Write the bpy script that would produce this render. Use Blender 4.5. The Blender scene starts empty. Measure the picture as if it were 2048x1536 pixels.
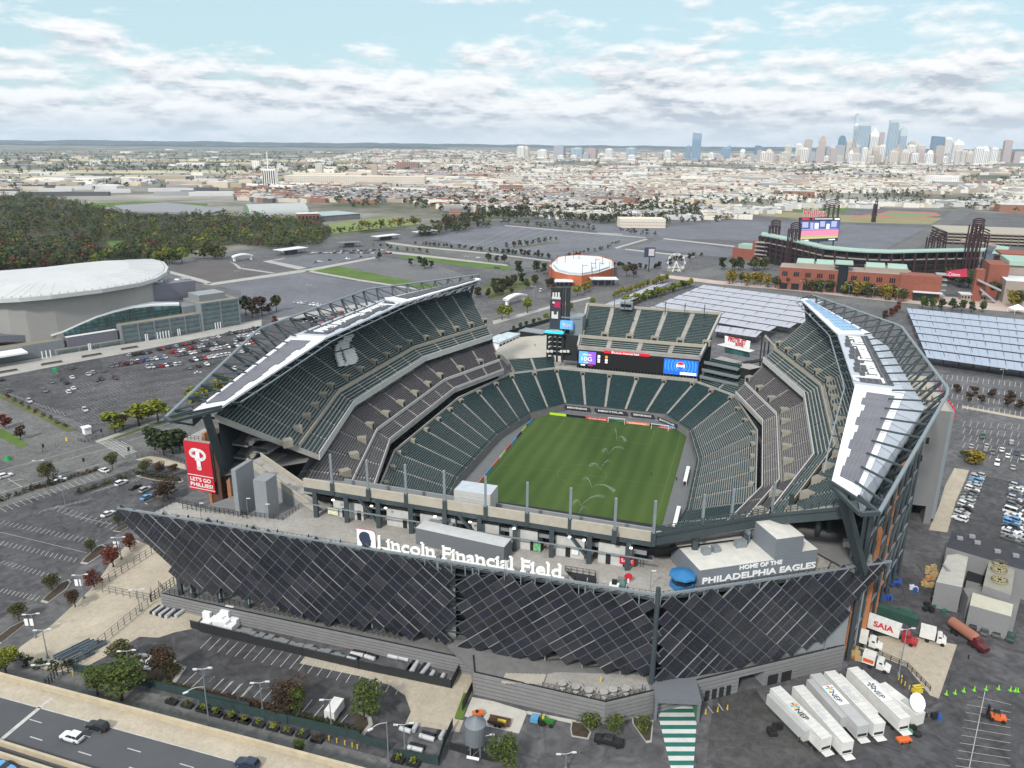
import bpy,bmesh,math,random
from mathutils import Vector,Matrix
from math import sin,cos,pi,radians as R,sqrt,atan2
rnd=random.Random(7)
scene=bpy.context.scene
COL=scene.collection
#camera
F=1540.0;CH=115.0;PIT=R(17.46);ROL=R(0.50)
cd=bpy.data.cameras.new("camera");cam=bpy.data.objects.new("camera",cd);COL.objects.link(cam)
cd.sensor_width=36;cd.lens=F/2048*36;cd.clip_start=1;cd.clip_end=60000
_c,_s,_cp,_sp=cos(ROL),sin(ROL),cos(PIT),sin(PIT)
cam.matrix_world=Matrix(((_c,-_s,0,0),(_s*_sp,_c*_sp,-_cp,0),(_s*_cp,_c*_cp,_sp,CH),(0,0,0,1)))
scene.camera=cam
#sky and sun
SUN_EL,SUN_AZ=R(40),R(-152)
w=bpy.data.worlds.new("World");scene.world=w;w.use_nodes=True
nt=w.node_tree;N=nt.nodes;LK=nt.links;N.clear()
def nd(t,x=0,**k):
 n=N.new(t)
 for a,b in k.items():setattr(n,a,b)
 return n
def mth(op,a,b=None,c=None,clamp=False):
 n=N.new('ShaderNodeMath');n.operation=op;n.use_clamp=clamp
 for i,v in enumerate((a,b,c)):
  if v is None:continue
  if isinstance(v,(int,float)):n.inputs[i].default_value=v
  else:LK.new(v,n.inputs[i])
 return n.outputs[0]
sky=nd('ShaderNodeTexSky');sky.sky_type='NISHITA';sky.sun_disc=False
sky.sun_elevation=SUN_EL;sky.sun_rotation=SUN_AZ;sky.altitude=100;sky.air_density=1.0;sky.dust_density=1.0;sky.ozone_density=1.5
tc=nd('ShaderNodeTexCoord');sep=nd('ShaderNodeSeparateXYZ');LK.new(tc.outputs['Generated'],sep.inputs[0])
X,Y,Z=sep.outputs
zz=mth('MAXIMUM',Z,0.0)
den=mth('ADD',zz,0.045)
comb=nd('ShaderNodeCombineXYZ');LK.new(mth('DIVIDE',X,den),comb.inputs[0]);LK.new(mth('DIVIDE',Y,den),comb.inputs[1])
def noise(vec,sc,det,rough,dist=0.0,off=None):
 n=nd('ShaderNodeTexNoise');n.inputs['Scale'].default_value=sc;n.inputs['Detail'].default_value=det
 n.inputs['Roughness'].default_value=rough;n.inputs['Distortion'].default_value=dist
 if off:
  a=nd('ShaderNodeVectorMath');a.operation='ADD';LK.new(vec,a.inputs[0]);a.inputs[1].default_value=off;vec=a.outputs[0]
 LK.new(vec,n.inputs['Vector']);return n.outputs['Fac']
az=mth('ARCTAN2',X,Y)
cb2=nd('ShaderNodeCombineXYZ');LK.new(mth('MULTIPLY',az,9.0),cb2 .inputs[0]);LK.new(mth('MULTIPLY',zz,27.0),cb2 .inputs[1])
cb3=nd('ShaderNodeCombineXYZ');LK.new(mth('MULTIPLY',az,6.0),cb3 .inputs[0]);LK.new(mth('MULTIPLY',zz,62.0),cb3 .inputs[1])
deck=noise(cb3 .outputs[0],1.1,9,0.60,0.1,(3.1,1.7,0.2))
heap=noise(cb2 .outputs[0],1.05,12,0.62,0.12,(9.3,2.2,0.4))
heap2=noise(cb2 .outputs[0],1.05,12,0.62,0.12,(9.3,2.42,0.4))
broad=noise(cb2 .outputs[0],0.5,3,0.5,0.0,(1.3,5.2,0.9))
cov=nd('ShaderNodeValToRGB');LK.new(zz,cov.inputs[0])
e=cov.color_ramp.elements
e[0].position=0.0;e[0].color=(0.72,)*3+(1,)
e[1].position=1.0;e[1].color=(0.62,)*3+(1,)
for p_,v_ in((0.05,0.64),(0.08,0.58),(0.12,0.49),(0.16,0.45),(0.30,0.60)):
 q=cov.color_ramp.elements.new(p_);q.color=(v_,)*3+(1,)
mixn=mth('ADD',mth('MULTIPLY',heap,0.74),mth('ADD',mth('MULTIPLY',deck,0.14),mth('MULTIPLY',broad,0.30)))
mask_in=mth('SUBTRACT',mixn,mth('SUBTRACT',1.09,cov.outputs[0]))
mask=mth('MULTIPLY',mask_in,9.5,clamp=True)
relief=mth('MULTIPLY',mth('SUBTRACT',heap,heap2),5.0)
bands=mth('MULTIPLY',mth('SUBTRACT',deck,0.5),2.2)
thick=mth('MULTIPLY',mth('SUBTRACT',mask_in,0.10),-1.6)
shade=mth('ADD',mth('ADD',mth('ADD',relief,bands),thick),0.66,clamp=True)
cr=nd('ShaderNodeValToRGB');LK.new(shade,cr.inputs[0])
cr.color_ramp.elements[0].color=(4.6,5.1,5.8,1);cr.color_ramp.elements[0].position=0.05
cr.color_ramp.elements[1].color=(9.4,9.5,9.6,1);cr.color_ramp.elements[1].position=0.95
q=cr.color_ramp.elements.new(0.5);q.color=(7.8,8.0,8.3,1)
thin=nd('ShaderNodeMixRGB');thin.inputs[0].default_value=0.72
LK.new(sky.outputs[0],thin.inputs[1]);thin.inputs[2].default_value=(5.9,8.1,8.6,1)
mx=nd('ShaderNodeMixRGB');LK.new(mask,mx.inputs[0]);LK.new(thin.outputs[0],mx.inputs[1]);LK.new(cr.outputs[0],mx.inputs[2])
hz=mth('MULTIPLY',mth('SUBTRACT',0.035,zz),20.0,clamp=True)
mx2=nd('ShaderNodeMixRGB');LK.new(hz,mx2 .inputs[0]);LK.new(mx.outputs[0],mx2 .inputs[1]);mx2 .inputs[2].default_value=(8.3,8.7,9.1,1)
bg=nd('ShaderNodeBackground');bg.inputs[1].default_value=0.1;up_=nd('ShaderNodeMapRange');LK.new(zz,up_.inputs[0]);up_.inputs[1].default_value=.22;up_.inputs[2].default_value=.55;up_.inputs[3].default_value=1.0;up_.inputs[4].default_value=1.3
vm=nd('ShaderNodeVectorMath');vm.operation='SCALE';LK.new(mx2 .outputs[0],vm.inputs[0]);LK.new(up_.outputs[0],vm.inputs['Scale']);LK.new(vm.outputs[0],bg.inputs[0])
wo=nd('ShaderNodeOutputWorld');LK.new(bg.outputs[0],wo.inputs[0])
sl=bpy.data.lights.new("sun",'SUN');sl.energy=3.1;sl.angle=R(5);sl.color=(1.0,0.95,0.88)
so=bpy.data.objects.new("sun",sl);COL.objects.link(so)
sd=Vector((sin(SUN_AZ)*cos(SUN_EL),cos(SUN_AZ)*cos(SUN_EL),sin(SUN_EL)))
so.rotation_euler=sd.to_track_quat('Z','Y').to_euler()
scene.view_settings.view_transform='Standard';scene.view_settings.look='None'
scene.view_settings.exposure=0.16;scene.view_settings.gamma=1.0
scene.cycles.max_bounces=5;scene.cycles.volume_bounces=0;scene.cycles.transparent_max_bounces=12
#measuring helpers
def W(px,py,z=0.0):
 "point of the place that stands at height z on the sight line (px, py)"
 x=(px-1024)/F;y=-(py-768)/F
 x,y=_c*x-_s*y,_s*x+_c*y
 d=Vector((x,_cp+y*_sp,-_sp+y*_cp));k=(z-CH)/d.z
 return Vector((d.x*k,d.y*k,z))
TH=R(-17.27);U=Vector((cos(TH),sin(TH),0));V=Vector((-sin(TH),cos(TH),0))
O=(W(1078,828,-3)+W(1372,866,-3))/2-V*58;O.z=0
def S(s,t,z=0.0):
 "stadium frame: s across the field, t along it (away from the viewer)"
 p=O+U*s+V*t;return Vector((p.x,p.y,z))
def hit_plane(px,py,P0,n):
 x=(px-1024)/F;y=-(py-768)/F
 x,y=_c*x-_s*y,_s*x+_c*y
 d=Vector((x,_cp+y*_sp,-_sp+y*_cp));c0=Vector((0,0,CH))
 return c0+d*((P0-c0).dot(n)/d.dot(n))
#materials
MATS={}
def mat(name,col,rough=0.8,metal=0.0,var=0.12,scale=0.5,emit=0.0,var2=None,bump=0.0,spec=0.3,wear=0.0):
 if name in MATS:return MATS[name]
 m=bpy.data.materials.new(name);m.use_nodes=True;t=m.node_tree;b=t.nodes['Principled BSDF']
 b.inputs['Roughness'].default_value=rough;b.inputs['Metallic'].default_value=metal
 b.inputs['Specular IOR Level'].default_value=spec
 c=list(col)+[1]
 if var>0:
  g=t.nodes.new('ShaderNodeNewGeometry');n=t.nodes.new('ShaderNodeTexNoise')
  n.inputs['Scale'].default_value=scale;n.inputs['Detail'].default_value=6;n.inputs['Roughness'].default_value=0.65
  t.links.new(g.outputs['Position'],n.inputs['Vector'])
  r=t.nodes.new('ShaderNodeValToRGB');t.links.new(n.outputs['Fac'],r.inputs[0])
  a,z_=r.color_ramp.elements;a.position=0.3;z_.position=0.7
  a.color=[max(0,v*(1-var))for v in col]+[1];z_.color=[min(1,v*(1+var))for v in col]+[1]
  if var2:z_.color=list(var2)+[1]
  src=r.outputs[0]
  if wear:
   n2=t.nodes.new('ShaderNodeTexNoise');n2 .inputs['Scale'].default_value=scale*9;n2 .inputs['Detail'].default_value=8;n2 .inputs['Distortion'].default_value=1.2;t.links.new(g.outputs['Position'],n2 .inputs['Vector'])
   vo=t.nodes.new('ShaderNodeTexVoronoi');vo.feature='DISTANCE_TO_EDGE';vo.inputs['Scale'].default_value=.055;t.links.new(g.outputs['Position'],vo.inputs['Vector'])
   v2=t.nodes.new('ShaderNodeTexVoronoi');v2 .inputs['Scale'].default_value=.03;t.links.new(g.outputs['Position'],v2 .inputs['Vector'])
   cr1=t.nodes.new('ShaderNodeMapRange');cr1 .inputs[1].default_value=0;cr1 .inputs[2].default_value=.012;cr1 .inputs[3].default_value=1-wear*.7;cr1 .inputs[4].default_value=1;t.links.new(vo.outputs['Distance'],cr1 .inputs[0])
   cr2=t.nodes.new('ShaderNodeMapRange');cr2 .inputs[1].default_value=.3;cr2 .inputs[2].default_value=.7;cr2 .inputs[3].default_value=1-wear;cr2 .inputs[4].default_value=1+wear;t.links.new(n2 .outputs['Fac'],cr2 .inputs[0])
   sp3=t.nodes.new('ShaderNodeSeparateColor');t.links.new(v2 .outputs['Color'],sp3 .inputs[0]);cr3=t.nodes.new('ShaderNodeMapRange');cr3 .inputs[3].default_value=1-wear*.35;cr3 .inputs[4].default_value=1+wear*.35;t.links.new(sp3 .outputs[0],cr3 .inputs[0])
   m1=t.nodes.new('ShaderNodeMath');m1 .operation='MULTIPLY';t.links.new(cr1 .outputs[0],m1 .inputs[0]);t.links.new(cr2 .outputs[0],m1 .inputs[1])
   m2=t.nodes.new('ShaderNodeMath');m2 .operation='MULTIPLY';t.links.new(m1 .outputs[0],m2 .inputs[0]);t.links.new(cr3 .outputs[0],m2 .inputs[1])
   vs=t.nodes.new('ShaderNodeVectorMath');vs.operation='SCALE';t.links.new(src,vs.inputs[0]);t.links.new(m2 .outputs[0],vs.inputs['Scale']);src=vs.outputs[0]
  t.links.new(src,b.inputs['Base Color'])
  if bump:
   bp=t.nodes.new('ShaderNodeBump');bp.inputs['Distance'].default_value=bump
   t.links.new(n.outputs['Fac'],bp.inputs['Height']);t.links.new(bp.outputs[0],b.inputs['Normal'])
 else:b.inputs['Base Color'].default_value=c
 if emit:
  b.inputs['Emission Color'].default_value=c;b.inputs['Emission Strength'].default_value=emit
 MATS[name]=m;return m
#mesh builder
class MB:
 def __init__(s):s.v=[];s.f=[];s.mi=[];s.cur=0
 def vert(s,p):s.v.append((p[0],p[1],p[2]));return len(s.v)-1
 def face(s,pts,m=None):
  i0=len(s.v);s.v+=[(p[0],p[1],p[2])for p in pts]
  s.f.append(tuple(range(i0,i0+len(pts))));s.mi.append(s.cur if m is None else m)
 def frame(s,c,ax,ay,az,m=None):
  "box from a corner-centre c and three half vectors"
  c,ax,ay,az=Vector(c),Vector(ax),Vector(ay),Vector(az);i=len(s.v)
  for k in((-1,-1,-1),(1,-1,-1),(1,1,-1),(-1,1,-1),(-1,-1,1),(1,-1,1),(1,1,1),(-1,1,1)):
   p=c+ax*k[0]+ay*k[1]+az*k[2];s.v.append((p.x,p.y,p.z))
  for f in((0,3,2,1),(4,5,6,7),(0,1,5,4),(1,2,6,5),(2,3,7,6),(3,0,4,7)):
   s.f.append(tuple(i+j for j in f));s.mi.append(s.cur if m is None else m)
 def box(s,x,y,z,lx,ly,lz,rz=0.0,m=None):
  "box standing on z, centred on x,y"
  s.frame((x,y,z+lz/2),(cos(rz)*lx/2,sin(rz)*lx/2,0),(-sin(rz)*ly/2,cos(rz)*ly/2,0),(0,0,lz/2),m)
 def prism(s,pts,z0,z1,m=None,mtop=None):
  "pts: plan points, z0/z1 heights (numbers or lists)"
  n=len(pts);A=[(p[0],p[1],z0 if not isinstance(z0,(list,tuple))else z0[i])for i,p in enumerate(pts)]
  B=[(p[0],p[1],z1 if not isinstance(z1,(list,tuple))else z1[i])for i,p in enumerate(pts)]
  ar=sum(pts[i][0]*pts[(i+1)%n][1]-pts[(i+1)%n][0]*pts[i][1]for i in range(n))
  if ar<0:A.reverse();B.reverse()
  i0=len(s.v);s.v+=A+B;mm=s.cur if m is None else m
  s.f.append(tuple(i0+i for i in range(n-1,-1,-1)));s.mi.append(mm)
  s.f.append(tuple(i0+n+i for i in range(n)));s.mi.append(mm if mtop is None else mtop)
  for i in range(n):
   j=(i+1)%n;s.f.append((i0+i,i0+j,i0+n+j,i0+n+i));s.mi.append(mm)
 def beam(s,p,q,wd,ht=None,m=None):
  p,q=Vector(p),Vector(q);d=q-p;L=d.length
  if L<1e-6:return
  d/=L;up=Vector((0,0,1))if abs(d.z)<0.95 else Vector((0,1,0))
  x=d.cross(up).normalized();y=x.cross(d);ht=ht or wd
  s.frame((p+q)/2,d*L/2,x*wd/2,y*ht/2,m)
 def tube(s,p,q,r0,r1=None,n=8,m=None,cap=True):
  p,q=Vector(p),Vector(q);d=(q-p).normalized();r1=r0 if r1 is None else r1
  up=Vector((0,0,1))if abs(d.z)<0.9 else Vector((1,0,0));x=d.cross(up).normalized();y=x.cross(d)
  i0=len(s.v);mm=s.cur if m is None else m
  for c,r in((p,r0),(q,r1)):
   for k in range(n):
    a=2*pi*k/n;v=c+x*cos(a)*r+y*sin(a)*r;s.v.append((v.x,v.y,v.z))
  for k in range(n):
   j=(k+1)%n;s.f.append((i0+k,i0+j,i0+n+j,i0+n+k));s.mi.append(mm)
  if cap:
   s.f.append(tuple(i0+k for k in range(n-1,-1,-1)));s.mi.append(mm)
   s.f.append(tuple(i0+n+k for k in range(n)));s.mi.append(mm)
 def wall(s,pts,h,th=0.3,z=None,m=None):
  "thin wall along a list of 3-D points (bottom edge)"
  for a,b in zip(pts[:-1],pts[1:]):
   a,b=Vector(a),Vector(b);d=(b-a);d.z=0
   if d.length<1e-6:continue
   nrm=Vector((-d.y,d.x,0)).normalized()*th/2
   i=len(s.v)
   for p in(a-nrm,b-nrm,b+nrm,a+nrm):s.v.append((p.x,p.y,p.z))
   for p in(a-nrm,b-nrm,b+nrm,a+nrm):s.v.append((p.x,p.y,p.z+h))
   for f in((0,3,2,1),(4,5,6,7),(0,1,5,4),(1,2,6,5),(2,3,7,6),(3,0,4,7)):
    s.f.append(tuple(i+j for j in f));s.mi.append(s.cur if m is None else m)
 def fence(s,pts,h=1.2,sp=1.5,r=0.05,rails=2,m=None):
  for a,b in zip(pts[:-1],pts[1:]):
   a,b=Vector(a),Vector(b);L=(b-a).length;n=max(1,int(L/sp))
   for k in range(n+1):
    p=a.lerp(b,k/n);s.beam(p,p+Vector((0,0,h)),r*1.6,m=m)
   for k in range(rails):
    zz_=Vector((0,0,h*(k+1)/rails));s.beam(a+zz_,b+zz_,r,m=m)
 def obj(s,name,mats,parent=None,loc=None,smooth=False):
  me=bpy.data.meshes.new(name)
  off=Vector(loc)if loc is not None else(Vector(parent['_o'])if parent is not None and '_o' in parent else Vector((0,0,0)))
  me.from_pydata([(a-off.x,b-off.y,c-off.z)for a,b,c in s.v],[],s.f)
  if not isinstance(mats,(list,tuple)):mats=[mats]
  for mm in mats:me.materials.append(mm)
  me.polygons.foreach_set('material_index',s.mi)
  if smooth:me.polygons.foreach_set('use_smooth',[True]*len(s.f))
  me.update()
  o=bpy.data.objects.new(name,me);COL.objects.link(o)
  if parent is not None:
   o.parent=parent
   base=Vector(parent['_o'])if '_o' in parent else Vector((0,0,0))
   o.location=off-base if loc is not None else(0,0,0)
   o['_o']=tuple(off)
  else:o.location=off;o['_o']=tuple(off)
  return o
def tag(o,label=None,cat=None,group=None,kind=None):
 if label:o['label']=label
 if cat:o['category']=cat
 if group:o['group']=group
 if kind:o['kind']=kind
 return o
def thing(name,label,cat,loc,group=None,rz=0.0):
 o=bpy.data.objects.new(name,None);COL.objects.link(o);o.location=loc;o.rotation_euler=(0,0,rz)
 o['_o']=tuple(loc);o.empty_display_size=0.5
 return tag(o,label,cat,group)
def struct(o):o['kind']='structure';return o
def copy_tree(o,loc=None,rz=None,label=None,group=None,parent=None,sc=None):
 c=o.copy();COL.objects.link(c);c.parent=parent
 if parent is None:
  c.location=loc;c.rotation_euler=(0,0,rz or 0.0)
  if sc:c.scale=sc
 if label:c['label']=label
 if group:c['group']=group
 for ch in list(o.children):copy_tree(ch,parent=c)
 return c
def text_faces(mb,txt,origin,ax,ay,size,depth=0.1,m=None,align='LEFT',bold=0.0,shear=0.0,spacing=1.0):
 cu=bpy.data.curves.new('t','FONT');cu.body=txt;cu.size=size;cu.extrude=depth/2;cu.align_x=align
 cu.offset=bold;cu.resolution_u=3;cu.shear=shear;cu.space_character=spacing
 o=bpy.data.objects.new('t',cu);COL.objects.link(o)
 dg=bpy.context.evaluated_depsgraph_get();me=bpy.data.meshes.new_from_object(o.evaluated_get(dg))
 ax=Vector(ax).normalized();ay=Vector(ay).normalized();az_=ax.cross(ay);og=Vector(origin);i0=len(mb.v)
 for v in me.vertices:
  p=og+ax*v.co.x+ay*v.co.y+az_*v.co.z;mb.v.append((p.x,p.y,p.z))
 for p in me.polygons:mb.f.append(tuple(i0+i for i in p.vertices));mb.mi.append(mb.cur if m is None else m)
 bpy.data.objects.remove(o);bpy.data.curves.remove(cu);bpy.data.meshes.remove(me)
def finish():
 for o in bpy.data.objects:
  if '_o' in o:del o['_o']
#palette
M_conc=mat('concrete',(0.33,0.32,0.30),0.9,var=0.18,scale=0.25,wear=.15)
M_concd=mat('concrete_dark',(0.17,0.17,0.17),0.9,var=0.15,scale=0.3)
M_beige=mat('beige_concrete',(0.36,0.335,0.28),0.9,var=0.10,scale=0.6)
M_green=mat('green_seat',(0.016,0.040,0.043),0.55,var=0.5,scale=0.9)
M_greyseat=mat('grey_seat',(0.068,0.062,0.068),0.55,var=0.4,scale=0.9)
M_whiteseat=mat('white_seat',(0.65,0.65,0.66),0.5,var=0.05)
M_steel=mat('blue_grey_steel',(0.055,0.072,0.080),0.55,0.2,var=0.08)
M_lsteel=mat('light_steel',(0.22,0.255,0.28),0.5,0.2,var=0.06)
M_dark=mat('dark_void',(0.018,0.02,0.022),0.9,var=0.3)
M_white=mat('white_paint',(0.78,0.79,0.80),0.5,var=0.03)
M_roof=mat('white_roof_membrane',(0.74,0.76,0.79),0.6,var=0.05,scale=0.15)
M_slab=mat('grey_roof_sheet',(0.42,0.46,0.52),0.5,var=0.06,scale=0.15)
M_panel=mat('solar_panel',(0.020,0.022,0.028),0.32,var=0.35,scale=0.11,spec=0.5)
M_panelroof=mat('roof_solar_panel',(0.13,0.125,0.15),0.45,var=0.22,scale=0.10,spec=0.5)
M_mesh=mat('grey_cladding',(0.22,0.235,0.25),0.7,var=0.06)
M_stripe=mat('striped_wall_cladding',(0.20,0.20,0.205),0.6,var=0.08)
M_brick=mat('orange_brick',(0.36,0.15,0.065),0.85,var=0.15,scale=1.5)
M_brickd=mat('brown_brick',(0.09,0.05,0.035),0.9,var=0.15,scale=1.5)
M_fence=mat('fence_steel',(0.025,0.027,0.03),0.6,var=0.1)
M_floor=mat('plaza_concrete',(0.30,0.285,0.265),0.9,var=0.14,scale=0.12,wear=.14)
M_red=mat('red_paint',(0.50,0.02,0.035),0.5,var=0.06)
M_blue=mat('blue_canvas',(0.03,0.16,0.36),0.5,var=0.1)
M_glass=mat('dark_glass',(0.015,0.02,0.025),0.1,var=0.0,spec=0.6)
M_navy=mat('navy_emblem',(0.035,0.05,0.085),0.6,var=0.0)
def text_fit(mb,txt,P0,P1,up,h,depth=0.2,m=None,bold=0.0,slab=0.0):
 "text whose width runs from P0 to P1 (baseline), letter height h along up"
 cu=bpy.data.curves.new('t','FONT');cu.body=txt;cu.size=1;cu.extrude=0.0001;cu.offset=bold;cu.resolution_u=3
 o=bpy.data.objects.new('t',cu);COL.objects.link(o)
 dg=bpy.context.evaluated_depsgraph_get();me=bpy.data.meshes.new_from_object(o.evaluated_get(dg))
 xs=[v.co.x for v in me.vertices];ys=[v.co.y for v in me.vertices];x0,x1=min(xs),max(xs)
 P0,P1,up=Vector(P0),Vector(P1),Vector(up).normalized();ax=P1-P0;n=ax.normalized().cross(up)
 ch=0.73;i0=len(mb.v)
 for v in me.vertices:
  p=P0+ax*((v.co.x-x0)/(x1-x0))+up*(v.co.y/ch*h)+n*(depth/2 if v.co.z>0 else-depth/2)
  mb.v.append((p.x,p.y,p.z))
 for p in me.polygons:mb.f.append(tuple(i0+i for i in p.vertices));mb.mi.append(mb.cur if m is None else m)
 bpy.data.objects.remove(o);bpy.data.curves.remove(cu);bpy.data.meshes.remove(me)
stadium=thing('stadium','large open football stadium with dark solar panel facade and green seating bowl in the foreground','stadium',S(0,0,0))
def lerp3(a,b,k):return tuple(a[i]+(b[i]-a[i])*k for i in range(3))
def add_tier(conc,seat,Fp,Bp,rows,sec=12.0,gap=1.3,seath=0.55,skip=None,aisle=None):
 for j in range(len(Fp)-1):
  L=(Vector(S(*Fp[j]))-Vector(S(*Fp[j+1]))).length
  Lb=(Vector(S(*Bp[j]))-Vector(S(*Bp[j+1]))).length
  ns=max(1,round((L+Lb)/2/sec));Lm=(L+Lb)/2
  for i in range(rows):
   a0,a1=i/rows,(i+1)/rows
   A0,A1=lerp3(Fp[j],Bp[j],a0),lerp3(Fp[j],Bp[j],a1)
   B0,B1=lerp3(Fp[j+1],Bp[j+1],a0),lerp3(Fp[j+1],Bp[j+1],a1)
   z0,z1=A0[2],A1[2]
   p=[S(A0[0],A0[1],z0),S(B0[0],B0[1],z0),S(B1[0],B1[1],z0),S(A1[0],A1[1],z0)]
   conc.face(p)
   conc.face([p[3],p[2],S(B1[0],B1[1],z1),S(A1[0],A1[1],z1)])
   if seat is None:continue
   for k in range(ns):
    if skip and skip(j,i,rows,k,ns):continue
    g=gap/Lm/2
    f0,f1=k/ns+g,(k+1)/ns-g
    def pt(f,d,z):
     q0=lerp3(A0,A1,d);q1=lerp3(B0,B1,d);q=lerp3(q0,q1,f);return S(q[0],q[1],z)
    a,b,c,d_=pt(f0,.30,z0),pt(f1,.30,z0),pt(f1,.86,z0),pt(f0,.86,z0)
    i0=len(seat.v)
    for q in(a,b,c,d_):seat.v.append((q.x,q.y,q.z))
    for q,hh in((a,seath*.8),(b,seath*.8),(c,seath),(d_,seath)):seat.v.append((q.x,q.y,q.z+hh))
    for fc in((4,5,6,7),(0,1,5,4),(1,2,6,5),(2,3,7,6),(3,0,4,7)):
     seat.f.append(tuple(i0+q for q in fc));seat.mi.append(seat.cur)
def mir(P):return[(-s,t,z)for s,t,z in P]
def closure(mb,Fp,Bp,drop=1.5,back=3.0):
 "underside and back wall of a tier"
 for j in range(len(Fp)-1):
  a,b=Fp[j],Fp[j+1];c,d=Bp[j+1],Bp[j]
  lo=lambda p,k:S(p[0],p[1],p[2]-k)
  mb.face([lo(a,drop),lo(d,drop),lo(c,drop),lo(b,drop)])
  mb.face([lo(a,drop),lo(b,drop),lo(b,0),lo(a,0)])
  mb.face([lo(d,drop),lo(d,-0.2),lo(c,-0.2),lo(c,drop)])
 for a,d in((Fp[0],Bp[0]),(Fp[-1],Bp[-1])):
  mb.face([S(a[0],a[1],a[2]-drop),S(a[0],a[1],a[2]+.3),S(d[0],d[1],d[2]+.6),S(d[0],d[1],d[2]-drop)])
z0,z1=-0.7,10.0
FR=[(24,-68),(36,-50),(40,-22),(40,22),(34.5,51),(22.5,68.5)]
BR=[(31,-92),(50,-68),(61,-31),(61,31),(51,73),(33,89)]
LF=[(s,t,z0)for s,t in FR]+[(-s,t,z0)for s,t in reversed(FR)];LB=[(s,t,z1)for s,t in BR]+[(-s,t,z1)for s,t in reversed(BR)]
LF.append(LF[0]);LB.append(LB[0])
c_,s_=MB(),MB();add_tier(c_,s_,LF,LB,30,sec=11)
for a,b in zip(LF[:-1],LF[1:]):
 c_.face([S(a[0],a[1],-3),S(b[0],b[1],-3),S(b[0],b[1],z0+.9),S(a[0],a[1],z0+.9)],m=1)
for a,b in zip(LB[:-1],LB[1:]):
 pa,pb=S(a[0],a[1],z1),S(b[0],b[1],z1)
 c_.wall([pa,pb],1.1,0.35)
lower=c_.obj('lower_bowl',[M_conc,M_concd],stadium);s_.obj('seat_rows',M_green,lower)
def vomits(parent,Fp,Bp,frac,sec,n_seg,size=(3.4,2.6,1.6),mat_=None,name='vomitory',step=1):
 for j in n_seg:
  L=(Vector(S(*Fp[j]))-Vector(S(*Fp[j+1]))).length;Lb=(Vector(S(*Bp[j]))-Vector(S(*Bp[j+1]))).length
  ns=max(1,round((L+Lb)/2/sec))
  for k in range(0,ns+(1 if j==n_seg[-1]else 0),step):
   mb=MB();a=lerp3(Fp[j],Fp[j+1],k/ns);b=lerp3(Bp[j],Bp[j+1],k/ns);p=lerp3(a,b,frac);q=lerp3(a,b,min(1,frac+.12))
   d=(S(*q)-S(*p));d.z=0;d.normalize();x=Vector((d.y,-d.x,0));c=S(*p)
   ln=size[1]/2
   hh=.35+ln*.56
   mb.frame(c+d*ln+Vector((0,0,hh)),d*ln,x*size[0]/2,Vector((0,0,hh)))
   mb.frame(c+d*ln+Vector((0,0,hh*2+.02)),d*ln*.82,x*size[0]/2*.82,Vector((0,0,.02)),m=2);mb.frame(c-d*.03+Vector((0,0,hh*.8)),d*.03,x*size[0]*.3,Vector((0,0,hh*.7)),m=1)
   mb.obj(name,[mat_ or mat('vomitory_wall',(.27,.255,.215),.9,var=.15),M_dark,mat('vomitory_top',(.24,.23,.195),.9,var=.12)],parent)
vomits(lower,LF,LB,.90,11,range(0,11),size=(2.2,1.6,1.6),step=1)
CF=[(47,-77,14.5),(52,-62,14.5),(62.5,-31,14.5),(62.5,31,14.5),(51.5,64,14.5)]
CB=[(58,-99,23.3),(64,-80,23.3),(76.5,-33,23.3),(76.5,33,23.3),(61.5,78,23.3)]
UF=[(62.5,-77,27),(76,-31,27),(76,31,27),(61.5,77,27)]
UB=[(81,-97,44),(101,-36,44),(101,36,44),(81,97,44)]
CM=[lerp3(a,b,.33)for a,b in zip(CF,CB)];UM=[lerp3(a,b,.20)for a,b in zip(UF,UB)]
def raise_(P,h):return[(s,t,z+h)for s,t,z in P]
def inset(A,B,k):return[lerp3(a,b,k)for a,b in zip(A,B)]
def eagle(j,i,rows,k,ns):return False
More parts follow.
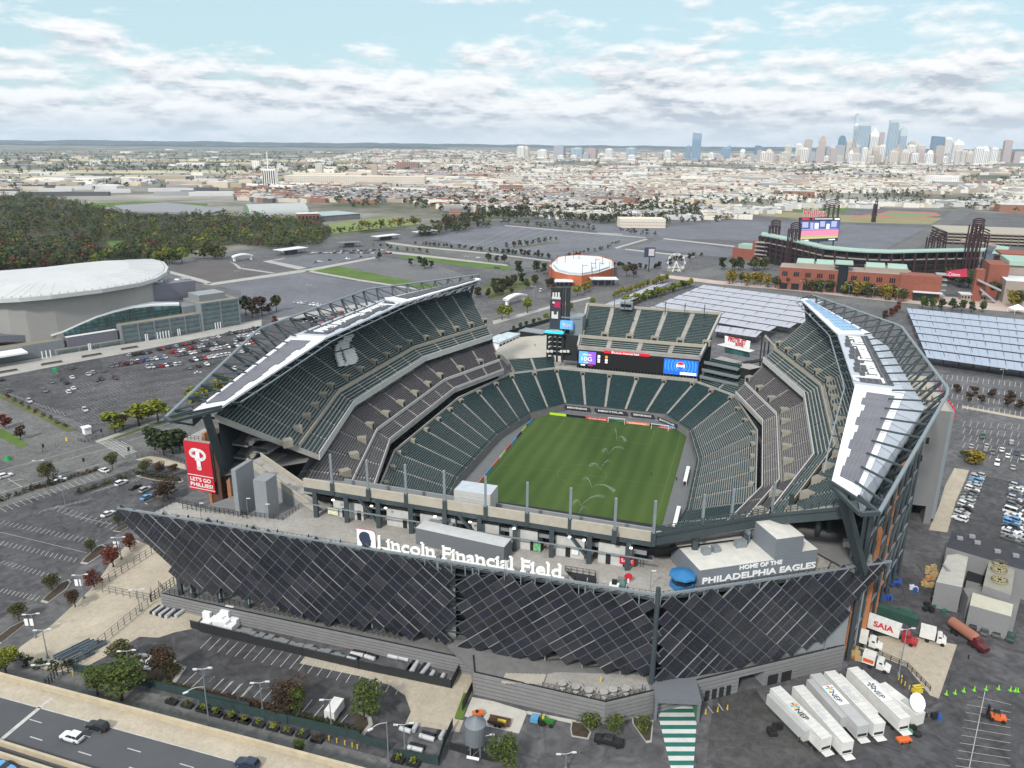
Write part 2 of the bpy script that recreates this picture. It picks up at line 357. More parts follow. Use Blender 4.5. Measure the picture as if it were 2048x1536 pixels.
for side,mf in(('right',lambda P:P),('left',mir)):
 c_,s_=MB(),MB()
 a,b,c,d=mf(CF),mf(CM),mf(inset(CM,CB,.08)),mf(CB)
 add_tier(c_,s_,a,b,7,sec=13)
 c_.wall([S(*p)for p in b],1.3,.25,m=1);c_.wall([S(*p)for p in a],1.0,.25,m=1)
 add_tier(c_,s_,[(p[0],p[1],q[2])for p,q in zip(c,b)]if False else c,d,14,sec=13)
 closure(c_,a,d)
 cl=c_.obj('club_tier',[M_conc,mat('tier_edge',(.50,.50,.49),.7,var=.1)],stadium);s_.obj('seat_rows',M_greyseat,cl)
 vomits(cl,a,d,.42,13,range(1,4),size=(2.5,3.0,1.6))
 m_=MB();a2=a
 for p,q in zip(a2[:-1],a2[1:]):
  off=2.5 if side=='right' else-2.5
  m_.face([S(p[0]+off,p[1],9.5),S(q[0]+off,q[1],9.5),S(q[0]+off,q[1],14),S(p[0]+off,p[1],14)])
 m_.obj('suite_windows',M_glass,stadium)
 c_,s_=MB(),MB()
 a,b,c,d=mf(UF),mf(UM),mf(inset(UM,UB,.06)),mf(UB)
 add_tier(c_,s_,a,b,5,sec=12)
 c_.wall([S(*p)for p in b],1.3,.3,m=1)
 add_tier(c_,s_,c,d,23,sec=12)
 closure(c_,a,d)
 up=c_.obj('upper_tier',[M_conc,M_beige],stadium);s_.obj('seat_rows',M_green,up)
 vomits(up,a,d,.27,12,range(0,3),size=(2.6,2.7,1.6))
 m_=MB()
 m_.wall([S(p[0]+(-.15 if p[0]>0 else .15),p[1],25.6)for p in a],2.4,.3)
 m_.obj('tier_fascia',mat('tier_edge',(.50,.50,.49)),stadium)
 m_=MB()
 for p,q in zip(mf(CB)[:-1],mf(CB)[1:]):
  m_.face([S(p[0],p[1],23),S(q[0],q[1],23),S(q[0],q[1],27),S(p[0],p[1],27)])
 m_.obj('club_windows',M_glass,stadium)
 m_=MB();bb=mf(UB)
 inner=[(p[0]*.998,p[1]*.99,0)for p in bb]
 for p,q in zip(inner[:-1],inner[1:]):
  m_.face([S(p[0],p[1],24),S(q[0],q[1],24),S(q[0],q[1],42.5),S(p[0],p[1],42.5)])
  m_.face([S(p[0]*.93,p[1],0),S(q[0]*.93,q[1],0),S(q[0]*.93,q[1],26),S(p[0]*.93,p[1],26)],m=1)
 m_.face([S(p[0],p[1],26)for p in inner]+[S(p[0],p[1],26)for p in reversed(mf(CB[1:]))],m=2)
 m_.obj('rear_wall',[M_steel,M_mesh,M_concd],stadium)
def on_upper_left(px,py):
 a,b,c=S(-76,-31,27),S(-76,31,27),S(-101,36,44)
 n=(b-a).cross(c-a).normalized();return hit_plane(px,py,a+Vector((0,0,1.15)),n)
mos=MB();mos2=MB()
def zq(x,y):return 560+x/4.655,600+y/4.655
bands=[(330,590,680),(365,540,660),(398,515,640),(428,512,640),(458,515,690),(488,520,700),(515,530,710),(540,540,720),(560,545,715),(575,600,700)]
for y,xa,xb in bands:
 for(x0_,x1_)in(((xa,xb),)if y<400 else((xa,xa+(xb-xa)*.30),(xa+(xb-xa)*.42,xb))):
  for yy in(y-8,y+8):
   p=on_upper_left(*zq(x0_,yy+(xb-x0_)*.28));q=on_upper_left(*zq(x1_,yy+(xb-x1_)*.28))
   mos.beam(p,q,.85,.4)
lt=[o for o in bpy.data.objects if o.name.startswith('upper_tier')][-1]
mos.obj('white_seat_mosaic',M_whiteseat,lt)
NF=[(-22.5,89,22),(34.5,89,22)];NBk=[(-24,115,37),(41,115,37)]
NM=inset(NF,NBk,.22)
c_,s_=MB(),MB()
add_tier(c_,s_,NF,NM,5,sec=14,gap=2.2);c_.wall([S(*p)for p in NM],1.5,.4,m=1)
add_tier(c_,s_,inset(NM,NBk,.05),NBk,21,sec=13.5,gap=2.2)
closure(c_,NF,NBk,2.0)
c_.wall([S(*p)for p in NBk],1.2,.5,m=1)
for(p,q)in((NF[0],NBk[0]),(NF[1],NBk[1])):
 c_.beam(S(p[0],p[1],p[2]+.6),S(q[0],q[1],q[2]+.8),.9,1.2)
c_.wall([S(*p)for p in NF],1.0,.3)
for s__ in(-18,0,18,34):
 c_.beam(S(s__,108,9),S(s__,108,33),1.6,1.6,m=2);c_.beam(S(s__,96,9),S(s__,96,26),1.4,1.4,m=2)
c_.face([S(-22,112,9),S(38,112,9),S(38,112,34),S(-22,112,34)],m=2)
ns_=c_.obj('end_stand',[M_conc,M_beige,M_steel],stadium);s_.obj('seat_rows',M_green,ns_)
vomits(ns_,NF,NBk,.26,13.5,range(0,1),size=(3.6,3.0,1.8))
m_=MB()
for px,py in((1228,597),(1249,597),(1330,600),(1369,603),(1408,606)):
 p=W(px,py+26,37);m_.beam((p.x,p.y,36),(p.x,p.y,42.5),.3)
p=S(-4,113,37);m_.frame(p+Vector((0,0,1.8)),U*3,V*1.5,Vector((0,0,1.8)),m=1);m_.frame(p+Vector((0,0,2.0))-V*1.55,U*2.6,V*.06,Vector((0,0,.7)),m=2)
m_.obj('roof_hut',[M_fence,M_lsteel,M_glass],stadium)
m_=MB()
m_.face([S(33,89,10.2),S(-33,89,10.2),S(-33,112,10.2),S(33,112,10.2)]);
m_.wall([S(-33,89.4,10.2),S(34,89.4,10.2)],1.5,.3)
m_.obj('ledge',M_conc,stadium)
m_=MB()
for k in range(38):
 s__=-22+k*1.5;m_.frame(S(s__,89.8,11.9),U*.1,V*.2,Vector((0,0,.8)),m=1)
m_.frame(S(6,90.6,11.9),U*29,V*.1,Vector((0,0,.85)))
m_.obj('window_band',[M_glass,M_lsteel],stadium)
def emis(name,c,st=1.0):return mat(name,c,.5,var=0.0,emit=st)
E_black=emis('screen_black',(.012,.012,.013),.3);E_blue=emis('screen_blue',(.015,.12,.62),.55);E_blue2=emis('screen_blue_light',(.05,.27,.85),.6)
E_purple=emis('screen_purple',(.22,.10,.62),.6);E_red=emis('screen_red',(.60,.01,.03),.5);E_white=emis('screen_white',(.85,.85,.9),.6)
E_sky=emis('screen_sky',(.10,.34,.80),.6);E_cyan=emis('screen_cyan',(.02,.62,.90),.8);E_teal=emis('screen_teal',(.03,.30,.62),.6)
scr=MB();sb0=S(-22.3,89,12.8);sw=U*56.5;sh=Vector((0,0,8.0));nn=-V
def R2(x0,x1,y0,y1,off,m):
 a=sb0+sw*x0+sh*y0-V*off;b=sb0+sw*x1+sh*y0-V*off;c=sb0+sw*x1+sh*y1-V*off;d=sb0+sw*x0+sh*y1-V*off
 scr.face([a,b,c,d],m=m)
scr.frame(sb0+sw/2+sh/2+V*.8,U*28.4,V*.8,Vector((0,0,4.15)),m=0)
R2(.005,.995,.02,.93,.06,1);R2(.01,.155,.17,.93,.1,2);R2(.085,.155,.17,.93,.13,3)
R2(.72,.995,.02,.93,.1,4)
def ring(cx,cy,r0,r1,off,m,a0=0,a1=2*pi,n=40):
 for k in range(n):
  a,b=a0+(a1-a0)*k/n,a0+(a1-a0)*(k+1)/n
  P=[(cx+r*cos(t),cy+r*sin(t))for r,t in((r0,a),(r1,a),(r1,b),(r0,b))]
  if any(x<.722*56.5 or x>.994*56.5 or y<.21*8 or y>.925*8 for x,y in P):continue
  scr.face([sb0+U*x+Vector((0,0,y))-V*off for x,y in P],m=m)
cx,cy=.855*56.5,.56*8
for r0,r1 in((2.6,3.1),(3.9,4.5),(5.3,5.9),(6.6,7.2)):ring(cx,cy,r0,r1,.14,5)
ring(cx,cy,0,1.95,.18,6);ring(cx,cy+.2,0.0,1.7,.22,7,.25,pi-.25,16);ring(cx,cy-.2,0.0,1.7,.22,4,pi+.25,2*pi-.25,16)
scr.face([sb0+U*(cx-1.9)+Vector((0,0,cy-.5))-V*.26,sb0+U*(cx+1.9)+Vector((0,0,cy-.5))-V*.26,sb0+U*(cx+1.9)+Vector((0,0,cy+.5))-V*.26,sb0+U*(cx-1.9)+Vector((0,0,cy+.5))-V*.26],m=6)
text_fit(scr,'PEPSI',sb0+U*(cx-1.5)+Vector((0,0,cy-.33))-V*.32,sb0+U*(cx+1.5)+Vector((0,0,cy-.33))-V*.32,(0,0,1),.66,.02,4)
R2(.855,.985,.05,.20,.2,6)
text_fit(scr,'xfinity',sb0+U*2.2+Vector((0,0,5.6))-V*.2,sb0+U*6.6+Vector((0,0,5.6))-V*.2,(0,0,1),.9,.02,6)
text_fit(scr,'10G',sb0+U*1.9+Vector((0,0,2.9))-V*.2,sb0+U*6.9+Vector((0,0,2.9))-V*.2,(0,0,1),2.0,.02,6)
text_fit(scr,'NETWORK',sb0+U*3.0+Vector((0,0,2.0))-V*.2,sb0+U*5.7+Vector((0,0,2.0))-V*.2,(0,0,1),.35,.02,6)
for x_,m in((1.5,6),(5.2,7)):scr.face([sb0+U*x_+Vector((0,0,.5))-V*.12,sb0+U*(x_+2.2)+Vector((0,0,.5))-V*.12,sb0+U*(x_+2.2)+Vector((0,0,1.0))-V*.12,sb0+U*x_+Vector((0,0,1.0))-V*.12],m=m)
for x_ in(9.6,13.2):
 for(h0,h1,m)in((4.9,6.2,6 if x_<11 else 8),(3.5,4.5,6),(2.6,3.2,6)):
  scr.face([sb0+U*x_+Vector((0,0,h0))-V*.12,sb0+U*(x_+1.2)+Vector((0,0,h0))-V*.12,sb0+U*(x_+1.2)+Vector((0,0,h1))-V*.12,sb0+U*x_+Vector((0,0,h1))-V*.12],m=m)
R2(.22,.60,.94,1.10,.2,7)
text_fit(scr,'Lincoln Financial Field',sb0+U*17.5+Vector((0,0,7.72))-V*.3,sb0+U*29+Vector((0,0,7.72))-V*.3,(0,0,1),.8,.05,6,bold=.01)
scr.frame(sb0+U*16.6+Vector((0,0,8.15))-V*.25,U*.35,V*.03,Vector((0,0,.45)),m=6)
scr.obj('video_screen',[M_dark,E_black,E_sky,E_purple,E_blue,E_blue2,E_white,E_red,emis('screen_orange',(.7,.25,.08),.5)],stadium)
RI=[(72.6,-104,50),(83.8,-34,50.5),(84.5,32,50.5),(74.8,99,50)]
RO=[(77,-110,50),(96.3,-36,50.5),(96,36,50.5),(77.6,101,50)]
RS=[(78.1,-109,46),(102,-35,46.5),(102,35,46.5),(79.5,106,46)]
CH_=[(80,-115.8,50),(104.9,-43,53),(106,-38,53.2),(106,38,53.2),(104.9,43,53),(80,110.5,50)]
def poly_pt(P,k):
 L=[0]
 for a,b in zip(P[:-1],P[1:]):L.append(L[-1]+(Vector(b)-Vector(a)).length)
 x=k*L[-1]
 for i in range(len(P)-1):
  if x<=L[i+1]+1e-6:return lerp3(P[i],P[i+1],(x-L[i])/(L[i+1]-L[i]))
 return P[-1]
for side,mf in(('right',lambda P:P),('left',mir)):
 I,Oo,Ss,Cc=mf(RI),mf(RO),mf(RS),mf(CH_)
 sg=1 if side=='right' else-1
 r_=MB()
 for j in range(3):
  a,b,c,d=S(*I[j]),S(*I[j+1]),S(*Oo[j+1]),S(*Oo[j])
  dz=Vector((0,0,.6));mm=1 if j==1 else 0
  r_.face([a,b,c,d],m=mm);r_.face([a-dz,d-dz,c-dz,b-dz],m=2);r_.face([a-dz,b-dz,b,a]);r_.face([d,c,c-dz,d-dz])
  e,f=S(*Ss[j]),S(*Ss[j+1]);lo=Vector((0,0,1.2))
  r_.face([d-dz,c-dz,f,e],m=3);r_.face([e,f,f-dz,e-dz],m=3);r_.face([d-lo,e-dz,f-dz,c-lo],m=2)
  if j in(0,2):
   k=0 if j==0 else 1
   p,q=(a,d)if j==0 else(b,c);r_.face([p,q,q-dz,p-dz])
 for k in(1,2):
  r_.beam(S(*I[k])+Vector((0,0,.12)),S(*Oo[k])+Vector((0,0,.12)),2.2,.2)
 rf=r_.obj('roof',[M_roof,M_slab,M_steel,M_slab],stadium)
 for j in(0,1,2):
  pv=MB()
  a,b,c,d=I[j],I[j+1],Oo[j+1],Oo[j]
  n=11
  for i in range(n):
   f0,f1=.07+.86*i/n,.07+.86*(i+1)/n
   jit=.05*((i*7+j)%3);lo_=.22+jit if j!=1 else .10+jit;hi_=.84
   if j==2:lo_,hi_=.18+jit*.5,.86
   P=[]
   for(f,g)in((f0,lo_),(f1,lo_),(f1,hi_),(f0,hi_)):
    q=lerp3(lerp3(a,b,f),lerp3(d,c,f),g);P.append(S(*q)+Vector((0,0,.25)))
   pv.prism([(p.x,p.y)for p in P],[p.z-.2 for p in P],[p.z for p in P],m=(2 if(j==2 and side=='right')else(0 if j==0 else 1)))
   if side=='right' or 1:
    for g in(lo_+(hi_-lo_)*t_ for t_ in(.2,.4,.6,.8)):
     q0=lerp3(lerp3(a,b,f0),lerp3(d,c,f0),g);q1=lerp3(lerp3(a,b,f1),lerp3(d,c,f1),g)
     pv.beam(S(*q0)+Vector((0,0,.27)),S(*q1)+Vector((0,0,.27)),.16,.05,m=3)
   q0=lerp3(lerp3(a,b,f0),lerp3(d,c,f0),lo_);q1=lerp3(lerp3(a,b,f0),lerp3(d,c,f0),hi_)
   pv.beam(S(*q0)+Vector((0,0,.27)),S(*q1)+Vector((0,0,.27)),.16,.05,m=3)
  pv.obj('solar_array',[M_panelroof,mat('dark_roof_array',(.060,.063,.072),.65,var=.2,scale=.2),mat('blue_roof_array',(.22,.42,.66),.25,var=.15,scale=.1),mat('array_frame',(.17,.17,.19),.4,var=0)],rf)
 tx=MB();zt=Vector((0,0,.5))
 if side=='right':
  P0=S(91.6,-29.5,50.9);P1=S(91.6,27,50.9)
  text_fit(tx,'Lincoln Financial Field',P0+V*6,P1,-U,4.3,.3,bold=.0)
  e0=S(91.8,-29.5,50.9)
  for p,q in(((0,0),(0,4.4)),((0,4.4),(-7.6,4.4)),((-7.6,4.4),(-7.6,1)),((-7.6,1),(-6.6,0)),):
   tx.beam(e0+U*p[0]+V*p[1],e0+U*q[0]+V*q[1],.7,.3)
 else:
  P0=S(-92.2,27,50.9);P1=S(-92.2,-28,50.9)
  text_fit(tx,'Lincoln Financial Field',P0-V*5.5,P1,U,4.3,.3,bold=.0)
  for p,q in(((0,0),(0,-4.2)),((0,-4.2),(7.0,-4.2)),((7.0,-4.2),(7.0,0)),((7,0),(5,0))):
   tx.beam(P0+U*p[0]+V*p[1],P0+U*q[0]+V*q[1],.7,.3)
 tx.obj('roof_lettering',M_white,rf)
 t_=MB()
 cp=[S(*p)for p in Cc]
 for a,b in zip(cp[:-1],cp[1:]):t_.tube(a,b,.44,n=8,m=1)
 NR=25
 for k in range(NR):
  f=(k+.5)/NR
  c=Vector(S(*poly_pt(Cc,f)));o_=Vector(S(*poly_pt(Oo,f)));i_=Vector(S(*poly_pt(I,f)));s0=Vector(S(*poly_pt(Ss,f)))
  top=o_.lerp(i_,.25)+Vector((0,0,.9))
  t_.beam(c,top,.34,.42);
  root=Vector(S(*poly_pt(mf(UB),f)));root.z=41.5
  t_.beam(c,root,.62,.62);
  t_.beam(root,i_+Vector((0,0,-1)),.35,.5)
  tipv=(i_-o_);tipv.z=0;tipv.normalize()
  t_.beam(i_-Vector((0,0,.5)),i_+tipv*3.2-Vector((0,0,.9)),.28)
  if k<NR-1:
   c2=Vector(S(*poly_pt(Cc,(k+1.5)/NR)));root2=Vector(S(*poly_pt(mf(UB),(k+1.5)/NR)));root2 .z=41.5
   t_.beam(c,root2 .lerp(c2,.0),.28);t_.beam(root,root2,.4)
   i2=Vector(S(*poly_pt(I,(k+1.5)/NR)));o2=Vector(S(*poly_pt(Oo,(k+1.5)/NR)))
   tv2=(i2-o2);tv2 .z=0;tv2 .normalize()
   t_.beam(i_+tipv*2.6-Vector((0,0,.85)),i2+tv2*2.6-Vector((0,0,.85)),.30,m=1)
 e_in,e_ch,e_s=S(*I[0]),cp[0],S(*Ss[0])
 ft=S(*((76.6*sg),-117.5,50))
 t_.beam(cp[0],ft,.8,m=0);t_.beam(ft,e_in-Vector((0,0,.8)),.7,m=0);t_.beam(ft,e_s,.5)
 t_.beam(cp[0],S(*Oo[0])+Vector((0,0,.4)),.5);t_.beam(cp[0],e_in,.5)
 fe=S(77.5*sg,110,50);t_.beam(cp[-1],S(*Oo[-1]),.6);t_.beam(cp[-1],S(*I[-1]),.5)
 t_.beam(S(sg*74.5,-108,49),S(sg*83,-93,25),1.7,1.7);t_.beam(S(sg*77,95,49),S(sg*85,85,8),1.4,1.4)
 for k in range(14):
  f=(k+.5)/14;p=Vector(S(*poly_pt(mf(UB),f)));p.z=42
  t_.beam(p,(p.x,p.y,0),.9,.9)
 t_.obj('roof_truss',[M_steel,M_lsteel],stadium)
#near end: plaza, facade, terrace
ZT,ZP,ZD=27.0,25.0,5.4
A_=W(236,1015,ZT);B_=W(1310,1189,ZT);C_=W(1782,1122,ZT)
B2=W(1322,1189,ZT)
def plane_of(P,Q):
 d=(Q-P);d.z=0;d.normalize();return P,d,Vector((d.y,-d.x,0))
PL=plane_of(A_,B_);PR_=plane_of(B2,C_)
def on_pl(pl,px,py,off=0.0):
 p=hit_plane(px,py,pl[0]+pl[2]*off,pl[2]);r=p-pl[0];return(r.dot(pl[1]),p.z-ZT)
def inpoly(x,y,P):
 c=False;n=len(P)
 for i in range(n):
  x0,y0=P[i];x1,y1=P[(i+1)%n]
  if(y0>y)!=(y1>y)and x<(x1-x0)*(y-y0)/(y1-y0)+x0:c=not c
 return c
def hash01_(a,b):return(sin(a*12.9898+b*78.233)*43758.5453)%1.0
def clad(pl,pts,ang,name,label):
 P=[on_pl(pl,*q)for q in pts];xs=[p[0]for p in P];ys=[p[1]for p in P]
 ca,sa=cos(ang),sin(ang);ax=pl[1]*ca+Vector((0,0,sa));ay=pl[1]*-sa+Vector((0,0,ca));nn_=pl[2]
 Lc,Wc=3.25,2.0;mb=MB();cx0,cy0=sum(xs)/len(xs),sum(ys)/len(ys);r=90
 for i in range(-int(r/Lc),int(r/Lc)):
  for j in range(-int(r/Wc),int(r/Wc)):
   u_,v_=(i+.5*(j%1))*Lc,j*Wc
   x=cx0+u_*ca-v_*sa;y=cy0+u_*sa+v_*ca
   if not inpoly(x,y,P):continue
   c=pl[0]+pl[1]*x+Vector((0,0,y))+nn_*(.12+.03*((i*3+j*5)%3))
   for k in range(3):
    mb.frame(c+ax*((k-1)*Lc*.315),ax*Lc*.148,ay*Wc*.45,nn_*.05,m=(1 if(i*13+j*7)%11==0 else 5 if hash01_(i,j)>.72 else 0))
   mb.frame(c-nn_*.12+ay*Wc*.49,ax*Lc*.5,ay*.07,nn_*.09,m=2)
   mb.frame(c-nn_*.12+ax*Lc*.49,ax*.06,ay*Wc*.5,nn_*.07,m=3)
   if(j%5 in(0,2))and(i//3)%2==0:mb.frame(c+ay*Wc*.5+nn_*.14,ax*Lc*.5,ay*.065,nn_*.06,m=4)
 return mb.obj(name,[M_panel,mat('solar_panel_blue',(.026,.026,.040),.3,var=.2,scale=.1),mat('panel_rail_dark',(.13,.14,.16),.5,var=0),mat('panel_rail_mid',(.15,.16,.18),.5,var=0),mat('panel_rail_light',(.27,.28,.29),.5,var=0),mat('solar_panel_worn',(.036,.037,.044),.42,var=.3,scale=.3)],stadium)
clad(PL,[(228,1022),(244,1020),(430,1046),(560,1072),(720,1098),(840,1118),(902,1140),(896,1170),(898,1225),(890,1285),(845,1272),(640,1240),(555,1222),(520,1208),(440,1185),(382,1180)],R(-39),'solar_panel_wall','')
clad(PL,[(920,1135),(935,1145),(1040,1162),(1180,1182),(1290,1200),(1314,1252),(1300,1330),(1290,1352),(1180,1332),(1090,1310),(1045,1324),(930,1295),(928,1262),(915,1228),(926,1175)],R(40),'solar_panel_wall','')
clad(PR_,[(1322,1205),(1400,1192),(1560,1162),(1700,1135),(1784,1118),(1780,1132),(1725,1190),(1640,1285),(1545,1322),(1400,1358),(1345,1370),(1314,1345),(1312,1262),(1320,1215)],R(46),'solar_panel_wall','')
def PP(pl,x,z,off=0.0):return pl[0]+pl[1]*x+Vector((0,0,z-ZT))+pl[2]*off
LA=(B_-A_).length;LR=(C_-B2).length
fr=MB()
for pl,L in((PL,LA),(PR_,LR)):
 fr.beam(PP(pl,0,ZT,.1),PP(pl,L,ZT,.1),.45,.45,m=1)
 fr.beam(PP(pl,8 if pl is PL else 2,ZT-2,-1.2),PP(pl,L-(8 if pl is PR_ else 0),ZT-2,-1.2),.35,.35)
 n=int(L/3.1)
 for k in range(n+1):
  x=L*k/n
  fr.beam(PP(pl,x,ZT,.05),PP(pl,x,ZT-3.0,-.2),.2,m=1)
  if k<n:fr.beam(PP(pl,x,ZT-2,-1.2),PP(pl,x+L/n,ZT,-.1),.16)
for k in range(14):
 x=18+k*(LA-20)/13.5;zb=ZD if x>12 else 12
 for off in(-.8,-3.2):fr.beam(PP(PL,x,zb,off),PP(PL,x,ZT-1,off),.32,m=1 if off>-1 else 0)
 for q in range(7):
  z_=ZD+q*3;sg=1 if q%2 else-1
  fr.beam(PP(PL,x,z_,-.8),PP(PL,x,z_+3,-3.2),.14,m=1)
  if k<13:fr.beam(PP(PL,x,z_,-.9),PP(PL,x+(LA-20)/13.5,z_+3,-.9),.14)
for k in range(7):
 x=3+k*(LR-8)/6
 fr.beam(PP(PR_,x,ZD,-1),PP(PR_,x,ZT-1,-1),.3,m=1)
for q in range(1,7):fr.beam(PP(PL,24,ZD+q*3,-.9),PP(PL,LA,ZD+q*3,-.9),.2);fr.beam(PP(PR_,0,ZD+q*3,-.7),PP(PR_,LR-14,ZD+q*3,-.7),.2)
cc=(B_+B2)/2
fr.tube((cc.x,cc.y,ZD-.2),(cc.x,cc.y,ZT+1.6),.62,.5,n=10)
for px,py in((338,1194),(365,1199),(425,1204),(485,1212)):
 p=W(px,py,ZD);x=(p-PL[0]).dot(PL[1]);p=PP(PL,x,ZD,-1.8);fr.beam((p.x,p.y,3.6),(p.x,p.y,ZT-3),1.0,1.0)
fr.obj('facade_frame',[M_steel,M_lsteel],stadium)
bd=MB()
left0=42.0
P=[PP(PL,left0,0,-5),PP(PL,LA+1,0,-3.6),PP(PR_,LR-9,0,-3.0),S(78,-84),S(-38,-84)]
bd.prism([(p.x,p.y)for p in P],ZD-.5,ZP-.6,m=0)
P=[PP(PL,13,0,-4),PP(PL,left0+.5,0,-5),S(-38.2,-84),S(-66,-88)]
bd.prism([(p.x,p.y)for p in P],ZP-3.5,ZP-.6,m=1)
for(x0,x1)in((LA*.585,LA*.665),):
 a,b=PP(PL,x0,ZD,-3.0),PP(PL,x1,ZD,-3.0);bd.wall([a,b],ZT-3-ZD,.5,m=2)
 z_=ZD
 for q in range(4):
  bd.beam(PP(PL,x0,z_+q*4.6,-2.6),PP(PL,x1,z_+4.6+q*4.6,-2.6),.5,m=1);bd.beam(PP(PL,x1,z_+q*4.6,-2.55),PP(PL,x0,z_+4.6+q*4.6,-2.55),.5,m=1)
a,b=PP(PR_,8,ZD,-1.6),PP(PR_,LR-7.5,ZD,-1.6);bd.wall([a,b],ZT-4.5-ZD,.5,m=2)
bd.obj('plaza_building',[M_dark,M_concd,M_mesh],stadium)
pz=MB()
pts=[W(300,1028,ZP),PP(PL,16,ZP,-1.8),PP(PL,LA+.4,ZP,-1.8),PP(PR_,LR-3,ZP,-1.8),W(1742,1040,ZP),S(62,-88,ZP),S(-46,-88,ZP),W(646,1000,ZP),W(605,1012,ZP),W(566,1040,ZP),W(440,1024,ZP),W(350,1004,ZP)]
pz.prism([(p.x,p.y)for p in pts],ZP-.6,ZP)
plaza=pz.obj('plaza_deck',M_floor,stadium)
fe=MB()
fe.fence([PP(PL,14,ZP,-2),PP(PL,LA+.4,ZP,-2),PP(PR_,LR-4,ZP,-2)],1.4,1.25,.05,3)
fe.fence([W(350,1005,ZP),W(440,1025,ZP),W(566,1041,ZP),W(604,1013,ZP)],1.3,1.25,.05,3)
fe.fence([W(366,1018,ZP),W(458,1030,ZP),W(495,1038,ZP)],1.5,1.25,.07,3)
fe.fence([W(310,1028,ZP),W(350,1005,ZP)],1.3,1.25,.05,3)
fe.obj('plaza_railing',M_fence,stadium)
ZPA=35.0
n0,n1,n2,n3=W(606,957,ZPA),W(1311,1066,ZPA),W(1540,1026,36.5),W(1697,1011,44)
pb=MB()
def band(mb,a,b,z_off0,z_off1,th,m=None):
 d=(b-a);d.z=0;nr=Vector((-d.y,d.x,0)).normalized()*th
 P0=[a+Vector((0,0,z_off0)),b+Vector((0,0,z_off0)),b+Vector((0,0,z_off1)),a+Vector((0,0,z_off1))]
 P1=[p+nr for p in P0];mb.face(P0,m);mb.face(list(reversed(P1)),m);mb.face([P0[3],P0[2],P1[2],P1[3]],m);mb.face([P0[1],P0[0],P1[0],P1[1]],m)
 mb.face([P0[0],P0[3],P1[3],P1[0]],m);mb.face([P0[2],P0[1],P1[1],P1[2]],m)
band(pb,n0,n1,-2.3,0,.6)
par=pb.obj('parapet',M_beige,stadium)
pbx=MB();p,q=W(905,1003,ZPA-1),W(978,1014,ZPA-1);dd=(q-p).normalized();dn_=Vector((-dd.y,dd.x,0));dn_=dn_ if dn_.dot(V)>0 else-dn_
pbx.prism([(v.x,v.y)for v in(p+dn_,q+dn_,q+dn_*6.5,p+dn_*6.5)],ZPA-6,ZPA+1.6,m=0,mtop=1)
for k in range(3):pbx.beam(p+dn_*.97+Vector((0,0,k*.9)),q+dn_*.97+Vector((0,0,k*.9)),.08,.08,m=1)
pbx.obj('camera_booth',[mat('booth_grey',(.42,.42,.41),.7,var=.05),mat('booth_roof',(.40,.44,.48),.6,var=.1)],stadium)
ns=MB()
d01=(n1-n0).normalized();nin=Vector((-d01 .y,d01 .x,0))
if nin.dot(V)<0:nin=-nin
for(a,b)in((n0,n1),(n1,n2)):
 rr=22
 for i in range(rr):
  k0,k1=i/rr,(i+1)/rr;f0=a+nin*24*k0;f1=b+nin*24*k0;g0=a+nin*24*k1;g1=b+nin*24*k1
  z_=33-19*k0;ns.face([(f0 .x,f0 .y,z_),(f1 .x,f1 .y,z_),(g1 .x,g1 .y,z_),(g0 .x,g0 .y,z_)]);zl=33-19*k1
  ns.face([(g0 .x,g0 .y,z_),(g1 .x,g1 .y,z_),(g1 .x,g1 .y,zl),(g0 .x,g0 .y,zl)])
  ns.frame(((f0+f1)/2)*1+nin*.55+Vector((0,0,z_+.3-((f0+f1)/2).z)),(f1-f0)/2*.98-Vector((0,0,(f1-f0).z/2*.98)),nin*.25,Vector((0,0,.3)),m=1)
 ns.face([(a.x,a.y,31),(b.x,b.y,31),(b.x+nin.x*24,b.y+nin.y*24,12),(a.x+nin.x*24,a.y+nin.y*24,12)],m=2)
near_st=ns.obj('near_stand',[M_conc,M_green,M_dark],stadium)
us=MB()
band(us,n0-Vector((0,0,2.3)),n1-Vector((0,0,2.3)),-1.2,-.05,1.2)
band(us,n1+Vector((0,0,.0)),n2,-3.0,-.9,1.0);band(us,n2,n3,-3.0,-.9,1.0)
Lp=(n1-n0).length
for k in range(10):
 f=(k+.35)/10;p=n0 .lerp(n1,f)
 us.beam((p.x,p.y,ZP),(p.x,p.y,ZPA-3),1.05,1.05)
 q=p+nin*14;us.beam((p.x,p.y,31.2),(q.x,q.y,23.5),.8,1.4)
 if k%3==2:r=n0 .lerp(n1,f-.06);us.beam((r.x,r.y,ZPA-3),(p.x,p.y,ZP+1),.6)
for f,h in((.35,0),(.8,0)):
 p=n1 .lerp(n2,f);us.beam((p.x,p.y,ZP),(p.x,p.y,32),1.2,1.2)
for x_,y_ in((1575,1062),(1632,1080),(1655,1072)):p=W(x_,y_,ZP);us.beam((p.x,p.y,ZP),(p.x,p.y,35),.9,.9)
us.beam(n0-nin*.6-Vector((0,0,6.4)),n1-nin*.6-Vector((0,0,6.4)),.25,.25,m=1)
us.obj('stand_structure',[M_steel,M_lsteel],stadium)
rl=MB();rl.fence([n1,n2,n3],1.5,1.5,.12,3,m=0);rl.fence([n1-Vector((0,0,1.2)),n2-Vector((0,0,1.2))],1.2,.8,.1,2)
band(rl,n1,n2,-1.2,-.2,.3,m=0);band(rl,n2,n3,-1.2,-.2,.3,m=0)
rl.obj('stand_railing',[M_steel],stadium)
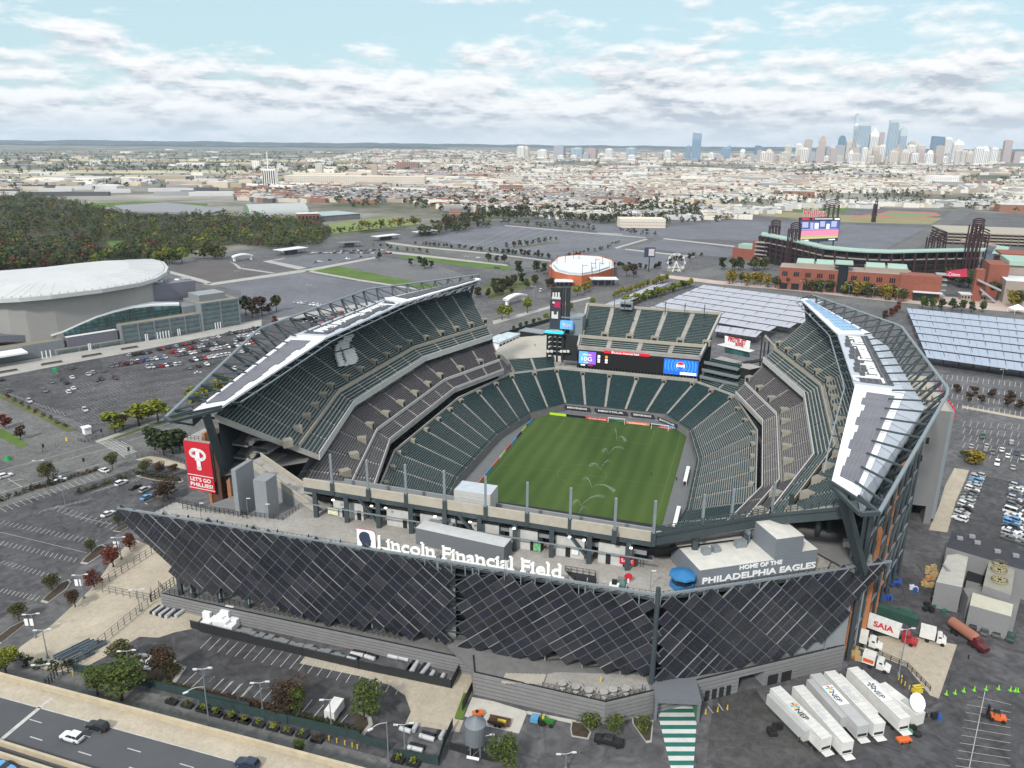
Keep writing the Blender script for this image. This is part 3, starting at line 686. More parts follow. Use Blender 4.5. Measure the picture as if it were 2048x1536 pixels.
for(x,yt,yb)in((664,911,966),(736,923,978),(812,932,988),(889,945,1001),(971,955,1013),(1054,968,1026),(1140,979,1038),(1229,1004,1060),(1307,1014,1066),(1404,1000,1052),(1462,975,1040),(1543,970,1026)):
 ps=MB();p=W(x,yb,ZPA);ps.beam((p.x,p.y,ZPA-1.5),(p.x,p.y,ZPA+7.6),.55,.55);ps.beam((p.x,p.y,ZPA-3),(p.x,p.y,ZPA),.95,.95,m=1);ps.obj('flood_post',[M_lsteel,M_steel],stadium)
kz=MB();k0=W(668,1031,ZP);k1=W(1300,1143,ZP);kd=(k1-k0).normalized();kn=Vector((kd.y,-kd.x,0));kn=kn if kn.dot(V)<0 else-kn
KL=(k1-k0).length
kz.wall([k0-kn*6,k1-kn*6],7.5,.4,m=1)
kx=0;i=0
rk=random.Random(3)
while kx<KL-2:
 wd=rk.choice([3.2,4.2,6.5,2.6]);wd=min(wd,KL-kx)
 c=k0+kd*(kx+wd/2);sty=i%3
 dep=2.8 if sty!=2 else 1.4
 if sty==2:
  kz.frame(c-kn*4.5+Vector((0,0,2.4)),kd*wd/2,kn*.1,Vector((0,0,2.4)),m=2)
  kz.frame(c-kn*1.0+Vector((0,0,3.8)),kd*wd/2,kn*.15,Vector((0,0,.5)),m=1)
  for q in range(4):kz.beam(c+kd*(q-1.5)*wd/5-kn*1.2,c+kd*(q-1.5)*wd/5-kn*1.2+Vector((0,0,3.4)),.1,m=2)
 else:
  kz.frame(c-kn*2.9+Vector((0,0,2.5)),kd*wd/2,kn*2.9,Vector((0,0,2.5)),m=0)
  if wd>3:
   kz.frame(c+kd*(wd*.22)+kn*.04+Vector((0,0,1.3)),kd*.55,kn*.05,Vector((0,0,1.25)),m=2)
  if wd>6:kz.frame(c-kd*1.0+kn*.03+Vector((0,0,2.1)),kd*2.0,kn*.05,Vector((0,0,1.0)),m=2);kz.frame(c+kn*.5+Vector((0,0,3.6)),kd*wd/2*.95,kn*.5,Vector((0,0,.2)),m=1)
 kx+=wd;i+=1
kz.obj('kiosk_row',[mat('kiosk_pale',(.46,.46,.45),.7,var=.12,scale=.6),M_mesh,M_dark],stadium)
for px,py in((666,1000),(743,1012),(771,1016),(870,1033),(940,1044),(1028,1057),(1139,1074),(1168,1080),(1262,1096),(1620,1035)):
 p=W(px,py,31.0);lt_=MB();lt_.frame(p,U*.28,V*.22,Vector((0,0,.1)));lt_.obj('ceiling_lamp',emis('lit_lamp',(1,.97,.9),4.0),stadium)
def sign_on(px,py,wpx,name,fmat,parent,txt=None,tm=None,z=None,hm=2.2):
 p=hit_plane(px,py,k0+kn*.35,kn);wd=wpx/7.6
 mb=MB();mb.frame(p,kd*wd/2,kn*.08,Vector((0,0,hm/2)))
 mats=[fmat]
 if txt:text_fit(mb,txt,p-kd*wd*.38+kn*.12-Vector((0,0,hm*.2)),p+kd*wd*.38+kn*.12-Vector((0,0,hm*.2)),(0,0,1),hm*.4,.03,1);mats.append(tm or M_white)
 return mb.obj(name,mats,parent)
sign_on(1254,1121,25,'red_sign',M_red,stadium,'SALE',M_white,hm=2.0)
sign_on(1074,1092,13,'poster',mat('poster_teal',(.05,.35,.5),.5,var=.5,scale=2,var2=(.3,.6,.1)),stadium,hm=2.6)
sign_on(666,1022,22,'poster',mat('poster_cream',(.6,.62,.45),.5,var=.3,scale=2),stadium,hm=2.0)
sign_on(1150,1103,12,'poster',mat('poster_pale',(.7,.72,.72),.5,var=.2,scale=2),stadium,hm=1.6)
tr=MB();ZL=3.6
w0,w1,w2=W(322,1190,ZL),W(400,1208,ZL),W(944,1324,ZL)
v0,v1,v2=W(947,1347,ZD),W(1212,1407,ZD),W(1690,1293,ZD)
def striped(a,b,z0_,z1_,rowh=1.0):
 a,b=Vector((a.x,a.y,0)),Vector((b.x,b.y,0));d=(b-a);d.normalize();nr=Vector((d.y,-d.x,0))
 if nr.dot(V)>0:nr=-nr
 tr.frame((a+b)/2-nr*.35+Vector((0,0,(z0_+z1_)/2)),(b-a)/2,nr*.2,Vector((0,0,(z1_-z0_)/2-.05)),m=1)
 n=max(1,round((z1_-z0_)/rowh))
 for k in range(n):
  tr.frame((a+b)/2+nr*.02+Vector((0,0,z0_+(k+.5)*(z1_-z0_)/n)),(b-a)/2,nr*.14,Vector((0,0,(z1_-z0_)/n/2-.12)),m=0)
for a,b in((w0,w1),(w1,w2)):striped(a,b,0.0,ZL+.5,.85)
striped(w2,v0,0,ZD+.1);striped(v0,v1,0.0,ZD+.3)
gA,gB=Vector((v1 .x,v1 .y,0)),Vector((v2 .x,v2 .y,0));gd=(gB-gA)
striped(gA,gA+gd*.53,0,ZD+.3);striped(gA+gd*.53,gA+gd*.645,3.9,ZD+.3);striped(gA+gd*.645,gB,0,ZD+.3)
P=[w0,w1,w2,PP(PL,LA*.62,0,-6),PP(PL,10,0,-14)]
tr.prism([(p.x+V.x*.5,p.y+V.y*.5)for p in P],ZL-.9,ZL,m=4)
P=[v0,v1,v2,PP(PR_,LR-8,0,-2),PP(PL,LA,0,-5),PP(PL,LA*.60,0,-6)]
tr.prism([(p.x+V.x*.5,p.y+V.y*.5)for p in P],ZD-.9,ZD,m=4)
P=[W(x,y,ZD+.02)for x,y in((1030,1366),(1112,1344),(1290,1350),(1303,1386),(1213,1402))];tr.face([(p.x,p.y,ZD+.02)for p in P][::-1],m=2)
for k in range(9):p=W(1012+k*9,1352+k*.6,ZD+.5);tr.frame(Vector((p.x,p.y,ZD-.1+k*.05)),U*.55,V*1.6,Vector((0,0,.12)),m=5)
gn=Vector((gd.y,-gd.x,0)).normalized();gn=gn if gn.dot(V)<0 else-gn
tr.wall([gA+gd*.53-gn*12,gA+gd*.645-gn*12],4.4,.3,m=1);tr.wall([gA+gd*.53,gA+gd*.53-gn*12],4.4,.3,m=3);tr.wall([gA+gd*.645,gA+gd*.645-gn*12],4.4,.3,m=3)
for k in range(6):
 c=gA+gd*(.40+k*.03 if k<4 else .68+(k-4)*.06);tr.frame(c+gn*.2+Vector((0,0,1.3)),gd.normalized()*(.55 if k<4 else 1.3),gn*.06,Vector((0,0,1.3)),m=1)
terrace=tr.obj('terrace_wall',[M_stripe,M_dark,M_floor,M_mesh,mat('terrace_grey',(.15,.15,.148),.9,var=.15),M_beige],stadium)
tf=MB();tf.fence([W(330,1186,ZL),W(480,1214,ZL),W(800,1280,ZL)],1.6,1.4,.06,3)
tf.fence([W(1085,1374,ZD),W(1212,1403,ZD),W(1290,1385,ZD)],1.2,1.2,.06,3)
tf.fence([W(330,1186,ZL),W(318,1172,ZL)],1.6,1.4,.06,3)
tf.obj('terrace_railing',M_fence,stadium)
pn=MB()
for(x0,x1,y)in((670,722,1271),(1112,1176,1408)):
 p=W(x0,y,2);q=W(x1,y+(x1-x0)*.22,2);d=(q-p).normalized();nr=Vector((d.y,-d.x,0));nr=nr if nr.dot(V)<0 else-nr
 for k in range(3):
  a=p.lerp(q,k/3+.01);b=p.lerp(q,(k+1)/3-.01);pn.frame((a+b)/2,(b-a)/2,nr*.5,Vector((0,0,1.1)))
pn.obj('louvre_panel',mat('louvre_grey',(.12,.12,.13),.6,var=.05),stadium)
lt=MB()
q0=hit_plane(757,1107,PL[0]-PL[2]*.3,PL[2]);q1=hit_plane(1122,1167,PL[0]-PL[2]*.3,PL[2])
base_z=(q0 .z+q1 .z)/2;q0 .z=q1 .z=max(base_z,ZT+.1)
letters='Lincoln Financial Field'
text_fit(lt,letters,q0,q1,(0,0,1),3.1,.35,bold=.016)
wv=q1-q0
def ext_x(tx_):
 cu=bpy.data.curves.new('t','FONT');cu.body=tx_;cu.size=1;cu.offset=.016;o=bpy.data.objects.new('t',cu);COL.objects.link(o)
 dg=bpy.context.evaluated_depsgraph_get();me=bpy.data.meshes.new_from_object(o.evaluated_get(dg));xs=[v.co.x for v in me.vertices]
 bpy.data.objects.remove(o);bpy.data.curves.remove(cu);bpy.data.meshes.remove(me);return min(xs),max(xs)
X0_,X1_=ext_x(letters);sc_x=1/(X1_-X0_);st=.07
for i,ch in enumerate(letters):
 if ch not in 'LFindl':continue
 g0,g1=ext_x(ch);x1_=ext_x(letters[:i+1])[1];x0_=x1_-(g1-g0)
 S_={'L':[(x0_+st,0),(x0_+st,1)],'F':[(x0_+st,0),(x0_+st*.4,1)],'i':[((x0_+x1_)/2,0),(x0_,.66)],'n':[(x0_+st,0),(x1_-st,0),(x0_+.01,.66)],'d':[(x1_,0),(x1_-st*1.6,1)],'l':[((x0_+x1_)/2,0),(x0_,1)]}[ch]
 for x_,hgt in S_:
  wl2=.125 if hgt==0 else .06
  c=q0+wv*((x_-X0_)*sc_x)+Vector((0,0,.16 if hgt==0 else 3.25*hgt-(.1 if hgt==1 else 0)));lt.frame(c,wv*(wl2*sc_x),PL[2]*.17,Vector((0,0,.15)))
for k in range(12):c=q0+wv*((k+.5)/12);lt.beam(c-Vector((0,0,.9))-PL[2]*.2,c+Vector((0,0,2.4))-PL[2]*.25,.12,m=1)
lt.obj('name_lettering',[mat('letter_white',(.80,.80,.78),.5,var=0),M_lsteel],stadium)
em=MB()
e0=hit_plane(716,1101,PL[0]-PL[2]*.3,PL[2]);e0 .z=ZT-.2;EX,EZ=PL[1],Vector((0,0,1));ew,eh=4.6,4.6
def rr_(x,z,off,m):return e0+EX*x+EZ*z+PL[2]*off
out=[(.0,.0),(.0,eh),(ew-.9,eh),(ew-.25,eh-.25),(ew,eh-.9),(ew,0)]
em.face([rr_(x,z,.1,0)for x,z in reversed(out)],m=0);em.face([rr_(x,z,-.15,0)for x,z in out],m=2)
prof=[(.75,.02),(1.35,.55),(1.0,1.3),(.62,1.95),(.5,2.8),(.78,3.55),(1.5,4.05),(2.4,4.1),(3.05,3.75),(3.2,3.1),(3.32,2.7),(3.25,2.5),(3.62,1.98),(3.4,1.82),(3.45,1.5),(3.35,1.2),(3.5,.95),(3.1,.62),(2.7,.55),(2.85,.02)]
cxm=1.9;
for i in range(len(prof)-1):em.face([rr_(*prof[i],.16,0),rr_(*prof[i+1],.16,0),rr_(1.9,1.6,.16,0)],m=1)
em.face([rr_(*prof[-1],.16,0),rr_(*prof[0],.16,0),rr_(1.9,1.6,.16,0)],m=1)
em.obj('profile_emblem',[M_white,M_navy,M_red],stadium)
PH=plane_of(W(1399,1181,ZP),W(1633,1146,ZP))
hm=MB()
def HB(x0,x1,d0,d1,z0_,z1_,m=0,mt=1):
 P=[PH[0]+PH[1]*x-PH[2]*d for x,d in((x0,d0),(x1,d0),(x1,d1),(x0,d1))]
 hm.prism([(p.x,p.y)for p in P],z0_,z1_,m=m,mtop=mt)
PX=lambda px,py:((hit_plane(px,py,PH[0],PH[2])-PH[0]).dot(PH[1]),hit_plane(px,py,PH[0],PH[2]).z)
xa,_=PX(1399,1150);xb,_=PX(1550,1110);xc,_=PX(1606,1090);xd,_=PX(1633,1120);zl=PX(1399,1141)[1];zh=PX(1551,1079)[1];zr=PX(1633,1099)[1]
HB(xa,xb,0,13,ZP,zl);HB(xb,xc,0,11,ZP,zh);HB(xc,xd,0,6,ZP,zr)
for k in range(int((zh-ZP)/.6)):
 z_=ZP+.3+k*.6;x1_=xd if z_<zr-.2 else xc;x0_=xa if z_<zl-.2 else xb
 p,q=PH[0]+PH[1]*x0_,PH[0]+PH[1]*x1_;hm.beam((p.x,p.y,z_),(q.x,q.y,z_),.06,.05,m=2)
for x_,d_,w_,h_ in((4.5,6,1.6,1.4),(7.2,6.5,1.6,1.2),(13.5,7,2.4,1.6),(16,8.5,.6,3)):
 p=PH[0]+PH[1]*(xa+x_)-PH[2]*d_;hm.frame((p.x,p.y,zl+h_/2),PH[1]*w_/2,PH[2]*.8,Vector((0,0,h_/2)),m=3)
def htext(txt,a,b,h):
 P0,P1=[hit_plane(x,y,PH[0]+PH[2]*.1,PH[2])for x,y in(a,b)];z_=(P0 .z+P1 .z)/2;P0 .z=P1 .z=z_
 text_fit(hm,txt,P0,P1,(0,0,1),h,.15,4,bold=.022)
htext('HOME OF THE',(1479,1140),(1564,1127),1.0);htext('PHILADELPHIA EAGLES',(1404,1171),(1631,1132),1.45)
pav=hm.obj('pavilion',[mat('pavilion_grey',(.17,.19,.215),.7,var=.04),mat('pavilion_roof',(.55,.54,.50),.8,var=.1),mat('pavilion_joint',(.11,.12,.14),.7,var=0),M_lsteel,M_white],stadium)
kk=MB();p0=W(832,1088,ZP);p1=W(1008,1128,ZP);dd=(p1-p0).normalized();dn=Vector((-dd.y,dd.x,0));dn=dn if dn.dot(V)>0 else-dn
Pk=[p0,p1,p1+dn*4.2,p0+dn*4.2];kk.prism([(p.x,p.y)for p in Pk],ZP,ZP+4.2,m=0,mtop=1)
kk.obj('long_kiosk',[mat('kiosk_grey',(.13,.14,.155),.7,var=.06,scale=3),mat('kiosk_roof',(.45,.46,.47),.7,var=.1)],stadium)
ok_=MB();c=W(1364,1172,ZP)
for z0_,z1_,r0,r1,m in((0,1.0,2.7,2.7,2),(1.0,2.6,2.2,2.2,1),(2.6,3.0,3.0,2.9,0),(3.0,3.8,2.9,.3,0)):
 ok_.tube(c+Vector((0,0,z0_)),c+Vector((0,0,z1_)),r0,r1,n=8,m=m)
tag(ok_.obj('beer_kiosk',[M_blue,M_glass,M_blue],None,c),'blue octagonal kiosk with peaked roof beside the grey pavilion on the plaza','kiosk')
lc=MB();pT=plane_of(S(-95,-86),S(-70,-92))
def col_px(xt,yt,xb_,yb_,zb,wd,dp,m,mb=lc,zt=None):
 p=W(xb_,yb_,zb);nrm=Vector((V.x,V.y,0));q=hit_plane(xt,yt,p,nrm);zt=q.z if zt is None else zt
 mb.box(p.x,p.y,zb-12 if zb>12 else 0,wd,dp,zt-(zb-12 if zb>12 else 0),TH,m=m);return p,zt
pp1,zt1=col_px(425,862,447,1010,12,3.6,4.4,1)
p=pp1-U*2.15-V*.2;lc.box(p.x,p.y,0,.9,4.5,zt1,TH,m=0)
lc.obj('brick_pillar',[M_brick,M_brickd,M_mesh],stadium);lc=MB()
pp2,zt2=col_px(458,930,470,1012,12,1.6,3.0,0,lc)
lc.obj('brick_pillar',[M_brick,M_brickd,M_mesh],stadium)
for xt,yt,xb_,yb_,wd,dp in((537,949,537,1034,3.6,4.6),(491,924,494,1026,1.3,7.0)):
 p=W(xb_,yb_,ZP-1);q=hit_plane(xt,yt+6,p,Vector((V.x,V.y,0)));lc=MB();lc.box(p.x,p.y,8,wd,dp,q.z-8,TH,m=2);lc.obj('lift_tower',[M_brick,M_brickd,M_mesh],stadium)
st=MB()
for k in range(6):
 z_=12+k*4.0;c=S(-83,-84,z_);st.frame(c,U*4.5,V*4,Vector((0,0,.3)));st.frame(c-V*4+Vector((0,0,.8)),U*4.5,V*.08,Vector((0,0,.5)),m=1)
 c=S(-75.5,-82,z_+2);st.frame(c,U*2.4,V*4.5,Vector((0,0,.3)));st.frame(c-V*4.6+Vector((0,0,.8)),U*2.4,V*.08,Vector((0,0,.5)),m=1)
 for q in range(7):st.frame(S(-79,-87+q*.6,z_+.25+q*.3),U*1.6,V*.3,Vector((0,0,.15)))
st.frame(S(-80,-74,12),U*12,V*.3,Vector((0,0,12)),m=1)
st.obj('stair_tower',[M_conc,M_steel],stadium)
rp=MB()
ra,rb_=W(636,1024,ZP),W(495,925,33)
dr=(rb_-ra);dh=Vector((dr.x,dr.y,0)).normalized();sd_=Vector((-dh.y,dh.x,0));sd_=sd_ if sd_.dot(U)<0 else-sd_
wr=4.5
rp.face([ra,ra+sd_*wr*-1,rb_-sd_*wr,rb_],m=0);
for o_ in(Vector((0,0,0)),-sd_*wr):
 a,b=ra+o_,rb_+o_
 rp.face([a+Vector((0,0,1.1)),b+Vector((0,0,1.1)),b-Vector((0,0,.8)),a-Vector((0,0,.8))],m=1)
 rp.beam(a+Vector((0,0,1.1)),b+Vector((0,0,1.1)),.4,.3,m=1)
for k in range(5):
 p=ra.lerp(rb_,(k+.5)/5)-sd_*wr/2;rp.beam((p.x,p.y,10),(p.x,p.y,p.z),1.0,1.0,m=2)
rp.face([ra+Vector((0,0,-.8)),rb_+Vector((0,0,-.8)),Vector((rb_.x,rb_.y,14)),Vector((ra.x,ra.y,14))],m=2)
rp.obj('access_ramp',[M_floor,M_beige,M_mesh],stadium)
bn=MB();bp_=S(-93,-91.2,0);BTL,BTR,BBL,BBR=[hit_plane(x,y,bp_,V)for x,y in((366,881),(418,888),(380,977),(431,987))]
bx=(BTR-BTL).normalized();bw=(BTR-BTL).length;bh=BTL.z-BBL.z
bt=Vector((BBL.x,BBL.y,BBL.z));up_=(BTL-BBL).normalized();bxx=(BBR-BBL).normalized()
def BP(x,y,off=0.0):return BBL.lerp(BBR,x).lerp(BTL.lerp(BTR,x),y)-V*off
bn.face([BP(0,0),BP(1,0),BP(1,1),BP(0,1)],m=0);bn.face([BP(0,1,-.3),BP(1,1,-.3),BP(1,0,-.3),BP(0,0,-.3)],m=0)
for y in(.31,.035):bn.face([BP(0.0,y,.05),BP(1,y,.05),BP(1,y+.014,.05),BP(0,y+.014,.05)],m=1)
text_fit(bn,"LET'S GO",BP(.09,.195,.06),BP(.88,.195,.06),up_,bh*.078,.05,1,bold=.02)
text_fit(bn,"PHILLIES!",BP(.07,.085,.06),BP(.94,.085,.06),up_,bh*.078,.05,1,bold=.02)
def stroke(pts,wd,m=1):
 for i in range(len(pts)-1):
  (x0_,y0_),(x1_,y1_)=pts[i],pts[i+1];a=BP(x0_,y0_,.08);b=BP(x1_,y1_,.08);bn.beam(a,b,wd,.06 if False else wd*.98,m)
def arc(cx,cy,rx,ry,a0,a1,n=14):return[(cx+rx*cos(R(a0+(a1-a0)*k/n)),cy+ry*sin(R(a0+(a1-a0)*k/n)))for k in range(n+1)]
def ribbon(pts,wd):
 P=[BP(x,y,.09)for x,y in pts]
 for i,(a,b)in enumerate(zip(P[:-1],P[1:])):
  d=(b-a).normalized();n_=d.cross(V).normalized()*wd/2;bn.face([a-n_-d*.1,b-n_+d*.1,b+n_+d*.1,a+n_-d*.1],m=1)
ribbon([(.50,.46),(.50,.80)],bw*.15);ribbon(arc(.50,.47,.06,.02,200,560,10),bw*.07)
ribbon(arc(.52,.745,.25,.095,100,-120,16),bw*.11);ribbon([(.48,.845),(.38,.845),(.30,.83)],bw*.11)
ribbon(arc(.36,.765,.13,.06,100,290,12),bw*.11)
bn.obj('hanging_banner',[M_red,M_white],stadium)
cp_=MB();a,b=BP(0,1.0),BP(1,1.0);cp_.prism([(q.x,q.y)for q in(a+V*.4,b+V*.4,b+V*9,a+V*9)],a.z-12,a.z+.4);cp_.fence([a+V*.4+Vector((0,0,.4)),b+V*.4+Vector((0,0,.4))],1.3,1.2,.06,2,m=1)
cp_.obj('landing',[M_conc,M_fence],stadium)
rs=MB()
for(px,py,zt)in((1690,1292,24),(1722,1232,30),(1747,1180,34),(1772,1130,37)):
 p=W(px,py,1 if px<1700 else 6);p.z=0
 rs.box(p.x,p.y,0,2.6,3.2,zt,TH,m=1)
a0,a1=W(1700,1300,3),W(1800,1130,3)
for k in range(8):
 p=a0 .lerp(a1,k/7);rs.beam((p.x,p.y,0),(p.x,p.y,40),.5,m=0)
 if k<7:
  q=a0 .lerp(a1,(k+1)/7)
  for z_ in(8,16,24,32):rs.beam((p.x,p.y,z_),(q.x,q.y,z_+8),.35,m=0);rs.beam((p.x,p.y,z_),(q.x,q.y,z_),.35,m=3)
d_=(a1-a0).normalized();sid=Vector((d_.y,-d_.x,0));sid=sid if sid.dot(U)<0 else-sid
rs.wall([a0+sid*3-Vector((0,0,3)),a1+sid*3-Vector((0,0,3))],33,.5,m=2)
rs.obj('side_frame',[M_steel,M_brick,M_mesh,M_lsteel],stadium)
hb=MB()
P=[S(97,-9),S(115,-9),S(115,30),S(97,30)];hb.prism([(p.x,p.y)for p in P],6,38,m=0,mtop=1)
hb.box(*S(98.5,0)[:2],0,2,18,6,TH,m=0);hb.box(*S(114,0)[:2],0,2,18,6,TH,m=0)
hb.prism([(p.x,p.y)for p in(S(99,2),S(114,2),S(114,28),S(99,28))],0,6.2,m=2)
for s__,z_ in((108,17),(109,22),(108.5,13),(110,28)):hb.frame(S(s__,-9.1,z_),U*.45,V*.1,Vector((0,0,1.0)),m=2)
hb.frame(S(115.5,10,20),U*.5,V*18.9,Vector((0,0,18)),m=3)
for k in range(9):hb.frame(S(116.4,-6+k*3.4,36.5),U*.3,V*1.0,Vector((0,0,1.6)),m=4)
for k in range(4):hb.box(*S(110+(k%2)*2.4,-4+k*5)[:2],38,2,2.4,1.5,TH,m=1)
hb.frame(S(117.2,12,12),U*.6,V*10,Vector((0,0,11)),m=5)
hb.obj('service_block',[mat('block_grey',(.17,.175,.18),.8,var=.05,scale=.1),M_beige,M_dark,M_lsteel,M_red,mat('green_glass',(.06,.22,.18),.2,var=.3)],stadium)
#ground sheets
def ZM_(ox,oy,sc):return lambda x,y:(ox+x/sc,oy+y/sc)
zA=ZM_(340,420,3.938);zB=ZM_(840,420,3.657);zC=ZM_(1740,560,5.12);zD=ZM_(1780,840,4.265);zE=ZM_(1440,400,3.368)
zF=ZM_(0,500,3.938);zG=ZM_(0,380,3.938);zH=ZM_(1340,210,2.893);zL=ZM_(0,640,3.84);zMm=ZM_(0,1000,2.866)
zN=ZM_(400,1160,3.413);zO=ZM_(900,1160,3.413);zQ=ZM_(1448,1000,2.865);z1_=ZM_(0,240,2.926);z2_=ZM_(700,240,2.926);z3_=ZM_(1400,200,3.16)
zI=ZM_(980,560,6.4);zJ=ZM_(1280,600,6.4);ID=lambda x,y:(x,y)
M_asph=mat('dark_asphalt',(0.066,0.065,0.070),0.9,var=0.28,scale=0.035,wear=.40)
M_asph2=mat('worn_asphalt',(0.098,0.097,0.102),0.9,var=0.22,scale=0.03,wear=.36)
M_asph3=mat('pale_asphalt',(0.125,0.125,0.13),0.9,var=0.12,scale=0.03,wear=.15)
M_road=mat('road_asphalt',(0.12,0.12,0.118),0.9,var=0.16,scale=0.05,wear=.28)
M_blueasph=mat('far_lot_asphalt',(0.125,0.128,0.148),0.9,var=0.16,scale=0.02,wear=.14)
M_tan=mat('tan_pavement',(0.38,0.335,0.265),0.9,var=0.12,scale=0.12,wear=.12)
M_walk=mat('concrete_pavement',(0.34,0.33,0.31),0.9,var=0.12,scale=0.1)
M_grass=mat('lawn_grass',(0.075,0.13,0.022),0.95,var=0.3,scale=0.05)
M_grassd=mat('rough_grass',(0.085,0.10,0.035),0.95,var=0.3,scale=0.03)
M_soil=mat('brown_mulch',(0.055,0.042,0.03),0.95,var=0.3,scale=0.8)
M_line=mat('white_road_paint',(0.42,0.42,0.41),0.8,var=0.25,scale=0.5)
M_yel=mat('yellow_paint',(0.60,0.45,0.04),0.6,var=0.1)
gm=bpy.data.materials.new('ground_cover');gm.use_nodes=True;t=gm.node_tree;b=t.nodes['Principled BSDF'];b.inputs['Roughness'].default_value=1;b.inputs['Specular IOR Level'].default_value=.1
ge=t.nodes.new('ShaderNodeNewGeometry')
n1_=t.nodes.new('ShaderNodeTexNoise');n1_.inputs['Scale'].default_value=.0022;n1_.inputs['Detail'].default_value=10;n1_.inputs['Roughness'].default_value=.7
t.links.new(ge.outputs['Position'],n1_.inputs['Vector'])
r1=t.nodes.new('ShaderNodeValToRGB');t.links.new(n1_.outputs['Fac'],r1 .inputs[0])
cols=((.32,(.030,.042,.018)),(.40,(.055,.065,.028)),(.46,(.13,.13,.10)),(.53,(.21,.20,.18)),(.62,(.32,.31,.28)))
r1 .color_ramp.elements[0].position=cols[0][0];r1 .color_ramp.elements[0].color=cols[0][1]+(1,)
r1 .color_ramp.elements[1].position=cols[-1][0];r1 .color_ramp.elements[1].color=cols[-1][1]+(1,)
for p,c in cols[1:-1]:q=r1 .color_ramp.elements.new(p);q.color=c+(1,)
t.links.new(r1 .outputs[0],b.inputs['Base Color'])
gd_=MB();n=64;ring_=[(20500*sin(2*pi*k/n),20500*cos(2*pi*k/n),0)for k in range(n)]
HOLE=[S(s_*1.03,t_)for s_,t_ in FR]+[S(-s_*1.03,t_)for s_,t_ in reversed(FR)]
def keyhole(outer,z,hole=HOLE):
 "polygon with the sunken pitch cut out of it; outer counter-clockwise"
 P=[Vector((p[0],p[1],z))for p in outer];H=[Vector((p.x,p.y,z))for p in hole]
 ar=sum(P[i].x*P[(i+1)%len(P)].y-P[(i+1)%len(P)].x*P[i].y for i in range(len(P)))
 if ar<0:P.reverse()
 ar=sum(H[i].x*H[(i+1)%len(H)].y-H[(i+1)%len(H)].x*H[i].y for i in range(len(H)))
 if ar>0:H.reverse()
 cy=O.y;
 def cross(Q):
  out=[]
  for i in range(len(Q)):
   a,b_=Q[i],Q[(i+1)%len(Q)]
   if(a.x-O.x)*(b_.x-O.x)<0:out.append((i,a.lerp(b_,(O.x-a.x)/(b_.x-a.x))))
  return out
 def walk(Q,i,j):
  r=[];k=(i+1)%len(Q)
  while True:
   r.append(Q[k])
   if k==j:return r
   k=(k+1)%len(Q)
 cP,cH=cross(P),cross(H)
 cP.sort(key=lambda q:q[1].y);cH.sort(key=lambda q:q[1].y);(pb,vb),(pt,vt)=cP[0],cP[-1];(hb,wb),(ht,wt)=cH[0],cH[-1]
 right=[vb]+walk(P,pb,pt)+[vt,wt]+walk(H,ht,hb)+[wb]
 left=[vt]+walk(P,pt,pb)+[vb,wb]+walk(H,hb,ht)+[wt]
 return[right,left]
for f_ in keyhole([(p[0],p[1])for p in ring_],0.0):gd_.face(f_)
struct(gd_.obj('ground',gm))
LAY={}
def sheet(name,mt,zf,pts,z=0.02,ext=None,kind='structure'):
 mb=MB();P=[W(*zf(x,y))for x,y in pts]
 ar=sum(P[i].x*P[(i+1)%len(P)].y-P[(i+1)%len(P)].x*P[i].y for i in range(len(P)))
 if ar<0:P.reverse()
 mb.face([(p.x,p.y,z)for p in P]);return struct(mb.obj(name,mt))
_pv=MB()
for f_ in keyhole([W(*q)for q in[(-150,690),(340,520),(700,470),(1000,440),(1300,425),(1700,412),(2300,440),(2500,1900),(-900,1900)]],.02):_pv.face(f_)
struct(_pv.obj('pavement',M_asph2))
sheet('parking_lot',M_asph,zF,[(-300,1010),(0,975),(600,860),(1000,790),(1600,680),(2050,590),(2500,520),(2500,900),(2400,1000),(1700,1180),(730,1398),(330,1250),(0,1130),(-400,1000)],.05)
sheet('sidewalk',M_walk,zF,[(-200,1030),(0,1000),(600,885),(1000,812),(1600,690),(2060,600),(2060,545),(1900,575),(1500,665),(900,755),(200,870),(-200,930)],.07)
st0,st1=W(-60,985),W(1440,548)
def strip(name,mt,a,b,wd,z,ext0=0,ext1=0):
 a,b=Vector(a),Vector(b);d=(b-a);d.z=0;d.normalize();nr=Vector((-d.y,d.x,0))*wd/2;a=a-d*ext0;b=b+d*ext1
 mb=MB();mb.face([(p.x,p.y,z)for p in(a-nr,b-nr,b+nr,a+nr)][::-1]);o=struct(mb.obj(name,mt));return o
ra0,ra1=W(60,945),W(1350,575)
sheet('road',M_road,ID,[(-200,905),(0,945),(150,905),(195,880),(300,845),(430,800),(700,715),(990,632),(1180,590),(1330,558),(1500,515),(1545,522),(1400,560),(1250,603),(1100,660),(800,760),(520,850),(330,915),(200,960),(0,1015),(-200,1080)],.05)
sheet('road',M_road,ID,[(-200,730),(0,795),(165,868),(190,905),(60,945),(0,920),(-200,850)],.045)
sheet('verge',M_grass,zL,[(-200,780),(0,835),(130,895),(210,945),(190,975),(140,975),(0,905),(-200,830)],.08)
sheet('verge',M_grassd,zL,[(0,565),(60,590),(250,680),(480,800),(590,855),(510,860),(440,820),(180,690),(0,600)],.08)
sheet('sidewalk',M_walk,zL,[(730,930),(870,880),(1150,785),(1500,685),(1700,640),(1700,655),(1500,700),(1160,800),(880,900),(745,945)],.09)
sheet('verge',M_grassd,zL,[(745,935),(880,897),(1160,800),(1500,700),(1700,655),(1700,675),(1500,722),(1160,820),(890,915),(760,950)],.08)
sheet('sidewalk',M_walk,ID,[(985,642),(1100,612),(1180,594),(1182,597),(1100,617),(987,649)],.09)
sheet('sidewalk',M_tan,zL,[(1040,1075),(1150,1045),(1250,1060),(1420,1110),(1430,1150),(1250,1115),(1130,1090)],.09)
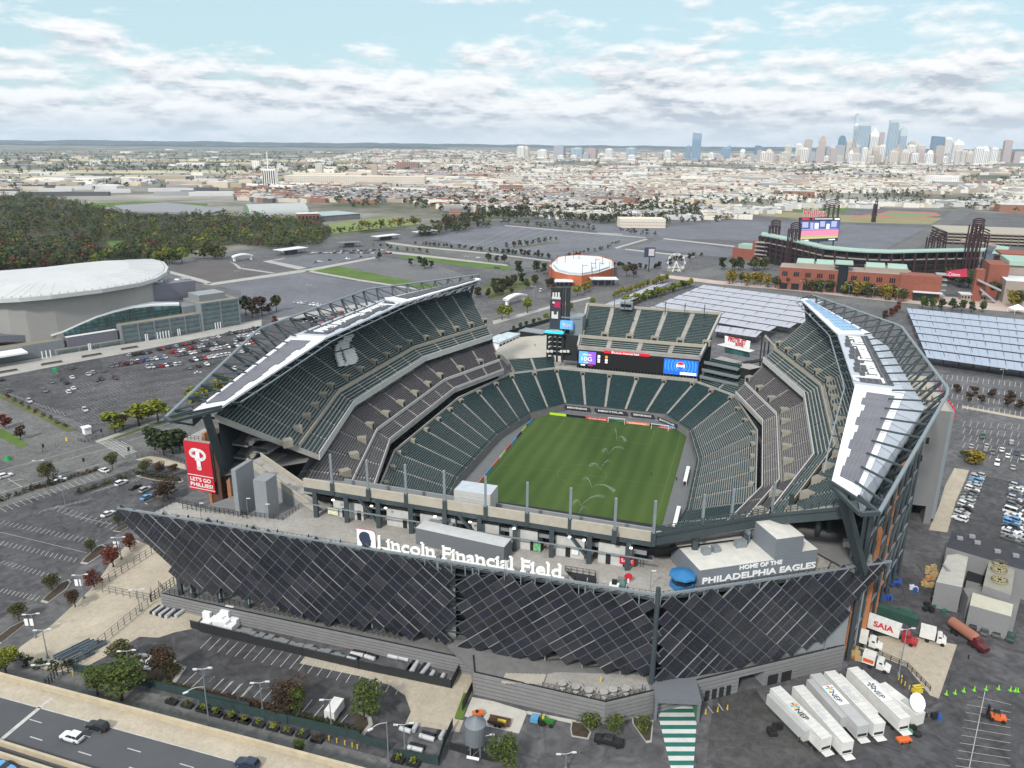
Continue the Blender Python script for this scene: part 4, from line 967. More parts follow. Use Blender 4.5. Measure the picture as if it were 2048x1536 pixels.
sheet('lawn',M_grassd,ID,[(985,600),(1055,575),(1080,560),(1010,552),(960,575)],.09)
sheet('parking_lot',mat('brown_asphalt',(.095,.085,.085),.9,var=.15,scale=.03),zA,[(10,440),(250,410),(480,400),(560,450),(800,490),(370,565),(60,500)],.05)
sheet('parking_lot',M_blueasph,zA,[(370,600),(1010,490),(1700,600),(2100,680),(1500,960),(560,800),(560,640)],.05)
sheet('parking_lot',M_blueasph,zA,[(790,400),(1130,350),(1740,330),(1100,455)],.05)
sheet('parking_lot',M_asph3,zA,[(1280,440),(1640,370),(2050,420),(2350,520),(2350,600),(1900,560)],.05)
sheet('lawn',M_grass,zA,[(1110,478),(1280,435),(1900,560),(2250,610),(2150,640),(1950,610),(1500,545)],.08)
sheet('lawn',M_grass,zB,[(-200,330),(0,338),(350,375),(640,410),(690,440),(600,440),(330,410),(0,370)],.08)
sheet('lawn',mat('playing_field_grass',(.16,.20,.06),.95,var=.15,scale=.02),zA,[(1250,110),(1690,60),(1960,90),(1970,110),(1500,160),(1280,190)],.08)
sheet('woodland_floor',mat('forest_floor',(.045,.044,.024),.95,var=.35,scale=.05),ID,[(-200,385),(85,393),(150,403),(240,425),(440,430),(500,434),(640,438),(662,470),(640,488),(560,495),(470,488),(345,508),(325,524),(300,516),(200,523),(0,546),(-200,565)],.06)
sheet('lawn',M_grass,zG,[(620,110),(1100,90),(1640,105),(1630,130),(1300,115),(900,135),(720,135)],.09)
sheet('lawn',M_grass,zG,[(760,480),(870,480),(870,520),(760,520)],.09);sheet('lawn',M_grass,zG,[(830,400),(1010,400),(980,455),(880,450)],.09)
for pts in([(250,585),(1080,465),(1640,365),(1650,375),(1090,485),(330,595)],[(1050,480),(1110,478),(1500,548),(1990,625),(1960,632),(1480,558)],[(730,405),(900,378),(905,384),(800,400),(1080,455),(1010,470)],[(460,405),(520,425),(560,455),(830,495),(800,500),(540,462),(500,425)],[(0,480),(250,545),(340,575),(300,585),(0,500)],[(840,855),(1300,770),(2100,640),(2150,660),(1300,800),(850,880)]):
 sheet('sidewalk',M_walk,zA,pts,.10)
sheet('road',M_road,zB,[(-250,240),(0,275),(500,325),(900,385),(1000,405),(900,430),(500,385),(0,310),(-250,280)],.06)
sheet('sidewalk',M_walk,zB,[(-250,232),(0,265),(500,312),(960,370),(960,378),(500,322),(0,276),(-250,244)],.10)
sheet('sidewalk',M_walk,zB,[(-250,300),(0,325),(640,400),(640,410),(0,340),(-250,315)],.10)
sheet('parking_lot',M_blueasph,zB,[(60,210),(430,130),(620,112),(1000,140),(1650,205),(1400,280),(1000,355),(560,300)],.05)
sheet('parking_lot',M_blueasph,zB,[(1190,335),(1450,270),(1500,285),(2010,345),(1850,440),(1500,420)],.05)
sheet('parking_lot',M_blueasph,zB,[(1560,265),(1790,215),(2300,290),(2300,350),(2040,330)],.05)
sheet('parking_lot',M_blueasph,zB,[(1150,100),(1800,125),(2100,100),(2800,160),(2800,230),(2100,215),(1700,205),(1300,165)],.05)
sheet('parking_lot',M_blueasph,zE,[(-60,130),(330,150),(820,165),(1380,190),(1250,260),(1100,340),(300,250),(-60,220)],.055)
for pts in([(1420,275),(1650,210),(1670,215),(1440,283)],[(1500,283),(2010,338),(2005,348),(1500,292)],[(1780,205),(2300,262),(2300,272),(1780,214)],[(620,110),(1300,170),(1650,200),(1650,206),(1300,178),(620,117)],[(1300,165),(1480,175),(1480,182),(1300,172)]):
 sheet('sidewalk',M_walk,zB,pts,.10)
sheet('lawn',M_grassd,zB,[(1500,110),(1750,80),(1820,90),(1780,120),(1580,135)],.09)
sheet('lawn',M_grassd,zB,[(620,275),(780,270),(1040,240),(1000,235),(750,265)],.09)
sheet('road',M_road,zE,[(1110,345),(1420,190),(1520,100),(1750,-20),(1850,-20),(1640,120),(1500,190),(1300,345)],.06)
sheet('road',M_road,zE,[(-500,520),(0,575),(500,605),(1200,690),(2300,790),(2300,840),(1200,740),(500,650),(0,600),(-500,545)],.06)
sheet('sidewalk',mat('pink_paving',(.42,.34,.30),.9,var=.15,scale=.1),zE,[(-400,500),(0,545),(500,590),(1200,660),(1500,650),(2200,700),(2200,775),(1200,690),(500,612),(0,570),(-400,522)],.09)
sheet('lawn',mat('dry_grass',(.22,.20,.10),.95,var=.15,scale=.02),zE,[(100,65),(820,100),(1500,120),(1420,165),(820,150),(100,90)],.08)
sheet('lawn',M_grass,zE,[(210,40),(680,30),(900,62),(820,85),(400,70)],.09)
sheet('running_track',mat('track_red',(.36,.13,.09),.9,var=.1),zE,[(1050,95),(1150,72),(1450,85),(1490,105),(1300,125),(1080,115)],.09)
sheet('lawn',mat('turf_green',(.14,.22,.11),.9,var=.1),zE,[(1090,98),(1170,82),(1410,92),(1430,105),(1280,115),(1110,108)],.11)
sheet('running_track',mat('track_red2',(.36,.13,.09),.9,var=.1),zE,[(850,118),(1010,95),(1020,105),(900,125)],.10)
sheet('sidewalk',M_tan,zC,[(950,1288),(1577,1405),(2200,1530),(2200,1560),(1577,1430),(950,1312)],.09)
sheet('parking_lot',M_asph2,zC,[(560,820),(2200,1000),(2200,2600),(700,2600),(800,1300)],.04)
sheet('parking_lot',M_asph,zD,[(820,470),(1000,520),(1143,560),(1400,560),(1400,1500),(640,1000),(500,900)],.06)
sheet('sidewalk',M_tan,zD,[(550,410),(675,430),(640,520),(560,700),(490,960),(330,940),(420,730),(470,560)],.07)
sheet('pavement',M_tan,zQ,[(740,800),(900,780),(1120,790),(1335,830),(1230,1140),(1180,1120),(1050,960),(850,880),(730,830)],.06)
sheet('parking_lot',M_asph,zQ,[(860,250),(1200,500),(1350,600),(1800,600),(2300,900),(2300,2200),(-100,2200),(-60,1250),(300,1150),(700,960),(820,600)],.04)
sheet('pavement',mat('oily_asphalt',(.068,.067,.066),.8,var=.35,scale=.06,wear=.3),zQ,[(-60,1130),(180,1080),(260,1200),(420,1380),(560,1500),(300,1560),(-100,1500)],.055)
sheet('parking_lot',M_asph,zL,[(-400,1400),(0,1300),(250,1250),(560,1190),(820,1110),(1040,1090),(1440,1160),(1440,1340),(1240,1480),(800,1700),(0,2300),(-900,2300)],.04)
sheet('plaza',M_tan,zMm,[(85,880),(120,840),(300,715),(380,640),(470,560),(560,470),(640,350),(760,220),(900,280),(1050,460),(1130,600),(1170,660),(1100,740),(1000,760),(910,790),(800,785),(660,870),(440,985),(330,990),(180,950)],.07)
sheet('parking_lot',M_asph,zMm,[(480,965),(620,850),(700,800),(820,785),(905,795),(980,725),(1240,770),(1700,890),(2200,1010),(2360,1130),(2390,1230),(2330,1400),(2200,1480),(1900,1400),(1400,1210),(1000,1100),(700,1030)],.055)
sheet('pavement',M_tan,zN,[(680,570),(720,520),(1300,650),(1640,720),(1780,630),(1870,650),(1870,780),(1740,950),(1800,960),(1770,1040),(1400,985),(1440,900),(1400,790),(1300,720),(1100,660)],.065)
sheet('road',M_road,zMm,[(-300,890),(80,930),(460,990),(600,1060),(1000,1130),(1433,1240),(1800,1340),(2100,1440),(2400,1560),(2400,1800),(1600,1500),(900,1250),(260,1070),(-300,960)],.05)
sheet('pavement',mat('pale_slab',(.45,.43,.39),.9,var=.1),zO,[(150,800),(300,830),(530,900),(470,1050),(250,1000),(100,930)],.07)
sheet('pavement',mat('pale_slab2',(.45,.43,.39),.9,var=.1),zO,[(530,895),(860,960),(850,985),(520,915)],.07)
gs=MB();g0,g1=W(*zO(1500,880)),W(*zO(1590,1300));a0_,a1_=W(*zO(1410,880)),W(*zO(1510,1300));c0_,c1_=W(*zO(1690,880)),W(*zO(1660,1300))
for k in range(-2,22):
 f0,f1=k/14,(k+1)/14;P=[a0_.lerp(a1_,f0),c0_.lerp(c1_,f0),c0_.lerp(c1_,f1),a0_.lerp(a1_,f1)]
 if k<5:P=[p+(g0-g1)*0 for p in P]
 gs.face([(p.x,p.y,.08)for p in P],m=k%2)
struct(gs.obj('striped_walkway',[mat('paint_dark_green',(.02,.13,.11),.8,var=.1),mat('paint_offwhite',(.55,.55,.52),.8,var=.1)]))
ln=MB()
def seg(zf,a,b,wd=.16,z=.10):
 p,q=W(*zf(*a)),W(*zf(*b));d=(q-p);
 if d.length<.1:return
 d.normalize();nr=Vector((-d.y,d.x,0))*wd/2;ln.face([(v.x,v.y,z)for v in(p-nr,p+nr,q+nr,q-nr)][::-1])
def row(zf,a0,a1,b0,b1,n,wd=.16,z=.10):
 P0,P1,Q0,Q1=[W(*zf(*q))for q in(a0,a1,b0,b1)]
 for k in range(n+1):
  p=P0 .lerp(P1,k/n);q=Q0 .lerp(Q1,k/n);d=(q-p).normalized();nr=Vector((-d.y,d.x,0))*wd/2
  ln.face([(v.x,v.y,z)for v in(p-nr,p+nr,q+nr,q-nr)][::-1])
row(zN,(80,390),(690,515),(0,470),(610,610),10);row(zN,(745,530),(1390,670),(670,625),(1335,785),10,z=.12)
row(zN,(100,660),(560,770),(20,740),(490,850),7);row(zN,(765,820),(1090,960),(680,925),(1040,1010),4)
row(zMm,(1125,990),(1433,1070),(1045,1065),(1365,1150),6)
row(zMm,(0,140),(530,260),(30,120),(560,230),20);row(zMm,(0,260),(420,360),(25,235),(440,335),16);row(zMm,(0,365),(330,470),(30,350),(350,440),14)
row(zMm,(300,60),(660,180),(340,30),(700,150),13);row(zMm,(0,530),(200,580),(20,510),(230,550),9);seg(zMm,(0,185),(500,305),.12);seg(zMm,(370,80),(640,140),.12)
row(zL,(0,1445),(780,1160),(50,1475),(830,1190),17,.14);row(zL,(700,1330),(1040,1240),(790,1290),(1100,1200),8)
row(zL,(300,1480),(640,1400),(360,1450),(700,1370),9,.14)
for k in range(7):
 y0=470+k*55;x0=560-k*28
 row(zL,(x0+60,y0+15),(x0+1000+k*10,y0-160+k*8),(x0+95,y0+35),(x0+1045+k*10,y0-145+k*8),34,.07,.07)
row(zL,(60,560),(470,700),(110,590),(500,740),12,.1,.07)
for k in range(15):
 f=k/14;a=(745+(925-745)*f*1.05,940+105*f*1.0);b=(860+190*f,905+105*f);seg(zL,a,b,.55,.11)
for a,b in(((0,1160),(960,900)),((480,1080),(940,960)),((930,930),(1020,985)),((1030,870),(1500,740)),((980,930),(1450,790)),((0,1330),(760,1110)),((60,1220),(170,1285)),((60,1245),(185,1222)),((860,985),(960,1060))):seg(zL,a,b,.22,.11)
for k in range(4):row(zC,(690-k*0,960+k*95),(2000,1100+k*100),(680,1010+k*95),(1990,1150+k*100),24,.2)
for k in range(5):row(zD,(640,10+k*62),(1400,60+k*75),(620,55+k*62),(1385,105+k*75),13,.14)
for k in range(10):seg(zQ,(1495+(1420-1495)*k/9-95+(55 if k==0 else 0),1110+395*k/9+20),(1495-75*k/9+150*(1+k*.05),1110+395*k/9+65-k*0),.1)
seg(zQ,(1495,1100),(1405,1536),.14)
for a,b in(((1760,865),(1795,910)),((1830,845),(1865,895))):seg(zO,a,b,.16)
for k in range(12):seg(zB,(300+k*60,300-k*0),(700+k*82,118+k*7),.35,.10)
lines=struct(ln.obj('road_markings',M_line))
lf=MB()
isl=MB()
def island(zf,pts,h=.14):
 P=[W(*zf(*q))for q in pts];isl.prism([(p.x,p.y)for p in P],0.0,h,m=1,mtop=1);c=sum(P,Vector())/len(P);isl.prism([(c.x+(p.x-c.x)*.86,c.y+(p.y-c.y)*.86)for p in P],h*.5,h+.05,m=0)
island(zMm,[(460,365),(480,340),(560,265),(590,255),(612,268),(590,310),(500,370)]);island(zMm,[(232,585),(260,555),(360,470),(395,455),(410,470),(385,510),(270,595)])
island(zMm,[(-60,820),(60,730),(140,690),(160,700),(100,750),(0,830)]);island(zMm,[(648,180),(720,140),(745,150),(690,185)])
island(zL,[(1040,1200),(1080,1190),(1250,1200),(1400,1220),(1410,1240),(1380,1250),(1200,1235)])
island(zMm,[(640,985),(720,900),(800,880),(1000,920),(1070,960),(1000,1060),(860,1050)]);island(zN,[(1060,1000),(1100,900),(1170,940),(1180,990),(1110,1080),(1040,1070),(560,960),(560,930),(900,980)])
island(zL,[(1110,1410),(1220,1365),(1230,1375),(1130,1418)]);island(zO,[(1240,930),(1390,960),(1375,1110),(1340,1115),(1245,980)])
island(zO,[(830,965),(900,975),(965,1040),(945,1090),(830,1070),(820,1020)])
isl.obj('planting_island',[M_soil,M_walk]);struct(bpy.data.objects['planting_island'])
sheet('planting_bed',M_soil,zMm,[(1000,1075),(1100,1050),(1433,1140),(1700,1200),(1960,1290),(2040,1330),(2020,1360),(1700,1290),(1300,1170)],.09)
sheet('planting_bed',M_grass,zN,[(1735,945),(1800,770),(1845,780),(1790,950)],.09)
sheet('planting_bed',M_soil,zN,[(0,740),(200,780),(560,900),(900,990),(1120,1070),(1100,1090),(600,960),(200,840),(0,790)],.088)
hl=MB();rh=random.Random(5)
def hill(px0,px1,pys,D,name,m,step=12,amp=1.6):
 mb=MB();xs=list(range(px0,px1+1,step));prev=None;y0=pys[0];cur=0
 for i,x in enumerate(xs):
  k=(x-px0)/(px1-px0);y=pys[0]+(pys[1]-pys[0])*k;cur=cur*.8+rh.uniform(-1,1)*amp*.5
  xx=(x-1024)/F;yy=-(y+cur-768)/F;xx,yy=_c*xx-_s*yy,_s*xx+_c*yy
  d=Vector((xx,_cp+yy*_sp,-_sp+yy*_cp));kk=D/d.y;p=Vector((0,0,CH))+d*kk;top=max(4,p.z)
  cols_=[(p.x*.93,D*.93,0),(p.x,D,top),(p.x*1.06,D*1.06,0)]
  if prev:mb.face([prev[0],cols_[0],cols_[1],prev[1]]);mb.face([prev[1],cols_[1],cols_[2],prev[2]])
  prev=cols_
 o=mb.obj(name,m,smooth=True);return struct(o)
M_hill=mat('distant_woods',(.016,.026,.026),1,var=.3,scale=.004)
hill(-400,2450,(275.5,302.5),18000,'hills',M_hill);hill(-400,900,(283.5,294),13500,'hills',M_hill,amp=2.0);hill(1300,2450,(299,304),14500,'hills',M_hill,amp=1.5)
hzm=bpy.data.materials.new('haze');hzm.use_nodes=True;t=hzm.node_tree;t.nodes.remove(t.nodes['Principled BSDF'])
pv_=t.nodes.new('ShaderNodeVolumePrincipled');pv_.inputs['Color'].default_value=(.68,.84,1.0,1);pv_.inputs['Density'].default_value=3.6e-5;pv_.inputs['Anisotropy'].default_value=0.0
t.links.new(pv_.outputs[0],t.nodes['Material Output'].inputs['Volume'])
hb_=MB();hb_.frame((0,9800,209),(22000,0,0),(0,12500,0),(0,0,210));hz_=hb_.obj('haze',hzm);hz_['kind']='stuff'
#pitch
pm=bpy.data.materials.new('pitch_grass');pm.use_nodes=True;t=pm.node_tree;b=t.nodes['Principled BSDF'];b.inputs['Roughness'].default_value=.95;b.inputs['Specular IOR Level'].default_value=.15
tcn=t.nodes.new('ShaderNodeTexCoord');mp=t.nodes.new('ShaderNodeMapping');mp.inputs['Rotation'].default_value=(0,0,0);t.links.new(tcn.outputs['Object'],mp.inputs[0])
wv_=t.nodes.new('ShaderNodeTexWave');wv_.bands_direction='X';wv_.inputs['Scale'].default_value=.055;wv_.inputs['Distortion'].default_value=1.5;wv_.inputs['Detail'].default_value=3;wv_.inputs['Detail Scale'].default_value=.6
t.links.new(mp.outputs[0],wv_.inputs['Vector'])
nz=t.nodes.new('ShaderNodeTexNoise');nz.inputs['Scale'].default_value=.05;nz.inputs['Detail'].default_value=8;mp2=t.nodes.new('ShaderNodeMapping');mp2 .inputs['Scale'].default_value=(1,.25,1);t.links.new(tcn.outputs['Object'],mp2 .inputs[0]);t.links.new(mp2 .outputs[0],nz.inputs['Vector'])
md=t.nodes.new('ShaderNodeMath');md.operation='MULTIPLY_ADD';md.inputs[1].default_value=.16;t.links.new(wv_.outputs['Fac'],md.inputs[0]);t.links.new(nz.outputs['Fac'],md.inputs[2])
rp_=t.nodes.new('ShaderNodeValToRGB');t.links.new(md.outputs[0],rp_.inputs[0]);rp_.color_ramp.elements[0].position=.30;rp_.color_ramp.elements[1].position=.85
rp_.color_ramp.elements[0].color=(.028,.060,.014,1);rp_.color_ramp.elements[1].color=(.070,.110,.030,1);t.links.new(rp_.outputs[0],b.inputs['Base Color'])
p_=MB();P=[(-33.2,-60),(33.4,-60),(33.6,57),(31.5,60),(-30,61),(-33.2,58)];p_.face([(s,t_,-3)for s,t_ in P])
pit=p_.obj('pitch',pm);pit.rotation_euler=(0,0,TH);pit.location=(O.x,O.y,0);struct(pit)
ap=MB();Q=[(s*1.02,t_)for s,t_ in FR]+[(-s*1.02,t_)for s,t_ in reversed(FR)];ap.face([(p.x,p.y,-3.06)for p in(S(s,t_)for s,t_ in Q)]);struct(ap.obj('pitch_surround',mat('surround_grey',(.13,.135,.14),.9,var=.1)))
gl=MB()
def fl(a,b,wd=.14):
 p,q=S(*a,-2.97),S(*b,-2.97);d=(q-p).normalized();nr=Vector((-d.y,d.x,0))*wd/2;gl.face([p-nr,q-nr,q+nr,p+nr][::-1])
X1,X0,Y0,Y1=31,-31.5,-55,55
for a,b in(((X1,Y0),(X1,Y1)),((X0,Y0),(X0,Y1)),((X0,0),(X1,0)),((X0,Y1),(X1,Y1)),((X0,Y0),(X1,Y0)),((-20,Y1),(-20,Y1-16.5)),((20,Y1),(20,Y1-16.5)),((-20,Y1-16.5),(20,Y1-16.5)),((-20,Y0),(-20,Y0+16.5)),((20,Y0),(20,Y0+16.5)),((-20,Y0+16.5),(20,Y0+16.5))):fl(a,b)
for k in range(32):a0,a1=2*pi*k/32,2*pi*(k+1)/32;fl((9.15*cos(a0),9.15*sin(a0)),(9.15*cos(a1),9.15*sin(a1)))
struct(gl.obj('pitch_lines',mat('faint_chalk',(.10,.15,.06),.9,var=0)))
def board(name,lab,a,b,cm,txt=None,h=1.0,tm=None,z=-3,grp='advertising boards along the pitch'):
 mb=MB();p,q=S(*a,z),S(*b,z);d=(q-p).normalized();nr=Vector((d.y,-d.x,0))
 if nr.dot(Vector((0,0,0))-(p+q)/2)<0:nr=-nr
 mb.frame((p+q)/2+Vector((0,0,h/2)),(q-p)/2*.99,nr*.08,Vector((0,0,h/2)),m=0)
 if txt:
  u_=d if d.cross(Vector((0,0,1))).dot(nr)>0 else-d;c=(p+q)/2+nr*.12+Vector((0,0,h*.25));hw=(q-p).length*.38
  text_fit(mb,txt,c-u_*hw,c+u_*hw,(0,0,1),h*.5,.04,1,bold=.02)
 o=mb.obj(name,[cm,tm or M_white],None,p);tag(o,lab,'advertising board',grp);return o
BK=mat('board_black',(.015,.015,.018),.5,var=0);BR_=mat('board_red',(.60,.05,.04),.5,var=0);BB=mat('board_blue',(.04,.35,.65),.5,var=0);BY=mat('board_lime',(.45,.68,.03),.5,var=0);BO=mat('board_orange',(.75,.22,.10),.5,var=0);BW=mat('board_white',(.65,.66,.66),.5,var=0);BG=mat('board_green',(.02,.12,.05),.5,var=0)
xs=-29.5
for wd_,m_,tx_,nm in((9,BY,None,'lime green board at the far left corner of the pitch'),(9,BK,None,'black board with white triangles on the far goal line'),(10.5,BR_,'Coca-Cola','red board with white script at the far goal line'),(7.5,BG,None,'dark green board left of the first goal'),(10.5,BO,'atlantic','pale red board behind the first goal'),(5,BK,None,'short black board right of the first goal'),(7.5,BB,'visit','light blue board between the two goals')):
 o=board('advertising_board',nm,(xs,60.3-(xs+29.5)*.005),(xs+wd_,60.3),m_,tx_,1.1,BK if m_ is BY else None);xs+=wd_
board('advertising_board','red board inside the second goal',(21,59.2),(27,58.6),BR_,'visa',1.0)
ys=56;seq=[(5,BR_),(7,BB),(3,BG),(7,BY),(7,BK),(8,BB),(7,BR_),(5,BY),(3,BW),(9,BO),(8,BB),(8,BO),(5,BB),(10,BO)]
nmz={id(BR_):'red',id(BB):'light blue',id(BG):'dark green',id(BY):'lime green',id(BK):'black',id(BW):'white',id(BO):'orange'}
for i,(wd_,m_)in enumerate(seq):
 board('advertising_board',nmz[id(m_)]+' board along the left touchline of the pitch',(-33.6,ys),(-33.6,ys-wd_),m_,None,.95);ys-=wd_
for i,(a,b,tx_)in enumerate((((-23,66.8),(-11,66.9),'BIENVENIDOS'),((-9,66.9),(6,66.9),'MEXTOUR'),((7.5,66.9),(18,66.6),'BIENVENIDOS'),((19,66.4),(30,56),None))):
 if tx_:board('wall_banner','dark wall banner reading %s below the far stand, %s'%(tx_,('on the left','in the middle','on the right')[i]),a,b,mat('banner_charcoal',(.03,.03,.04),.6,var=.1),tx_,1.6,None,-1.6,'dark banners on the far wall')
board('wall_banner','dark wall banner reading EXTOUR near the right corner',(19.5,66.2),(29,58.5),mat('banner_charcoal',(.03,.03,.04)),'EXTOUR',1.6,None,-2.0,'dark banners on the far wall')
def goal(s,t,lab):
 g=thing('football_goal',lab,'goal',S(s,t,-3),'goals side by side on the far line')
 mb=MB();w2=3.66
 for sg in(-1,1):mb.beam(S(s+sg*w2,t,-3),S(s+sg*w2,t,-.5),.16)
 mb.beam(S(s-w2,t,-.55),S(s+w2,t,-.55),.16);mb.obj('goal_frame',M_white,g)
 mb=MB()
 for k in range(9):x=s-w2+k*2*w2/8;mb.beam(S(x,t+2.2,-3),S(x,t+.9,-.6),.03);mb.beam(S(x,t,-.6),S(x,t+.9,-.6),.03)
 for z_ in(-2.4,-1.8,-1.2):mb.beam(S(s-w2,t+1.9-(z_+3)*.4,z_),S(s+w2,t+1.9-(z_+3)*.4,z_),.03)
 mb.obj('goal_net',M_white,g)
goal(2.6,58.5,'white goal on the far line in front of the pale red board');goal(21.8,56.5,'second white goal further right near the far right corner')
wm=bpy.data.materials.new('water_spray');wm.use_nodes=True;t=wm.node_tree;b=t.nodes['Principled BSDF'];b.inputs['Base Color'].default_value=(.9,.93,.95,1);b.inputs['Roughness'].default_value=.9;b.inputs['Alpha'].default_value=.055
def spray(px,py,tips,lab):
 base=W(px,py,-3);o=MB()
 for tx_,ty_ in tips:
  e_=W(tx_,ty_,-2.6);pr=None
  for k in range(15):
   f=k/14;p=base.lerp(e_,f)+Vector((0,0,3.4*4*f*(1-f)*.55));wd=.10+.7*f*f
   if pr is not None:
    o.tube(pr[0],p,pr[1],wd,n=6,cap=False)
   pr=(p,wd)
 q=o.obj('sprinkler_spray',wm,None,base);tag(q,lab,'water spray','sprinklers along the middle of the pitch')
z9=ZM_(880,780,3.938)
for i,(b_,tp)in enumerate((((1392,392),[(1375,315),(1462,405)]),((1325,505),[(1285,488),(1440,465)]),((1262,630),[(1180,600),(1345,570)]),((1195,768),[(1135,705),(1375,800)]),((1110,915),[(1050,898),(1290,845)]),((1085,1000),[(1150,935)]))):
 spray(*z9(*b_),[z9(*q)for q in tp],('farthest sprinkler spray, a tall white arc near the far goal','second sprinkler spray from the far end of the pitch','sprinkler spray left of the centre of the pitch','sprinkler spray with a long arc to the right, nearer than the centre','sprinkler spray close to the near parapet','faintest sprinkler spray, right above the parapet')[i])
def bench(t0,t1,lab):
 g=thing('team_bench',lab,'bench',S(37,(t0+t1)/2,-3),'covered team benches on the right touchline')
 mb=MB();mb.frame(S(37.4,(t0+t1)/2,-1.1),U*.55,V*(t1-t0)/2,Vector((0,0,.08)));mb.frame(S(38.0,(t0+t1)/2,-2),U*.06,V*(t1-t0)/2,Vector((0,0,.95)));mb.obj('shelter',M_white,g)
 mb=MB();mb.frame(S(37.4,(t0+t1)/2,-2.5),U*.35,V*(t1-t0)/2*.95,Vector((0,0,.25)));mb.obj('seat',M_dark,g)
bench(2,16,'long white covered bench on the far half of the right touchline');bench(-34,-19,'long white covered bench on the near half of the right touchline')
def person_mesh(name,shirt,trousers,skin=(.35,.22,.16)):
 bm=bmesh.new();vs={};sk=bm.verts.layers.skin.verify()
 pts={'pel':(0,0,.95,.15),'che':(0,0,1.32,.17),'nec':(0,0,1.50,.07),'hed':(0,.01,1.66,.105),'hl':(.10,0,.88,.10),'kl':(.11,.03,.48,.07),'al':(.12,-.02,.08,.05),'tl':(.12,.12,.04,.045),'hr':(-.10,0,.88,.10),'kr':(-.11,.02,.48,.07),'ar':(-.12,-.02,.08,.05),'tr':(-.12,.12,.04,.045),'sl':(.20,0,1.42,.07),'el':(.27,-.02,1.15,.05),'wl':(.28,.06,.90,.038),'fl':(.28,.09,.80,.03),'sr':(-.20,0,1.42,.07),'er':(-.27,-.02,1.15,.05),'wr':(-.28,.06,.90,.038),'fr':(-.28,.09,.80,.03)}
 for k,(x,y,z,r)in pts.items():
  v=bm.verts.new((x,y,z));v[sk].radius=(r,r);vs[k]=v
 vs['pel'][sk].use_root=True
 for a,b in(('pel','che'),('che','nec'),('nec','hed'),('pel','hl'),('hl','kl'),('kl','al'),('al','tl'),('pel','hr'),('hr','kr'),('kr','ar'),('ar','tr'),('che','sl'),('sl','el'),('el','wl'),('wl','fl'),('che','sr'),('sr','er'),('er','wr'),('wr','fr')):bm.edges.new((vs[a],vs[b]))
 me=bpy.data.meshes.new(name);bm.to_mesh(me);bm.free();o=bpy.data.objects.new(name,me);COL.objects.link(o)
 o.modifiers.new('s','SKIN');m_=o.modifiers.new('u','SUBSURF');m_.levels=1;m_.render_levels=1
 dg=bpy.context.evaluated_depsgraph_get();me2=bpy.data.meshes.new_from_object(o.evaluated_get(dg));bpy.data.objects.remove(o)
 me2 .materials.clear()
 for nm,c in(('skin_'+name,skin),('shirt_'+name,shirt),('trousers_'+name,trousers),('hair',(.02,.015,.01))):me2 .materials.append(mat(nm,c,.8,var=0))
 for p in me2 .polygons:
  z=p.center.z;x=abs(p.center.x);p.material_index=3 if(z>1.68 or(z>1.58 and p.center.y<-.03))else 0 if(z>1.47 or(x>.24 and z<1.1))else 1 if(z>.96 or x>.2)else 2
 return me2
PM=[person_mesh('worker',(.03,.03,.035),(.02,.02,.03)),person_mesh('vest',(.55,.70,.03),(.03,.03,.05)),person_mesh('blue',(.05,.10,.3),(.04,.04,.05))]
def person(p,rz,k,lab):
 o=bpy.data.objects.new('person',PM[k]);COL.objects.link(o);o.location=p;o.rotation_euler=(0,0,rz);o.rotation_euler[2]=rz;tag(o,lab,'person');return o
person(W(*z9(1663,672),-3),1.2,0,'person in dark clothes standing alone on the right half of the pitch')
person(W(*z9(1860,715),-3),.2,0,'person in dark clothes at the right touchline by the midway line')
person(W(*zI(575,850),3),.2,0,'person in dark clothes walking on the open concourse left of the sign tower')
person(W(*zQ(1400,915),0),2.2,0,'person in dark clothes standing alone on the asphalt below the tanker lorry')
person(W(*zQ(1015,1035),0),1.2,1,'person in a bright vest beside the light pole near the satellite truck')
person(W(*zQ(700,980),0),1.0,2,'person at the wall corner behind the white trailers')
person(W(*zQ(430,1392),0),.6,0,'person in dark clothes near the rear step of the leftmost trailer')
person(W(*zQ(1158,1250),0),2.6,0,'person in dark clothes right of the satellite truck')
person(W(*zO(1312,752),6),1.0,2,'person at the right end of the terrace by the dark column')
#buildings around
class Fr:
 "facade frame standing on a ground line given by two sight lines"
 def __init__(s,zf,a,b,off=0.0):
  s.zf=zf;A,B=W(*zf(*a)),W(*zf(*b));s.L=(B-A).length;s.d=(B-A).normalized();n=Vector((s.d.y,-s.d.x,0));s.n=n if n.y<0 else-n;s.o=A
 def at(s,x,y,dep=0.0):
  px,py=s.zf(x,y);p=hit_plane(px,py,s.o-s.n*dep,s.n);return(p-s.o).dot(s.d),p.z
 def P(s,x,dep,z=0.0):p=s.o+s.d*x-s.n*dep;return Vector((p.x,p.y,z))
 def box(s,mb,x0,x1,d0,d1,z0,z1,m=None,mt=None):
  P=[s.P(x0,d0),s.P(x1,d0),s.P(x1,d1),s.P(x0,d1)];mb.prism([(p.x,p.y)for p in P],z0,z1,m=m,mtop=mt)
M_grey=mat('arena_grey',(.15,.15,.18),.6,var=.04);M_greyl=mat('arena_light_grey',(.28,.275,.265),.8,var=.03)
M_teal=mat('teal_glass',(.03,.10,.10),.15,var=.5,scale=.25,var2=(.10,.26,.25),spec=.6);M_rooft=mat('tan_roof',(.24,.215,.17),.9,var=.12,scale=.1)
M_lgrey=mat('light_grey_panel',(.24,.26,.28),.6,var=.04)
ar=thing('arena','huge oval arena with a smooth white roof and grey glass front at the left edge','arena',W(*zF(700,600)))
mb=MB();out=[(-900,260),(-500,215),(0,178),(300,152),(700,105),(1000,76),(1200,70),(1290,92),(1325,135),(1310,172),(1230,220),(1100,258),(800,308),(400,356),(150,378),(0,385),(-500,385),(-900,340)]
